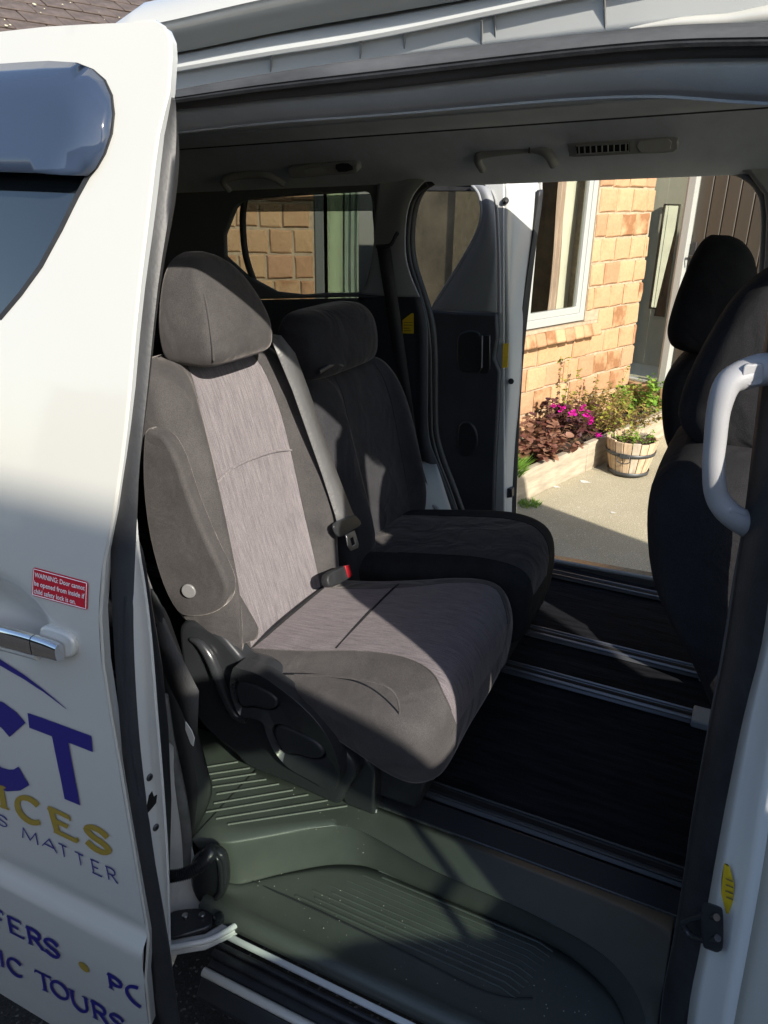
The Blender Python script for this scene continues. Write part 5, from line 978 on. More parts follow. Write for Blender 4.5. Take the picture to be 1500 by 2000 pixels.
letters('lettering', [[[[(-1.0035,0.3975),(-0.9971,0.4337),(-0.9835,0.3881),(-0.9676,0.4477)],[(-1.0134,0.3906),(-0.9967,0.4505),(-0.9829,0.4056),(-0.9769,0.4413)]],[[(-1.0158,0.3914),(-1.0037,0.3927)],[(-1.0133,0.3955),(-1.0012,0.3968)]],[[(-1.0041,0.4396),(-0.9922,0.4408)],[(-1.0016,0.4435),(-0.9898,0.4446)]],[[(-0.9792,0.442),(-0.9676,0.4431)],[(-0.9769,0.4458),(-0.9653,0.4469)]]],[[[(-0.9595,0.4032),(-0.9567,0.4155),(-0.954,0.4277),(-0.9513,0.4398),(-0.9487,0.4517)],[(-0.969,0.3964),(-0.9661,0.4089),(-0.9633,0.4212),(-0.9606,0.4334),(-0.9579,0.4454)]],[[(-0.9704,0.3973),(-0.9605,0.3984)],[(-0.9679,0.4013),(-0.9582,0.4024)]],[[(-0.9592,0.4462),(-0.9496,0.4471)],[(-0.9569,0.45),(-0.9473,0.4509)]]],[[[(-0.9041,0.4446),(-0.9075,0.4491),(-0.9124,0.4518),(-0.9184,0.4523),(-0.9253,0.4502),(-0.9329,0.4451),(-0.9403,0.4371),(-0.9458,0.4278),(-0.9489,0.4188),(-0.9498,0.4105),(-0.9488,0.4033),(-0.946,0.3975),(-0.9415,0.3938),(-0.9358,0.3923),(-0.9291,0.3934),(-0.9215,0.3975),(-0.9151,0.4034)],[(-0.9126,0.4346),(-0.9158,0.4388),(-0.9199,0.4411),(-0.9246,0.4414),(-0.9292,0.44),(-0.9328,0.4376),(-0.9354,0.4348),(-0.9378,0.4307),(-0.9396,0.4251),(-0.9403,0.4189),(-0.9394,0.413),(-0.937,0.4081),(-0.9333,0.405),(-0.9287,0.4038),(-0.9238,0.4046),(-0.9197,0.4068),(-0.9154,0.4107)]]],[[[(-0.8764,0.4454),(-0.8671,0.4465),(-0.8579,0.4476),(-0.8487,0.4487),(-0.8396,0.4498)],[(-0.8722,0.4531),(-0.8629,0.4541),(-0.8537,0.4552),(-0.8446,0.4562),(-0.8355,0.4573)]],[[(-0.8597,0.4054),(-0.8576,0.4179),(-0.8555,0.4302),(-0.8535,0.4424),(-0.8516,0.4545)],[(-0.8684,0.3987),(-0.8662,0.4113),(-0.8641,0.4238),(-0.8621,0.4361),(-0.86,0.4483)]],[[(-0.8722,0.3991),(-0.8579,0.401)],[(-0.8701,0.403),(-0.8558,0.4049)]],[[(-0.875,0.4484),(-0.8771,0.4405)],[(-0.8721,0.4503),(-0.8742,0.4424)]],[[(-0.8397,0.4522),(-0.8402,0.4446)],[(-0.8368,0.4547),(-0.8373,0.4471)]]],[[[(-0.8002,0.4377),(-0.7999,0.4444),(-0.8011,0.4501),(-0.8035,0.4548),(-0.8071,0.4582),(-0.8115,0.4601),(-0.8167,0.4603),(-0.8224,0.4588),(-0.8286,0.4553),(-0.8348,0.4496),(-0.8403,0.4422),(-0.8441,0.4343),(-0.8461,0.4268),(-0.8465,0.42),(-0.8454,0.414),(-0.843,0.4092),(-0.8394,0.4057),(-0.8348,0.4037),(-0.8294,0.4036),(-0.8235,0.4053),(-0.8173,0.409),(-0.8111,0.4149),(-0.8057,0.4225),(-0.802,0.4304),(-0.8002,0.4377)],[(-0.8084,0.4315),(-0.8082,0.4365),(-0.8091,0.4412),(-0.8112,0.4452),(-0.8142,0.4482),(-0.818,0.4497),(-0.8222,0.4499),(-0.8263,0.4488),(-0.8299,0.4468),(-0.8326,0.4443),(-0.8346,0.4416),(-0.8364,0.4379),(-0.8376,0.4332),(-0.8379,0.4281),(-0.837,0.4233),(-0.8349,0.4192),(-0.8319,0.4162),(-0.828,0.4146),(-0.8238,0.4145),(-0.8196,0.4157),(-0.816,0.4178),(-0.8133,0.4203),(-0.8113,0.4231),(-0.8096,0.4268),(-0.8084,0.4315)]]],[[[(-0.7948,0.4521),(-0.7955,0.4484),(-0.7964,0.4431),(-0.7974,0.4372),(-0.7982,0.4319),(-0.799,0.4271),(-0.7997,0.4223),(-0.8001,0.4174),(-0.7997,0.4129),(-0.7982,0.4091),(-0.796,0.4058),(-0.7935,0.4032),(-0.7909,0.4014),(-0.7883,0.4005),(-0.7854,0.4005),(-0.7823,0.4014),(-0.7791,0.4031),(-0.7755,0.4057),(-0.7717,0.4093),(-0.7676,0.414),(-0.7641,0.4199),(-0.7622,0.4255),(-0.7612,0.4306),(-0.7606,0.4353),(-0.7599,0.4399),(-0.7591,0.4451),(-0.7582,0.4509),(-0.7574,0.4561),(-0.7569,0.4596)],[(-0.7869,0.4578),(-0.7875,0.4542),(-0.7884,0.449),(-0.7894,0.4433),(-0.7902,0.438),(-0.7909,0.4333),(-0.7916,0.4288),(-0.7919,0.4249),(-0.7915,0.4217),(-0.7904,0.4186),(-0.7885,0.4158),(-0.7862,0.4135),(-0.784,0.412),(-0.782,0.4113),(-0.7801,0.4113),(-0.7783,0.4119),(-0.7765,0.4128),(-0.7746,0.4142),(-0.7726,0.4159),(-0.7713,0.4176),(-0.7705,0.4188),(-0.7698,0.4209),(-0.7691,0.4246),(-0.7684,0.4292),(-0.7677,0.434),(-0.7669,0.4393),(-0.766,0.445),(-0.7652,0.4502),(-0.7647,0.4538)]],[[(-0.7991,0.4527),(-0.7846,0.4536)],[(-0.7971,0.4563),(-0.7827,0.4572)]],[[(-0.7688,0.4545),(-0.7546,0.4553)],[(-0.7669,0.4581),(-0.7528,0.4589)]]],[[[(-0.7483,0.412),(-0.7469,0.424),(-0.7454,0.4359),(-0.744,0.4476),(-0.7426,0.4592)],[(-0.7562,0.4056),(-0.7547,0.4177),(-0.7532,0.4297),(-0.7517,0.4415),(-0.7502,0.4532)]],[[(-0.7534,0.451),(-0.7501,0.4512),(-0.7454,0.4516),(-0.7404,0.4517),(-0.7365,0.4516),(-0.7336,0.451),(-0.7311,0.4502),(-0.7294,0.4492),(-0.7283,0.4478),(-0.7277,0.4458),(-0.7277,0.4431),(-0.728,0.4408),(-0.7281,0.4405),(-0.7277,0.4411),(-0.7285,0.4404),(-0.7303,0.4393),(-0.7327,0.4384),(-0.7359,0.4379),(-0.7399,0.4378),(-0.7438,0.4379),(-0.7465,0.4379)],[(-0.7482,0.4612),(-0.7449,0.4614),(-0.7402,0.4617),(-0.7351,0.4618),(-0.7309,0.4616),(-0.7277,0.461),(-0.7249,0.4601),(-0.7227,0.4588),(-0.721,0.4567),(-0.7201,0.4536),(-0.72,0.4496),(-0.7207,0.4452),(-0.7226,0.4399),(-0.7263,0.4348),(-0.73,0.4316),(-0.7335,0.4296),(-0.737,0.4282),(-0.741,0.4275),(-0.7454,0.4274),(-0.7493,0.4275),(-0.7521,0.4276)]],[[(-0.7416,0.4286),(-0.7384,0.4228),(-0.7352,0.417),(-0.732,0.4111),(-0.7287,0.4053)],[(-0.7343,0.4378),(-0.7311,0.4321),(-0.7279,0.4263),(-0.7247,0.4205),(-0.7215,0.4147)]],[[(-0.7593,0.4067),(-0.7472,0.4072)],[(-0.7574,0.4104),(-0.7453,0.4109)]],[[(-0.732,0.4079),(-0.7201,0.4085)],[(-0.7301,0.4116),(-0.7182,0.4121)]]],[[[(-0.6813,0.4536),(-0.6824,0.4549),(-0.6839,0.4569),(-0.6858,0.4591),(-0.6882,0.4605),(-0.691,0.4612),(-0.6943,0.4615),(-0.6977,0.4612),(-0.7011,0.4603),(-0.7047,0.4582),(-0.7085,0.455),(-0.7125,0.4503),(-0.7154,0.4442),(-0.7151,0.4399),(-0.7137,0.4369),(-0.7117,0.4343),(-0.7094,0.4321),(-0.7065,0.4306),(-0.703,0.4296),(-0.6998,0.4287),(-0.6972,0.4275),(-0.695,0.4257),(-0.6931,0.4237),(-0.6919,0.4218),(-0.6918,0.421),(-0.6915,0.4218),(-0.6919,0.4213),(-0.6934,0.4198),(-0.6951,0.4186),(-0.6973,0.4178),(-0.7001,0.4174),(-0.7031,0.4175),(-0.7057,0.418),(-0.7079,0.4193),(-0.71,0.4213),(-0.7118,0.4234),(-0.7131,0.4249)],[(-0.688,0.4444),(-0.689,0.4457),(-0.6905,0.4477),(-0.6922,0.4495),(-0.6941,0.4507),(-0.6964,0.4513),(-0.6993,0.4515),(-0.7021,0.4513),(-0.7043,0.4506),(-0.7062,0.4495),(-0.7079,0.4482),(-0.7082,0.4477),(-0.7077,0.4489),(-0.7076,0.4482),(-0.7067,0.4461),(-0.705,0.4438),(-0.703,0.4419),(-0.7005,0.4406),(-0.6973,0.4397),(-0.6939,0.4387),(-0.6909,0.4373),(-0.6885,0.4354),(-0.6864,0.4332),(-0.6847,0.4305),(-0.6841,0.4266),(-0.6865,0.4206),(-0.6903,0.4153),(-0.6942,0.4115),(-0.698,0.4088),(-0.7016,0.4075),(-0.7052,0.407),(-0.7086,0.4071),(-0.7118,0.4077),(-0.7145,0.4092),(-0.7168,0.4115),(-0.7187,0.4137),(-0.72,0.4152)]]]], NAVY, 'navy serif letters NIC TOURS along the lower edge of the door')
letters('arc_stripe', [[[[(-0.8809,1.0711),(-0.8524,1.0636),(-0.8249,1.0538),(-0.7793,1.0421),(-0.7443,1.0293),(-0.709,1.014)],[(-0.8839,1.0547),(-0.8551,1.049),(-0.8267,1.0433),(-0.7804,1.0349),(-0.7448,1.0257),(-0.7087,1.0129)]]]], NAVY, 'tapering navy arc above the letters')
dc = (-0.7431,0.5429); vs, fs = cdt([(dc[0]+.0105*math.cos(k*.3927), dc[1]+.0105*math.sin(k*.3927)) for k in range(16)], [], .02)
mesh('lettering_dot', [onskin(v.x,v.y,.0016) for v in vs], fs, GOLD, door)
# front edge of the door: rubber seal, painted jamb, fittings
seA = [(325,180),(316,215),(297,320),(288,400),(268,560),(250,760),(235,900),(222,1000),(205,1100),(200,1200),(203,1300),(215,1400),(232,1500),(255,1640),(272,1740),(290,1840),(300,2000),(306,2100)]
A_ = [Vector(p) for p in [(-0.628,0.7476,1.7202),(-0.628,0.7408,1.7072),(-0.628,0.7214,1.6634),(-0.628,0.7024,1.6117),(-0.628,0.6735,1.5277),(-0.628,0.6419,1.4193),(-0.628,0.6173,1.3416),(-0.628,0.5977,1.2856),(-0.628,0.5755,1.23),(-0.628,0.5621,1.1694),(-0.628,0.5534,1.104),(-0.628,0.5513,1.0311),(-0.628,0.553,0.9509),(-0.628,0.5548,0.8295),(-0.628,0.5568,0.7345),(-0.628,0.5584,0.643),(-0.628,0.5573,0.5704),(-0.628,0.5491,0.4689),(-0.628,0.5414,0.3846)]]
A2 = [Vector((-.632, dyz(p.z)+.012, p.z)) for p in A_]
B_ = [Vector(p) for p in [(-0.612,0.7295,1.7131),(-0.612,0.734,1.6979),(-0.612,0.7377,1.664),(-0.612,0.7238,1.6118),(-0.612,0.6866,1.5275),(-0.612,0.6514,1.4192),(-0.612,0.6231,1.3424),(-0.612,0.6099,1.2842),(-0.612,0.5957,1.2314),(-0.612,0.5805,1.1779),(-0.612,0.5701,1.1133),(-0.612,0.5627,1.0289),(-0.612,0.5612,0.9508),(-0.612,0.5656,0.8179),(-0.612,0.5713,0.7181),(-0.612,0.5755,0.6117),(-0.612,0.5755,0.5469),(-0.612,0.5745,0.4454),(-0.612,0.5707,0.3534)]]
rows = []
for k in range(9):
    t = k/8; rows.append([a.lerp(b,t)+Vector((.018*math.sin(math.pi*t)**.7 + (.004 if k in (3,4) else 0),0,0)) for a,b in zip(A2,B_)])
rows = [cr(r,3) for r in rows]
sheet('edge_seal', rows, mat('door_edge_rubber',(.024,.025,.028),.5,noise=.3,scale=14,bump=.15,bscale=200), door, solid=.002, angle=70)
J0 = [Vector(p) for p in [(-0.635,0.6263,1.2736),(-0.635,0.6137,1.2319),(-0.635,0.5998,1.1832),(-0.635,0.5859,1.0972),(-0.635,0.5789,1.0097),(-0.635,0.5772,0.9293),(-0.635,0.5815,0.7924),(-0.635,0.5877,0.6789),(-0.635,0.59,0.5709),(-0.635,0.5877,0.4718)]]
J1 = [Vector(p) for p in [(-0.64,0.6411,1.2672),(-0.64,0.6391,1.2201),(-0.64,0.642,1.1618),(-0.64,0.642,1.0864),(-0.64,0.6366,0.9683),(-0.64,0.6322,0.8663),(-0.64,0.6254,0.7492),(-0.64,0.6156,0.647),(-0.64,0.6046,0.5509),(-0.64,0.5933,0.4614)]]
jm = sheet('door_jamb', [cr(J0,3), cr([a.lerp(b,.5)+Vector((.004,0,0)) for a,b in zip(J0,J1)],3), cr(J1,3)], JAMB, door, solid=.002)
tube('jamb_edge', J1, .003, JAMB, door, n=6, smooth=3)
def onjamb(px): return px
for c in [(-0.634,0.6037,0.8941),(-0.634,0.5819,0.8865),(-0.634,0.603,0.806),(-0.634,0.5832,0.8043)]:
    d_ = disc('screw', Vector(c), (1,-.1,0), .0052, .004, RAILM, jm, bevel=.001); disc('screw_socket', Vector(c)+Vector((.0042,0,0)), (1,-.1,0), .0025, .0006, RUBBER, d_, n=10)
slab('latch_slot', [(-0.6335,0.599,0.8663),(-0.6335,0.6055,0.869),(-0.6335,0.6077,0.8564),(-0.6335,0.6137,0.855),(-0.6335,0.61,0.8436),(-0.6335,0.6014,0.8417),(-0.6335,0.5818,0.8387),(-0.6335,0.5791,0.8466),(-0.6335,0.5929,0.8526)], (.001,0,0), MATS['slot_black'], jm, bevel=0, smooth=False)
slab('yellow_label', [(-0.622,0.5891,1.212),(-0.622,0.5995,1.214),(-0.622,0.598,1.1832),(-0.622,0.5875,1.1815)], (.001,0,0), YELLOW, jm, bevel=0, smooth=False)
slab('edge_trim', [(-0.6665,0.66,1.2269),(-0.6656,0.67,1.2145),(-0.6629,0.67,1.2035),(-0.6697,0.68,1.1816),(-0.6648,0.68,1.1061),(-0.6598,0.68,1.0181),(-0.6614,0.68,0.913),(-0.6716,0.68,0.776),(-0.6939,0.68,0.6188),(-0.6768,0.66,0.647),(-0.666,0.66,0.7952),(-0.6636,0.66,0.9439),(-0.6579,0.66,1.0712),(-0.658,0.66,1.1486),(-0.6608,0.66,1.2082)], (-.02,.01,0), BLACKP, door, bevel=.003)
disc('screw', (-0.6629,0.655,1.1845), (1,-.5,0), .004, .006, STEEL, door)
slab('upper_edge_trim', rpoly([(p.x-.006,p.y+.008,p.z) for p in (Vector(q) for q in [(-0.63,0.746,1.7042),(-0.63,0.7521,1.6996),(-0.63,0.7586,1.678),(-0.63,0.7612,1.6651),(-0.63,0.7546,1.649),(-0.63,0.7498,1.6646),(-0.63,0.7433,1.6848)])],2), (-.02,.02,0), GREYRUB, door, bevel=.003)
# ---- hinge arm, cable conduit, C pillar base
arm = slab('hinge_arm', [(-0.7882,0.7435,0.335),(-0.7346,0.787,0.335),(-0.7219,0.8141,0.335),(-0.728,0.835,0.335),(-0.7345,0.8602,0.335),(-0.7081,0.8642,0.335),(-0.6936,0.8573,0.335),(-0.6843,0.8194,0.335),(-0.7022,0.7912,0.335),(-0.7186,0.7665,0.335),(-0.7728,0.7255,0.335)], (0,0,-.016), JAMB, van, bevel=.004)
tube('arm_flange', [(-0.7721,0.7258,0.343),(-0.7194,0.7685,0.343),(-0.6993,0.7975,0.343),(-0.6874,0.8229,0.343)], .006, JAMB, arm, n=8, smooth=3)
slab('roller_plate', rpoly([(-0.8145,0.771,0.352),(-0.8006,0.7956,0.352),(-0.7618,0.8175,0.352),(-0.7361,0.8126,0.352),(-0.7255,0.7957,0.352),(-0.7404,0.7737,0.352),(-0.7854,0.737,0.352)],3), (0,0,-.010), BLACKS, arm, bevel=.003)
for c in [(-0.7785,0.7868,0.353),(-0.7514,0.8029,0.353)]: disc('bolt', c, (0,0,1), .006, .006, STEEL, arm, n=12, bevel=.001)
disc('roller', (-0.7197,0.8123,0.345), (0,0,1), .010, .016, BLACKS, arm, bevel=.003); disc('roller_bolt', (-0.7088,0.8032,0.365), (0,0,1), .006, .008, BLACKS, arm, n=6)
disc('bolt_hole', (-0.6981,0.8206,0.3356), (0,0,1), .004, .0004, MATS['slot_black'], arm, n=12)
cpb = sheet('rear_jamb', loft([[(-0.8145,0.8,0.7625),(-0.8283,0.8,0.6092),(-0.8427,0.8,0.4274),(-0.8516,0.81,0.2895),(-0.8729,0.82,0.102)],[(-0.831,0.85,0.6979),(-0.837,0.85,0.5636),(-0.8432,0.85,0.4321),(-0.8466,0.85,0.3207),(-0.7983,0.83,0.2826)],[(-0.838,0.875,0.6531),(-0.8285,0.872,0.5614),(-0.8218,0.868,0.4519),(-0.7913,0.86,0.3389),(-0.7161,0.84,0.3166)]],4,4,False), JAMB, van, solid=.003)
tube('jamb_seal', [(-0.8476,0.865,0.7836),(-0.8442,0.865,0.6937),(-0.8342,0.865,0.6019),(-0.8275,0.865,0.5171),(-0.8283,0.865,0.4384),(-0.8331,0.865,0.3682)], .010, GREYRUB, van, n=10, smooth=4)
pts = cr([(-0.7963,0.74,0.4945),(-0.7799,0.76,0.4828),(-0.7594,0.78,0.4807),(-0.7422,0.8,0.4871),(-0.7451,0.83,0.482),(-0.7655,0.86,0.4594)], 16)
tube('cable_conduit', pts, [.0125 if i%2 else .0098 for i in range(len(pts))], BLACKS, van, n=12)
slab('conduit_bracket', rpoly([(-0.8062,0.845,0.4226),(-0.7776,0.845,0.4639),(-0.7427,0.845,0.4792),(-0.7253,0.845,0.4619),(-0.7253,0.845,0.4016),(-0.7439,0.845,0.3515),(-0.7756,0.845,0.3139),(-0.8,0.845,0.322),(-0.813,0.845,0.3569)],3), (0,.02,0), BLACKS, van, bevel=.006)
tube('bracket_lip', [(-0.7758,0.842,0.4585),(-0.7435,0.842,0.4714),(-0.7307,0.842,0.4544),(-0.7333,0.842,0.3939),(-0.7484,0.842,0.3578)], .005, BLACKS, van, n=8, smooth=3)
tp_ = [[(-0.8792,0.9,0.9781),(-0.8825,0.9,0.8614),(-0.8749,0.895,0.7318),(-0.8564,0.89,0.6226),(-0.8423,0.885,0.5321),(-0.8373,0.88,0.4202)],[(-0.8606,0.9,0.9521),(-0.8474,0.9,0.8391),(-0.8289,0.89,0.7394),(-0.8123,0.885,0.6554),(-0.8028,0.88,0.5655),(-0.8305,0.88,0.4369)],[(-0.8749,0.93,0.9012),(-0.8408,0.93,0.7781),(-0.8343,0.93,0.6746),(-0.8096,0.92,0.593),(-0.8055,0.92,0.5286),(-0.8391,0.9,0.4349)]]
sheet('rear_pillar_lower_trim', loft(tp_,4,4,False), mat('mid_grey_plastic',(.05,.053,.055),.45,bump=.3,bscale=800,bdist=.0006), van, solid=.003)
# near belt folded down beside the seat
st = sheet('belt_strap', [[(-0.9022,0.905,1.0127),(-0.8979,0.9,0.9423),(-0.8872,0.895,0.8736),(-0.8489,0.89,0.7838),(-0.8101,0.89,0.6928)], [(-0.8932,0.905,1.0108),(-0.8655,0.9,0.9405),(-0.8311,0.895,0.8739),(-0.7857,0.89,0.799),(-0.7993,0.89,0.6944)]], BELT, van, solid=.002, label='grey belt strap hanging beside the near seat')
disc('belt_button', (-0.8762,0.893,0.9088), (.3,-1,.2), .0055, .004, BLACKS, st)
slab('strap_tag', [(-0.8195,0.885,0.7232),(-0.807,0.885,0.7068),(-0.8026,0.885,0.6921),(-0.807,0.885,0.6717),(-0.8125,0.885,0.6767),(-0.8214,0.885,0.7051)], (0,.002,0), WHITEI, st, bevel=0)

# ---------------------------------------------------------------- far sliding door (open)
fd = empty('sliding_door', (-1.2,2.65,.3), van); fd['label'] = 'far sliding door slid back, its dark trim and white jamb facing inward'
slab('window_glass', [(-1.1914,2.62,1.6477),(-0.9041,2.62,1.6509),(-0.8946,2.62,1.5915),(-0.8923,2.62,1.4792),(-0.9142,2.62,1.3954),(-1.0389,2.62,1.2313),(-1.0884,2.62,1.2275),(-1.182,2.62,1.3108)], (0,.004,0), GLASSD, fd, bevel=0, smooth=False)
slab('window_header', [(-1.0842,2.6,1.6582),(-0.9068,2.6,1.663),(-0.8959,2.6,1.6322),(-1.1055,2.6,1.6293)], (0,.02,0), RUBBER, fd, bevel=.004)
ft = [[(-0.9325,2.585,1.6502),(-0.9064,2.575,1.6289),(-0.8918,2.57,1.5951),(-0.889,2.57,1.553),(-0.9082,2.575,1.4934),(-0.9697,2.58,1.387),(-1.0459,2.585,1.2668),(-1.0548,2.59,1.2444)],[(-0.8973,2.575,1.6505),(-0.8784,2.565,1.6292),(-0.8657,2.56,1.5957),(-0.8627,2.56,1.5539),(-0.8743,2.562,1.4824),(-0.9207,2.565,1.3741),(-0.9915,2.57,1.2654),(-1.0214,2.575,1.2451)],[(-0.8724,2.58,1.6447),(-0.8515,2.572,1.6082),(-0.8422,2.57,1.562),(-0.834,2.57,1.4995),(-0.8275,2.57,1.4358),(-0.8226,2.57,1.3709),(-0.8177,2.57,1.3049),(-0.8138,2.57,1.2528)]]
sheet('upper_trim', loft(ft,4,4,False), mat('mid_grey_trim',(.22,.23,.25),.55,noise=.06,scale=5,bump=.3,bscale=700,bdist=.0006), fd, solid=.003)
tube('window_trim_edge', ft[0], .006, GTRIM, fd, n=8, smooth=3)
fl_ = slab('lower_trim', [(-1.0561,2.565,1.2437),(-0.941,2.565,1.2437),(-0.8121,2.565,1.2519),(-0.8023,2.565,1.1702),(-0.808,2.565,1.0994),(-0.7863,2.565,1.0571),(-0.7825,2.565,0.9576),(-0.7787,2.565,0.7299),(-0.7647,2.565,0.4045),(-1.0189,2.565,0.3493)], (0,.05,0), TRIM, fd, bevel=.008)
slab('armrest_pad', rpoly([(-0.9486,2.56,1.1435),(-0.9352,2.56,1.1767),(-0.8889,2.56,1.1894),(-0.8593,2.56,1.1658),(-0.8559,2.56,1.0595),(-0.8795,2.56,1.0425),(-0.9375,2.56,1.0471)],3), (0,.02,0), BLACKP, fl_, bevel=.006)
slab('latch_handle', [(-0.8565,2.555,1.1773),(-0.8271,2.555,1.1782),(-0.8186,2.555,1.0609),(-0.8269,2.555,1.0456),(-0.8569,2.555,1.0441),(-0.8491,2.555,1.0684)], (0,.02,0), BLACKS, fl_, bevel=.003)
tube('handle_edge', [(-0.8534,2.552,1.1745),(-0.8479,2.552,1.0655)], .0022, GTRIM, fl_, n=6)
slab('map_pocket', rpoly([(-0.9262,2.56,0.8453),(-0.8778,2.56,0.8617),(-0.8495,2.56,0.8177),(-0.8516,2.56,0.759),(-0.8796,2.56,0.7309),(-0.9202,2.56,0.7383)],3), (0,.02,0), BLACKP, fl_, bevel=.008)
jf = [[(-0.8583,2.6,1.6695),(-0.8293,2.6,1.6515),(-0.8256,2.6,1.5146),(-0.8094,2.6,1.3526),(-0.7926,2.6,1.1833),(-0.788,2.6,1.0047),(-0.7831,2.6,0.8167),(-0.78,2.6,0.6184),(-0.7751,2.6,0.3878)],[(-0.8274,2.595,1.6697),(-0.8075,2.6,1.6365),(-0.8046,2.6,1.5153),(-0.788,2.6,1.3539),(-0.7707,2.6,1.1852),(-0.76,2.6,1.0079),(-0.7564,2.6,0.8207),(-0.7526,2.6,0.6233),(-0.7429,2.6,0.3948)],[(-0.7618,2.69,1.6751),(-0.7391,2.69,1.6536),(-0.7294,2.69,1.5147),(-0.7362,2.68,1.3499),(-0.7398,2.67,1.1778),(-0.7361,2.66,0.9984),(-0.7352,2.66,0.8077),(-0.7283,2.66,0.6076),(-0.7152,2.66,0.376)]]
jn = sheet('door_jamb', loft(jf,4,4,False), FRAME, fd, solid=.003, angle=50)
slab('frame_inner', [(-1.0657,2.59,1.6677),(-0.8555,2.59,1.6755),(-0.8256,2.59,1.6666),(-0.7261,2.59,0.4026),(-0.7722,2.59,0.3926),(-0.794,2.59,1.0515),(-0.8159,2.59,1.0942),(-0.8101,2.59,1.1657),(-0.84,2.59,1.5144),(-0.8615,2.59,1.6157),(-0.8937,2.59,1.6507),(-1.0652,2.59,1.6567)], (0,.02,0), FRAME, fd, bevel=.004)
slab('frame_top', [(-0.9083,2.6,1.6845),(-0.7388,2.7,1.6939),(-0.733,2.7,1.6693),(-0.8283,2.6,1.6607)], (0,.02,0), FRAME, fd, bevel=.003)
tube('jamb_rib', [(-0.8648,2.585,1.6357),(-0.8486,2.585,1.6051),(-0.8372,2.585,1.5462),(-0.821,2.585,1.4027),(-0.8075,2.585,1.2497)], .005, GTRIM, fd, n=8, smooth=3)
sheet('edge_seal', loft([[(-0.7322,2.67,1.6381),(-0.7414,2.67,1.515),(-0.7503,2.66,1.3508),(-0.7561,2.65,1.1792),(-0.7539,2.65,0.9984),(-0.7478,2.65,0.8085),(-0.7393,2.65,0.6089),(-0.7287,2.65,0.3772)],[(-0.7276,2.69,1.6414),(-0.7266,2.69,1.5945),(-0.7334,2.69,1.4822),(-0.7373,2.68,1.2816),(-0.7375,2.67,1.0882),(-0.733,2.67,0.8831),(-0.7226,2.67,0.6464),(-0.7057,2.67,0.3739)]],4,4,False), RUBBER, fd, solid=.012)
disc('rubber_stop', (-0.8189,2.595,1.6057), (.4,-1,0), .011, .014, RUBBER, jn, bevel=.003); disc('stop_core', (-0.8101,2.578,1.6059), (.4,-1,0), .004, .002, STEEL, jn)
disc('rubber_stop', (-0.7535,2.6,1.0196), (.4,-1,0), .010, .01, RUBBER, jn, bevel=.002)
slab('yellow_label', [(-0.7869,2.585,1.1493),(-0.7686,2.59,1.152),(-0.7656,2.59,1.069),(-0.784,2.585,1.0644)], (0,-.003,0), YELLOW, jn, bevel=0)
for a,b in [[(-0.7869,2.595,1.1319),(-0.7769,2.61,1.1322)],[(-0.7855,2.595,1.1143),(-0.7755,2.61,1.1145)],[(-0.7863,2.595,1.1),(-0.7762,2.61,1.1002)],[(-0.7852,2.595,1.0858),(-0.775,2.61,1.0859)]]: tube('label_print', [a,b], .0012, INK, jn, n=4)
for c in [(-0.7768,2.62,0.7514),(-0.7635,2.62,0.7575),(-0.7739,2.62,0.6618),(-0.7605,2.62,0.6681)]: disc('screw', c, (.6,-1,0), .004, .004, STEEL, jn, n=10)
slab('latch_slot', [(-0.7652,2.6,0.7354),(-0.7594,2.6,0.7363),(-0.7564,2.6,0.723),(-0.7502,2.6,0.7181),(-0.7533,2.6,0.7076),(-0.7746,2.6,0.7041),(-0.7752,2.6,0.712),(-0.764,2.6,0.7198)][:8], (0,-.002,0), MATS['slot_black'], jn, bevel=0)
slab('door_catch', [(-0.7686,2.62,0.5932),(-0.752,2.62,0.6106),(-0.7223,2.62,0.6119),(-0.7195,2.62,0.5775),(-0.7625,2.62,0.5653)], (0,.03,0), BLACKP, jn, bevel=.003)
slab('outer_skin', [(-1.423,2.72,1.6842),(-0.7403,2.72,1.6882),(-0.7355,2.72,1.6383),(-0.7376,2.72,1.5135),(-0.7504,2.72,1.2587),(-0.7522,2.72,0.8879),(-0.7153,2.72,0.3062),(-1.4189,2.72,0.1485)], (0,.012,0), PAINT, fd, bevel=.002, holes=[[(-1.2778,2.72,1.6649),(-0.9305,2.72,1.6679),(-0.9214,2.72,1.5902),(-0.9195,2.72,1.4567),(-1.0772,2.72,1.1882),(-1.2667,2.72,1.173)]])
# belt, guide, stickers on the far pillar
bt2 = sheet('belt_strap', [[(-1.1567,2.34,1.4628),(-1.1279,2.33,1.3414),(-1.0954,2.33,1.1961),(-1.0631,2.33,1.028),(-1.033,2.32,0.8625)], [(-1.1094,2.34,1.4678),(-1.082,2.33,1.3442),(-1.0544,2.33,1.1996),(-1.0235,2.33,1.0327),(-0.991,2.32,0.8686)]], BELTD, van, solid=.002, label='dark belt hanging on the far pillar')
tube('belt_guide', [(-1.1536,2.33,1.465),(-1.1119,2.33,1.4682),(-1.0976,2.33,1.478),(-1.0873,2.33,1.4968),(-1.0787,2.33,1.5092)], .006, BLACKS, bt2, n=8, smooth=3)
slab('belt_tongue', [(-1.0245,2.31,0.8573),(-0.9884,2.31,0.8644),(-0.9917,2.31,0.8494),(-0.9973,2.31,0.8449),(-0.9964,2.31,0.8194),(-1.0155,2.31,0.8146),(-1.0163,2.31,0.8402),(-1.0222,2.31,0.8448)], (0,.004,0), STEEL, bt2, bevel=.001, holes=[[(-1.0106,2.31,0.8429),(-1.003,2.31,0.844),(-1.0025,2.31,0.8295),(-1.0102,2.31,0.8283)]])
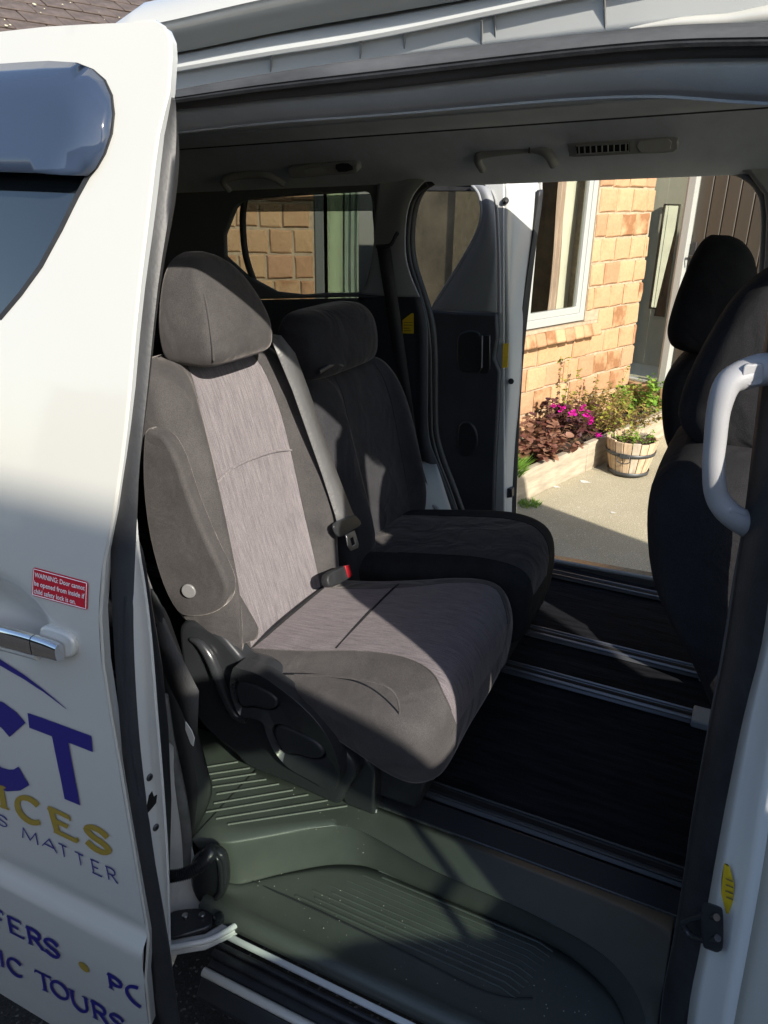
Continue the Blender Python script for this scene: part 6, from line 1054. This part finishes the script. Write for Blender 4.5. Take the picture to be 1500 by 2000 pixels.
sheet('belt_strap', [[(-1.0239,2.31,0.8372),(-0.9934,2.28,0.7808),(-0.9547,2.25,0.7044),(-0.9328,2.24,0.637)], [(-0.9859,2.31,0.8466),(-0.9518,2.28,0.7876),(-0.9098,2.25,0.7125),(-0.8842,2.24,0.6464)]], BELTD, bt2, solid=.002)
for a,b in [[(0.084,0.805,0.8664),(0.0912,0.801,0.8691)],[(0.0856,0.805,0.8571),(0.0934,0.801,0.8601)],[(0.0867,0.805,0.8475),(0.095,0.801,0.8508)],[(0.0894,0.805,0.8386),(0.096,0.801,0.8419)]]: tube('label_print', [a,b], .0009, INK, van, n=4)
yl = slab('yellow_label', [(-1.0637,2.352,1.2373),(-1.033,2.352,1.2612),(-1.0257,2.352,1.2617),(-1.0236,2.352,1.1975),(-1.0625,2.352,1.1941)], (0,-.003,0), YELLOW, van, bevel=0)
yl['label'] = 'yellow warning label on the far pillar trim'
for a,b in [[(-1.0575,2.347,1.2302),(-1.0262,2.347,1.2328)],[(-1.0573,2.347,1.2219),(-1.026,2.347,1.2245)],[(-1.057,2.347,1.212),(-1.0367,2.347,1.2137)],[(-1.0567,2.347,1.2037),(-1.0309,2.347,1.2059)]]: tube('label_print', [a,b], .0010, INK, yl, n=4)
wa = [[(-1.0603,2.3,0.7639),(-0.9956,2.22,0.744),(-0.9562,2.17,0.6855),(-0.9437,2.12,0.5868)],[(-0.9861,2.33,0.7669),(-0.9452,2.26,0.7398),(-0.9061,2.2,0.6843),(-0.87,2.14,0.6036)],[(-0.9192,2.34,0.7655),(-0.8862,2.31,0.7246),(-0.8448,2.28,0.6583),(-0.8013,2.26,0.58)]]
sheet('wheel_arch_trim', loft(wa,4,4,False), LTRIM, van, solid=.003)
slab('arch_cover', rpoly([(-0.9354,2.21,0.6511),(-0.8874,2.21,0.6659),(-0.8499,2.21,0.6528),(-0.8301,2.21,0.6216),(-0.8397,2.21,0.5916),(-0.8891,2.21,0.5701),(-0.9277,2.21,0.5925)],3), (0,.02,0), GTRIM, van, bevel=.006)

# ---------------------------------------------------------------- seats
Hp = Vector((-.82,0,.75)); Uu = Vector((-.29,0,.957)).normalized(); Ff = Vector((.957,0,.29)).normalized()
def bp3(s, t, y): return Hp+Uu*s+Ff*t+Vector((0,y,0))
def shell(rings, nins, nu, nv, mbody, mins, parent, bname, iname, seam=.0022):
    rows = loft(rings, nu, nv, True); nc = len(rows[0]); k = nins*nu
    ins = [r[:k+1] for r in rows]; body = [r[k:]+[r[0]] for r in rows]
    o1 = sheet(iname, ins, mins, parent, angle=70)
    V = [p for r in body for p in r]; n2 = len(body[0]); F = grid_faces(len(body), n2, False)
    base = len(V); V += [p for p in rows[0]]+[p for p in rows[-1]]
    F.append(tuple(range(base, base+nc))[::-1]); F.append(tuple(range(base+nc, base+2*nc)))
    o2 = mesh(bname, V, F, mbody, parent, angle=70)
    for c in (0,k): tube('seam', [r[c] for r in rows[nv:-nv]], seam*.75, mbody, o2, n=5)
    return rows, o1, o2
def backring(s, yl, yr, yL, yR, bo=.034, tt=0, th=.13):
    w_ = yr-yl
    q = [(yl,0),(yl+.3*w_,-.005),(yl+.7*w_,-.005),(yr,0),(yr+.035,bo),(yR-.03,bo*.8),(yR,-.01),(yR-.01,-.07),(yR-.06,-th+.01),(yr-.03,-th),(yl+.04,-th),(yL+.06,-th+.005),(yL+.012,-.085),(yL,-.035),(yL+.012,.012),(yl-.038,bo)]
    return [bp3(s, t+tt, y) for y,t in q]
seat1 = empty('middle_row_seat', (-.7,1.27,.44), van); seat1['label'] = 'near middle-row seat in sunlit grey cloth with tall headrest'
rings = [backring(*q) for q in ((-.05,1.100,1.388,1.060,1.47,.004,-.02),(.0,1.102,1.390,1.050,1.485,.008,-.004),(.08,1.108,1.396,1.045,1.50,.026),(.14,1.113,1.402,1.044,1.504,.040),(.22,1.120,1.410,1.042,1.51,.048),(.34,1.138,1.420,1.045,1.515,.045,.003),(.45,1.158,1.422,1.05,1.508,.036,.004),(.54,1.176,1.408,1.060,1.492,.026,0),(.590,1.193,1.388,1.080,1.47,.010,-.018),(.612,1.203,1.372,1.115,1.44,-.004,-.045,.09),(.618,1.22,1.35,1.16,1.41,-.01,-.06,.07))]
shell(rings, 3, 4, 4, DGREY, LGREYV, seat1, 'backrest_bolster', 'backrest_insert')
ins_s = lambda s,y,t=.004: bp3(s,t,y)
tube('stitch_seam', [(-0.9188,1.146,1.0864),(-0.9217,1.1827,1.0959),(-0.923,1.2287,1.1002),(-0.9224,1.2923,1.0982),(-0.9201,1.3678,1.0906),(-0.9151,1.436,1.0742)], .0025, LGREYV, seat1, n=6, smooth=4)
side = slab('side_panel', rpoly([(-0.9874,1.035,1.2108),(-0.9624,1.035,1.2174),(-0.9375,1.035,1.2065),(-0.9147,1.035,1.1689),(-0.8928,1.035,1.0975),(-0.8592,1.035,1.016),(-0.8317,1.035,0.9633),(-0.8215,1.035,0.9276),(-0.833,1.035,0.8891),(-0.8647,1.035,0.8602),(-0.913,1.035,0.8402),(-0.9515,1.035,0.8416),(-0.9838,1.035,0.8987),(-1.0038,1.035,0.9956),(-1.0052,1.035,1.1079)],3), (0,.035,0), DGREY, seat1, bevel=.012, bseg=4)
bt_ = disc('recliner_cap', (-0.9122,1.034,0.902), (.25,-1,.05), .0148, .006, mat('grey_cap_plastic',(.17,.17,.175),.35), seat1, n=28, bevel=.002)
loft_mesh('side_skirt', [[Vector((x+dx*math.cos(k*.6283),1.105-.055*math.sin(k*.6283) if math.sin(k*.6283)>0 else 1.105,z+dz*math.cos(k*.6283)+.02*abs(math.sin(k*.6283)))) for k in range(10)] for x,z,dx,dz in ((-.95,.87,.05,.05),(-.925,.84,.065,.05),(-.89,.80,.065,.04),(-.86,.775,.055,.03),(-.84,.76,.03,.02))], DGREY, seat1, nu=3, nv=4, angle=80)
# headrest
def headrest(parent, zs, cy, hw, fx, bx, m, name='headrest', pw=.55):
    rings = []
    for z,w_,f_,b in zip(zs,hw,fx,bx):
        d = (f_-b)/2; cx = (f_+b)/2; r = []
        for k in range(20):
            a = 2*math.pi*k/20; c,s = math.cos(a), math.sin(a)
            r.append(Vector((cx+d*math.copysign(abs(c)**pw,c), cy+w_*math.copysign(abs(s)**pw,s), z)))
        rings.append(r)
    return loft_mesh(name, rings, m, parent, nu=2, nv=4, angle=80)
hr1 = headrest(seat1, [1.308,1.315,1.335,1.38,1.43,1.475,1.502,1.514], 1.262, [.078,.098,.108,.108,.094,.074,.048,.018], [-.955,-.922,-.903,-.905,-.925,-.955,-.985,-1.01], [-1.03,-1.045,-1.052,-1.056,-1.056,-1.052,-1.045,-1.035], DGREY, pw=.42)
hr1['label'] = 'tall grey headrest, half in sunlight'
tube('headrest_seam', [(-1.0,1.232,1.500),(-.968,1.203,1.475),(-.935,1.178,1.43),(-.916,1.162,1.375),(-.914,1.161,1.33)], .0020, DGREY, hr1, n=6, smooth=4)
for y in (1.22,1.32): tube('headrest_post', [(-1.03,y,1.27),(-1.015,y,1.34)], .007, CHROME, seat1, n=8)
# cushion
def cushring(x, z, yl, yr, yo, zo, yb, zb, yR, zRb, crown=.004):
    w_ = yr-yl
    return [Vector((x,y,zz)) for y,zz in [(yl,z),(yl+.3*w_,z+crown),(yl+.7*w_,z+crown),(yr,z),(yR-.02,z-.008),(yR,z-.05),(yR-.07,zRb),((yl+yr)/2+.05,zb+.01),((yl+yr)/2-.06,zb+.01),(yb+.03,zb),(yb,zb+.02),(yo-.004,(zo+zb)/2+.02),(yo+.004,zo-.004),((yo+yl)/2,zo+.010)]]
cr_ = [cushring(*q) for q in ((-.86,.752,1.10,1.39,1.06,.738,1.08,.66,1.47,.67),(-.80,.760,1.105,1.40,1.055,.742,1.07,.66,1.48,.67),(-.71,.770,1.125,1.42,1.042,.748,1.055,.665,1.50,.67),(-.62,.784,1.148,1.45,1.030,.758,1.04,.655,1.525,.66),(-.54,.796,1.157,1.488,1.020,.768,1.03,.64,1.55,.65),(-.475,.802,1.148,1.508,1.014,.770,1.03,.618,1.56,.635),(-.43,.800,1.128,1.50,1.016,.766,1.035,.610,1.55,.63),(-.400,.786,1.102,1.465,1.032,.750,1.05,.613,1.52,.635),(-.382,.755,1.10,1.44,1.050,.725,1.065,.628,1.49,.65),(-.376,.71,1.12,1.40,1.075,.695,1.09,.65,1.44,.67,0))]
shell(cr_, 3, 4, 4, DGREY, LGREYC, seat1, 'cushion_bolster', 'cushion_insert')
tube('stitch_seam', [(-0.6176,1.1,0.8183),(-0.615,1.12,0.8285),(-0.6151,1.18,0.8307),(-0.6344,1.3,0.8072),(-0.6549,1.43,0.7821)][:0] or [(-.650,1.150,.7795),(-.651,1.25,.7835),(-.653,1.35,.7835),(-.655,1.43,.780),(-.655,1.47,.774)], .0024, BVEL, seat1, n=6, smooth=4)
tube('side_seam', [(-0.6723,1.029,0.7839),(-0.5969,1.024,0.8086),(-0.5212,1.02,0.8263),(-0.4807,1.02,0.8285),(-0.4595,1.022,0.8148),(-0.4526,1.026,0.7828),(-0.4558,1.031,0.7391)], .0018, DGREY, seat1, n=6, smooth=4)
tube('back_crease', [(-.822,1.095,.752),(-.818,1.18,.764),(-.818,1.30,.764),(-.822,1.392,.758)], .0045, BVEL, seat1, n=6, smooth=4)
# plastic side shield with two levers
SHY = 1.045
shp = rpoly([(-0.9575,1.045,0.8036),(-0.9189,1.045,0.8238),(-0.8883,1.045,0.8228),(-0.8519,1.045,0.8082),(-0.8216,1.045,0.7826),(-0.8005,1.045,0.7674),(-0.757,1.045,0.7665),(-0.7152,1.045,0.7463),(-0.6649,1.045,0.7199),(-0.6199,1.045,0.6849),(-0.5797,1.045,0.6337),(-0.5551,1.045,0.606),(-0.5528,1.045,0.5718),(-0.5712,1.045,0.5322),(-0.5853,1.045,0.4935),(-0.6043,1.045,0.484),(-0.6619,1.045,0.4877),(-0.7363,1.045,0.4922),(-0.8056,1.045,0.4944),(-0.8408,1.045,0.5189),(-0.913,1.045,0.5544),(-0.9447,1.045,0.5942),(-0.9588,1.045,0.6683),(-0.9644,1.045,0.7526)],3)
shield = slab('side_shield', shp, (0,.045,0), BLACKS, seat1, bevel=.012, bseg=4); shield['label'] = 'black plastic seat side shield with two levers'
l1 = [(-0.8118,1.022,0.7213),(-0.7938,1.022,0.7331),(-0.7574,1.022,0.7353),(-0.7222,1.022,0.7277),(-0.7064,1.022,0.7139),(-0.7143,1.022,0.6943),(-0.7364,1.022,0.6819),(-0.7705,1.022,0.6775),(-0.7983,1.022,0.6679),(-0.8116,1.022,0.6907)]; l2 = [(-0.7264,1.022,0.6421),(-0.7076,1.022,0.66),(-0.6666,1.022,0.6576),(-0.6265,1.022,0.6503),(-0.6052,1.022,0.6339),(-0.6078,1.022,0.6156),(-0.631,1.022,0.6016),(-0.6686,1.022,0.5972),(-0.6986,1.022,0.5907),(-0.7205,1.022,0.6129)]
rp = rpoly([(-0.8037,1.014,0.7683),(-0.7854,1.014,0.7717),(-0.7381,1.014,0.7701),(-0.6813,1.014,0.7476),(-0.6259,1.014,0.7138),(-0.5878,1.014,0.6682),(-0.5695,1.014,0.6145),(-0.5721,1.014,0.5762),(-0.586,1.014,0.5503),(-0.6043,1.014,0.5503),(-0.6413,1.014,0.5582),(-0.686,1.014,0.5685),(-0.7161,1.014,0.5951),(-0.7336,1.014,0.6315),(-0.7419,1.014,0.6584),(-0.7685,1.014,0.6589),(-0.7934,1.014,0.6551),(-0.8069,1.014,0.6753),(-0.8158,1.014,0.7214)],3)
slab('raised_panel', rp, (0,.036,0), BLACKS, shield, bevel=.012, bseg=5, holes=[rpoly([Vector(p)+Vector((0,.003,0)) for p in l1],2), rpoly([Vector(p)+Vector((0,.003,0)) for p in l2],2)])
def lever(pts):
    c = sum((Vector(p) for p in pts), Vector())/len(pts)
    return slab('lever', rpoly([c+(Vector(p)-c)*.93+Vector((0,.002,0)) for p in pts],3), (0,.03,0), BLACKP, shield, bevel=.006, bseg=3)
lever(l1); lever(l2)
tube('shield_ridge', [(-0.9267,1.04,0.7836),(-0.9013,1.04,0.7788),(-0.878,1.04,0.7529),(-0.8593,1.04,0.7033),(-0.8425,1.04,0.6559),(-0.824,1.04,0.6291),(-0.7989,1.04,0.6251)], [.004,.010,.013,.013,.012,.010,.006], BLACKS, shield, n=12, smooth=4)
slab('lower_bracket', [(-.60,1.09,.445),(-.53,1.09,.445),(-.53,1.09,.56),(-.56,1.09,.60),(-.64,1.09,.52)], (0,.05,0), BLACKS, seat1, bevel=.008)
slab('seat_frame', [(-.92,1.12,.47),(-.45,1.12,.47),(-.42,1.12,.60),(-.92,1.12,.68)], (0,.35,0), RUBBER, seat1, bevel=.01)
disc('rail_bolt', (-0.5794,1.1707,0.462), (.4,-.5,1), .009, .010, STEEL, seat1, n=6, bevel=.001)
slab('rail_clip', [(-0.562,1.1173,0.456),(-0.5358,1.1174,0.456),(-0.5275,1.096,0.456),(-0.5565,1.0973,0.456)], (0,0,-.008), GTRIM, seat1, bevel=.002)
# buckles and middle belt
bs = sheet('belt_strap', [[(-0.9396,1.3858,1.3446),(-0.9236,1.3973,1.2918),(-0.9012,1.4132,1.2179),(-0.8731,1.4235,1.1254),(-0.8421,1.4354,1.0229),(-0.8129,1.4415,0.9267),(-0.805,1.4391,0.9005)], [(-0.9349,1.4238,1.3362),(-0.9217,1.4588,1.2927),(-0.8972,1.4717,1.2117),(-0.8721,1.481,1.1287),(-0.8404,1.4924,1.0241),(-0.8064,1.5131,0.9119),(-0.7971,1.5275,0.8812)]], BELT, seat1, solid=.002, label='grey belt across the inner side of the near seat')
tg = slab('belt_tongue', rpoly([(-0.8002,1.4113,0.9124),(-0.8026,1.4302,0.9201),(-0.7987,1.504,0.9074),(-0.7968,1.5188,0.9009),(-0.7907,1.5316,0.8809),(-0.7889,1.52,0.8749),(-0.7895,1.4867,0.877),(-0.7906,1.4375,0.8805),(-0.7935,1.4183,0.8902)],2), Ff*-.006, BLACKS, bs, bevel=.002)
slab('tongue_plate', [(-0.792,1.4552,0.8783),(-0.7904,1.4962,0.8731),(-0.7801,1.498,0.8391),(-0.7779,1.491,0.8316),(-0.7796,1.4575,0.8372),(-0.7842,1.4507,0.8525)], Ff*-.003, STEEL, bs, bevel=.001, holes=[[(-0.7876,1.4674,0.8637),(-0.7871,1.4847,0.8621),(-0.7817,1.485,0.8442),(-0.7819,1.467,0.8449)]])
bk = slab('buckle', rpoly([(-0.7678,1.3286,0.8363),(-0.7659,1.3772,0.8302),(-0.7632,1.4166,0.8211),(-0.7555,1.4174,0.7957),(-0.7551,1.394,0.7946),(-0.7583,1.3343,0.8048),(-0.7619,1.3178,0.817)],2), Ff*-.02, RUBBER, seat1, bevel=.004)
slab('release_button', [(-0.7633,1.397,0.8285),(-0.7617,1.4163,0.823),(-0.7537,1.4165,0.7966),(-0.7543,1.3974,0.7986)], Ff*-.006, REDB, bk, bevel=.0015)
# second seat of the row
seat2 = empty('middle_row_seat', (-.7,1.85,.44), van); seat2['label'] = 'far middle-row seat in shade with low wide headrest'
rings = [backring(*q) for q in ((-.05,1.66,1.91,1.535,1.99,.02,-.02),(.05,1.665,1.92,1.53,2.01,.035),(.20,1.68,1.945,1.53,2.045,.03),(.33,1.70,1.96,1.54,2.055,.02),(.41,1.715,1.955,1.56,2.035,.012,-.005),(.455,1.725,1.945,1.58,2.01,.004,-.02),(.475,1.74,1.93,1.62,1.98,-.002,-.04,.09))]
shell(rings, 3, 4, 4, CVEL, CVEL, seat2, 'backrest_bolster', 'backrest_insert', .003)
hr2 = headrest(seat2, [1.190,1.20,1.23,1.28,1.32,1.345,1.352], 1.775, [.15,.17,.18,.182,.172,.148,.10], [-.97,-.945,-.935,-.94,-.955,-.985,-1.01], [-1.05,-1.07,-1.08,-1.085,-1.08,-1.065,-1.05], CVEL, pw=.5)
tube('pull_strap', [(-0.9421,1.5946,1.222),(-0.9436,1.6421,1.2267),(-0.9434,1.6806,1.2261),(-0.9399,1.7089,1.2148)], .006, BLACKP, seat2, n=8, smooth=3)
c2 = [cushring(*q) for q in ((-.86,.760,1.60,1.87,1.56,.745,1.57,.66,1.96,.66),(-.72,.785,1.60,1.87,1.56,.770,1.57,.66,1.965,.66),(-.60,.806,1.60,1.87,1.558,.790,1.565,.65,1.965,.65),(-.52,.818,1.60,1.865,1.558,.800,1.565,.63,1.955,.64),(-.45,.820,1.60,1.85,1.560,.800,1.57,.615,1.93,.63),(-.405,.806,1.61,1.82,1.570,.785,1.58,.61,1.90,.63),(-.382,.775,1.62,1.79,1.590,.755,1.60,.63,1.86,.645),(-.376,.73,1.64,1.76,1.61,.72,1.62,.65,1.82,.66,0))]
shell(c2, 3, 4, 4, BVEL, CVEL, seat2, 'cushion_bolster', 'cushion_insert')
slab('seat_frame', [(-.92,1.66,.46),(-.45,1.66,.46),(-.42,1.66,.62),(-.92,1.66,.68)], (0,.40,0), RUBBER, seat2, bevel=.01)
bk = slab('buckle', rpoly([(-0.9038,1.98,0.6405),(-0.8941,1.98,0.6773),(-0.8475,1.98,0.68),(-0.8418,1.98,0.6606),(-0.8723,1.98,0.6437)],2), (0,.03,0), BLACKP, seat2, bevel=.004)
slab('release_button', [(-0.8923,1.972,0.6825),(-0.8424,1.972,0.6842),(-0.8386,1.972,0.6713),(-0.8867,1.972,0.6682)], (0,.01,0), REDB, bk, bevel=.0015)
# front seats
def frontseat(cy, dx, label, sx=1.0):
    s_ = empty('front_seat', (.2+dx,cy,.44), van); s_['label'] = label
    zs = [.62,.80,.91,1.0,1.05,1.11,1.20,1.25,1.285,1.30]
    bx_ = [.14,.08,.035,-.015,-.05,-.085,-.105,-.10,-.07,-.03]; fx_ = [.26,.22,.20,.16,.14,.12,.09,.07,.05,.03]; hw_ = [.24,.245,.25,.255,.255,.25,.235,.21,.17,.12]
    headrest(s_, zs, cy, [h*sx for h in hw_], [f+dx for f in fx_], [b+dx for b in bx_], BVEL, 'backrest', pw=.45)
    return s_
fs1 = frontseat(1.28, 0, 'driver seat back behind the grey grab handle')
headrest(fs1, [1.275,1.285,1.32,1.37,1.43,1.49,1.53,1.55], 1.31, [.10,.13,.15,.15,.14,.12,.085,.03], [.05,.075,.09,.095,.10,.105,.105,.09], [-.04,-.07,-.092,-.088,-.07,-.045,-.01,.03], BVEL, pw=.6)
fs2 = frontseat(1.98, -.075, 'passenger seat back framed by the far doorway', .78)
headrest(fs2, [1.295,1.305,1.335,1.38,1.44,1.50,1.535,1.548], 2.0, [.09,.11,.125,.125,.115,.095,.06,.02], [-.05,-.02,-.01,-.01,-.02,-.04,-.07,-.10], [-.16,-.185,-.197,-.195,-.185,-.17,-.155,-.14], BVEL, pw=.6)
for cy in (1.28,1.98):
    slab('seat_base', [(.14,cy-.22,.442),(.60,cy-.22,.442),(.64,cy-.22,.60),(.16,cy-.22,.60)], (0,.44,0), BLACKP, fs1 if cy < 1.5 else fs2, bevel=.01)
for fs_,cy in ((fs1,1.28),(fs2,1.98)):
    loft_mesh('cushion', [[Vector((x,cy+s*h,z)) for s,z in ((-1,zb),(-1,zt),(0,zt+.02),(1,zt),(1,zb),(0,zb))] for x,h,zt,zb in ((.1,.22,.72,.6),(.3,.25,.76,.58),(.6,.26,.79,.6),(.68,.22,.74,.66))], BVEL, fs_)
# ---------------------------------------------------------------- B pillar, grab handle, striker
Lp = [(0.0055,1.04,1.763),(0.0113,1.035,1.6744),(0.0065,1.025,1.5956),(0.0105,1.015,1.5127),(0.015,1.005,1.4558),(0.0232,0.99,1.3612),(0.0299,0.975,1.2751),(0.0312,0.96,1.191),(0.0355,0.955,1.0827),(0.0397,0.95,0.9485),(0.044,0.94,0.8146),(0.05,0.935,0.7202),(0.0541,0.92,0.6088),(0.0556,0.91,0.5108),(0.066,0.9,0.3887)]
Rp = [(0.063,0.945,1.7565),(0.0503,0.935,1.6789),(0.0355,0.92,1.6001),(0.0386,0.905,1.5276),(0.0452,0.89,1.4472),(0.0499,0.875,1.3744),(0.0562,0.86,1.305),(0.0615,0.86,1.2512),(0.068,0.858,1.1628),(0.067,0.855,1.0657),(0.0698,0.85,0.9391),(0.0736,0.845,0.8354),(0.0795,0.84,0.7051),(0.0822,0.838,0.6086),(0.093,0.835,0.4783)]
Wp = [(0.0985,0.875,1.7489),(0.0894,0.865,1.6748),(0.0813,0.85,1.604),(0.0828,0.835,1.539),(0.0854,0.82,1.4668),(0.0896,0.8,1.4035),(0.0909,0.78,1.3435),(0.0902,0.78,1.2946),(0.0928,0.778,1.2154),(0.098,0.778,1.1294),(0.1071,0.775,1.0187),(0.1142,0.772,0.9272),(0.1213,0.77,0.8101),(0.1257,0.768,0.7261),(0.1324,0.765,0.609)]
L_,R2,W_ = [cr(q,3) for q in (Lp,Rp,Wp)]
mid = [a.lerp(b,.45)+Vector((-.014,-.004,0)) for a,b in zip(L_,R2)]
sheet('pillar_trim', [[p+Vector((.03,.05,0)) for p in L_], L_, [a.lerp(b,.5)+Vector((-.004,0,0)) for a,b in zip(L_,mid)], mid], GREYRUB and mat('pillar_dark_trim',(.075,.08,.088),.5,noise=.08,scale=5,bump=.25,bscale=700,bdist=.0006), van, solid=.003, angle=60)
rings = []
for a,b in zip(mid,R2):
    c = a.lerp(b,.5); h = (b-a)*.5; r = []
    for k in range(10): an = 6.2832*k/10; r.append(c+h*math.cos(an)+Vector((-.012,0,0))*math.sin(an))
    rings.append(r)
loft_mesh('pillar_seal', rings, RUBBER, van, nu=1, nv=1, angle=60)
pw_ = sheet('pillar_jamb', [R2,[a.lerp(b,.30)+Vector((-.002,0,0)) for a,b in zip(R2,W_)],[a.lerp(b,.55)+Vector((.003,0,0)) for a,b in zip(R2,W_)],[a.lerp(b,.8)+Vector((-.004,0,0)) for a,b in zip(R2,W_)],W_], JAMB, van, solid=.003, angle=70)
sheet('pillar_outer', [W_,[p+Vector((.02,-.012,0)) for p in W_],[p+Vector((.12+.22*max(0,min(1,(1.2-p.z)/.6)),-.02,0)) for p in W_]], PAINT, van, solid=.003, angle=50)
gp = [(0.0316,0.95,1.4547),(0.011,0.915,1.4591),(-0.0076,0.9,1.4538),(-0.0205,0.89,1.4438),(-0.0239,0.885,1.4176),(-0.0217,0.885,1.3834),(-0.0173,0.885,1.3484),(-0.0094,0.89,1.3188),(0.0053,0.895,1.2999),(0.0252,0.91,1.2842),(0.0438,0.945,1.2659)]
gr_ = tube('assist_grip', gp, [.021,.0205,.0185,.0155,.0135,.0130,.0132,.0145,.016,.018,.019], GRIP, van, n=16, smooth=5, flat=.85, label='light grey assist grip on the front pillar')
slab('grip_cap', rpoly([Vector(p) for p in [(-0.0082,0.882,1.467),(0.0001,0.885,1.4689),(0.0097,0.888,1.4694),(0.0133,0.89,1.4554),(0.0118,0.89,1.4476),(-0.0047,0.882,1.4473)]],2), (0,.01,0), GRIP, gr_, bevel=.004)
slab('grip_cap', rpoly([Vector(p) for p in [(0.0032,0.876,1.3126),(0.0161,0.884,1.3085),(0.0262,0.89,1.3034),(0.0277,0.892,1.2835),(0.0123,0.88,1.2956)]],2), (0,.01,0), GRIP, gr_, bevel=.004)
sk = slab('striker_plate', rpoly([(0.0763,0.8,0.8108),(0.079,0.8,0.8228),(0.0863,0.795,0.8302),(0.0909,0.795,0.8171),(0.0978,0.795,0.7767),(0.0982,0.795,0.7606),(0.0915,0.8,0.749),(0.0861,0.8,0.7597)],2), (-.012,.0,0), BLACKP, van, bevel=.002)
tube('striker_loop', [(0.0831,0.79,0.8166),(0.0725,0.81,0.7927),(0.0564,0.83,0.7548),(0.0516,0.835,0.7373),(0.0637,0.83,0.7287),(0.0792,0.81,0.7526),(0.0897,0.79,0.7849)], .0045, BLACKS, sk, n=8, smooth=4)
slab('yellow_label', [(0.0825,0.812,0.8823),(0.0852,0.812,0.8802),(0.0942,0.806,0.8605),(0.0981,0.806,0.8317),(0.0977,0.808,0.8102),(0.0875,0.812,0.8338),(0.0839,0.812,0.8577)], (-.004,0,0), YELLOW, van, bevel=0)
# ---------------------------------------------------------------- front door, open, just outside the picture
fdo = empty('front_door', (1.05,.75,.3), van); fdo['label'] = 'open front door with green tinted window'
ang = math.atan2(-.89,-.45); ex = Vector((math.cos(ang),math.sin(ang),0)); ey = Vector((-ex.y,ex.x,0)); O_ = Vector((1.03,.74,0))
def FP(u, z, o_=0): q = O_+ex*u+ey*o_; return (q.x,q.y,z)
slab('lower_panel', [FP(0,.32),FP(1.10,.32),FP(1.16,.6),FP(1.16,1.02),FP(0,1.06)], ey*.06, PAINT, fdo, bevel=.01)
slab('window_frame', [FP(0,1.062),FP(1.16,1.022),FP(1.13,1.5),FP(1.08,1.72),FP(.97,1.78),FP(.80,1.77),FP(.59,1.48),FP(.50,1.50),FP(0,1.45)], ey*.04, BLACKS, fdo, bevel=.006, holes=[[FP(.522,1.08),FP(.75,1.16),FP(1.08,1.22),FP(1.05,1.40),FP(1.0,1.53),FP(.93,1.59),FP(.79,1.58),FP(.66,1.42),FP(.522,1.28)]])
slab('window_glass', [FP(.50,1.075,.02),FP(1.09,1.075,.02),FP(1.06,1.41,.02),FP(1.01,1.55,.02),FP(.93,1.61,.02),FP(.79,1.60,.02),FP(.65,1.43,.02),FP(.50,1.29,.02)], ey*.004, GLASSG, fdo, bevel=0, smooth=False)
tube('quarter_bar', [FP(.575,1.05,.02),FP(.575,1.36,.02)], .010, BLACKS, fdo)
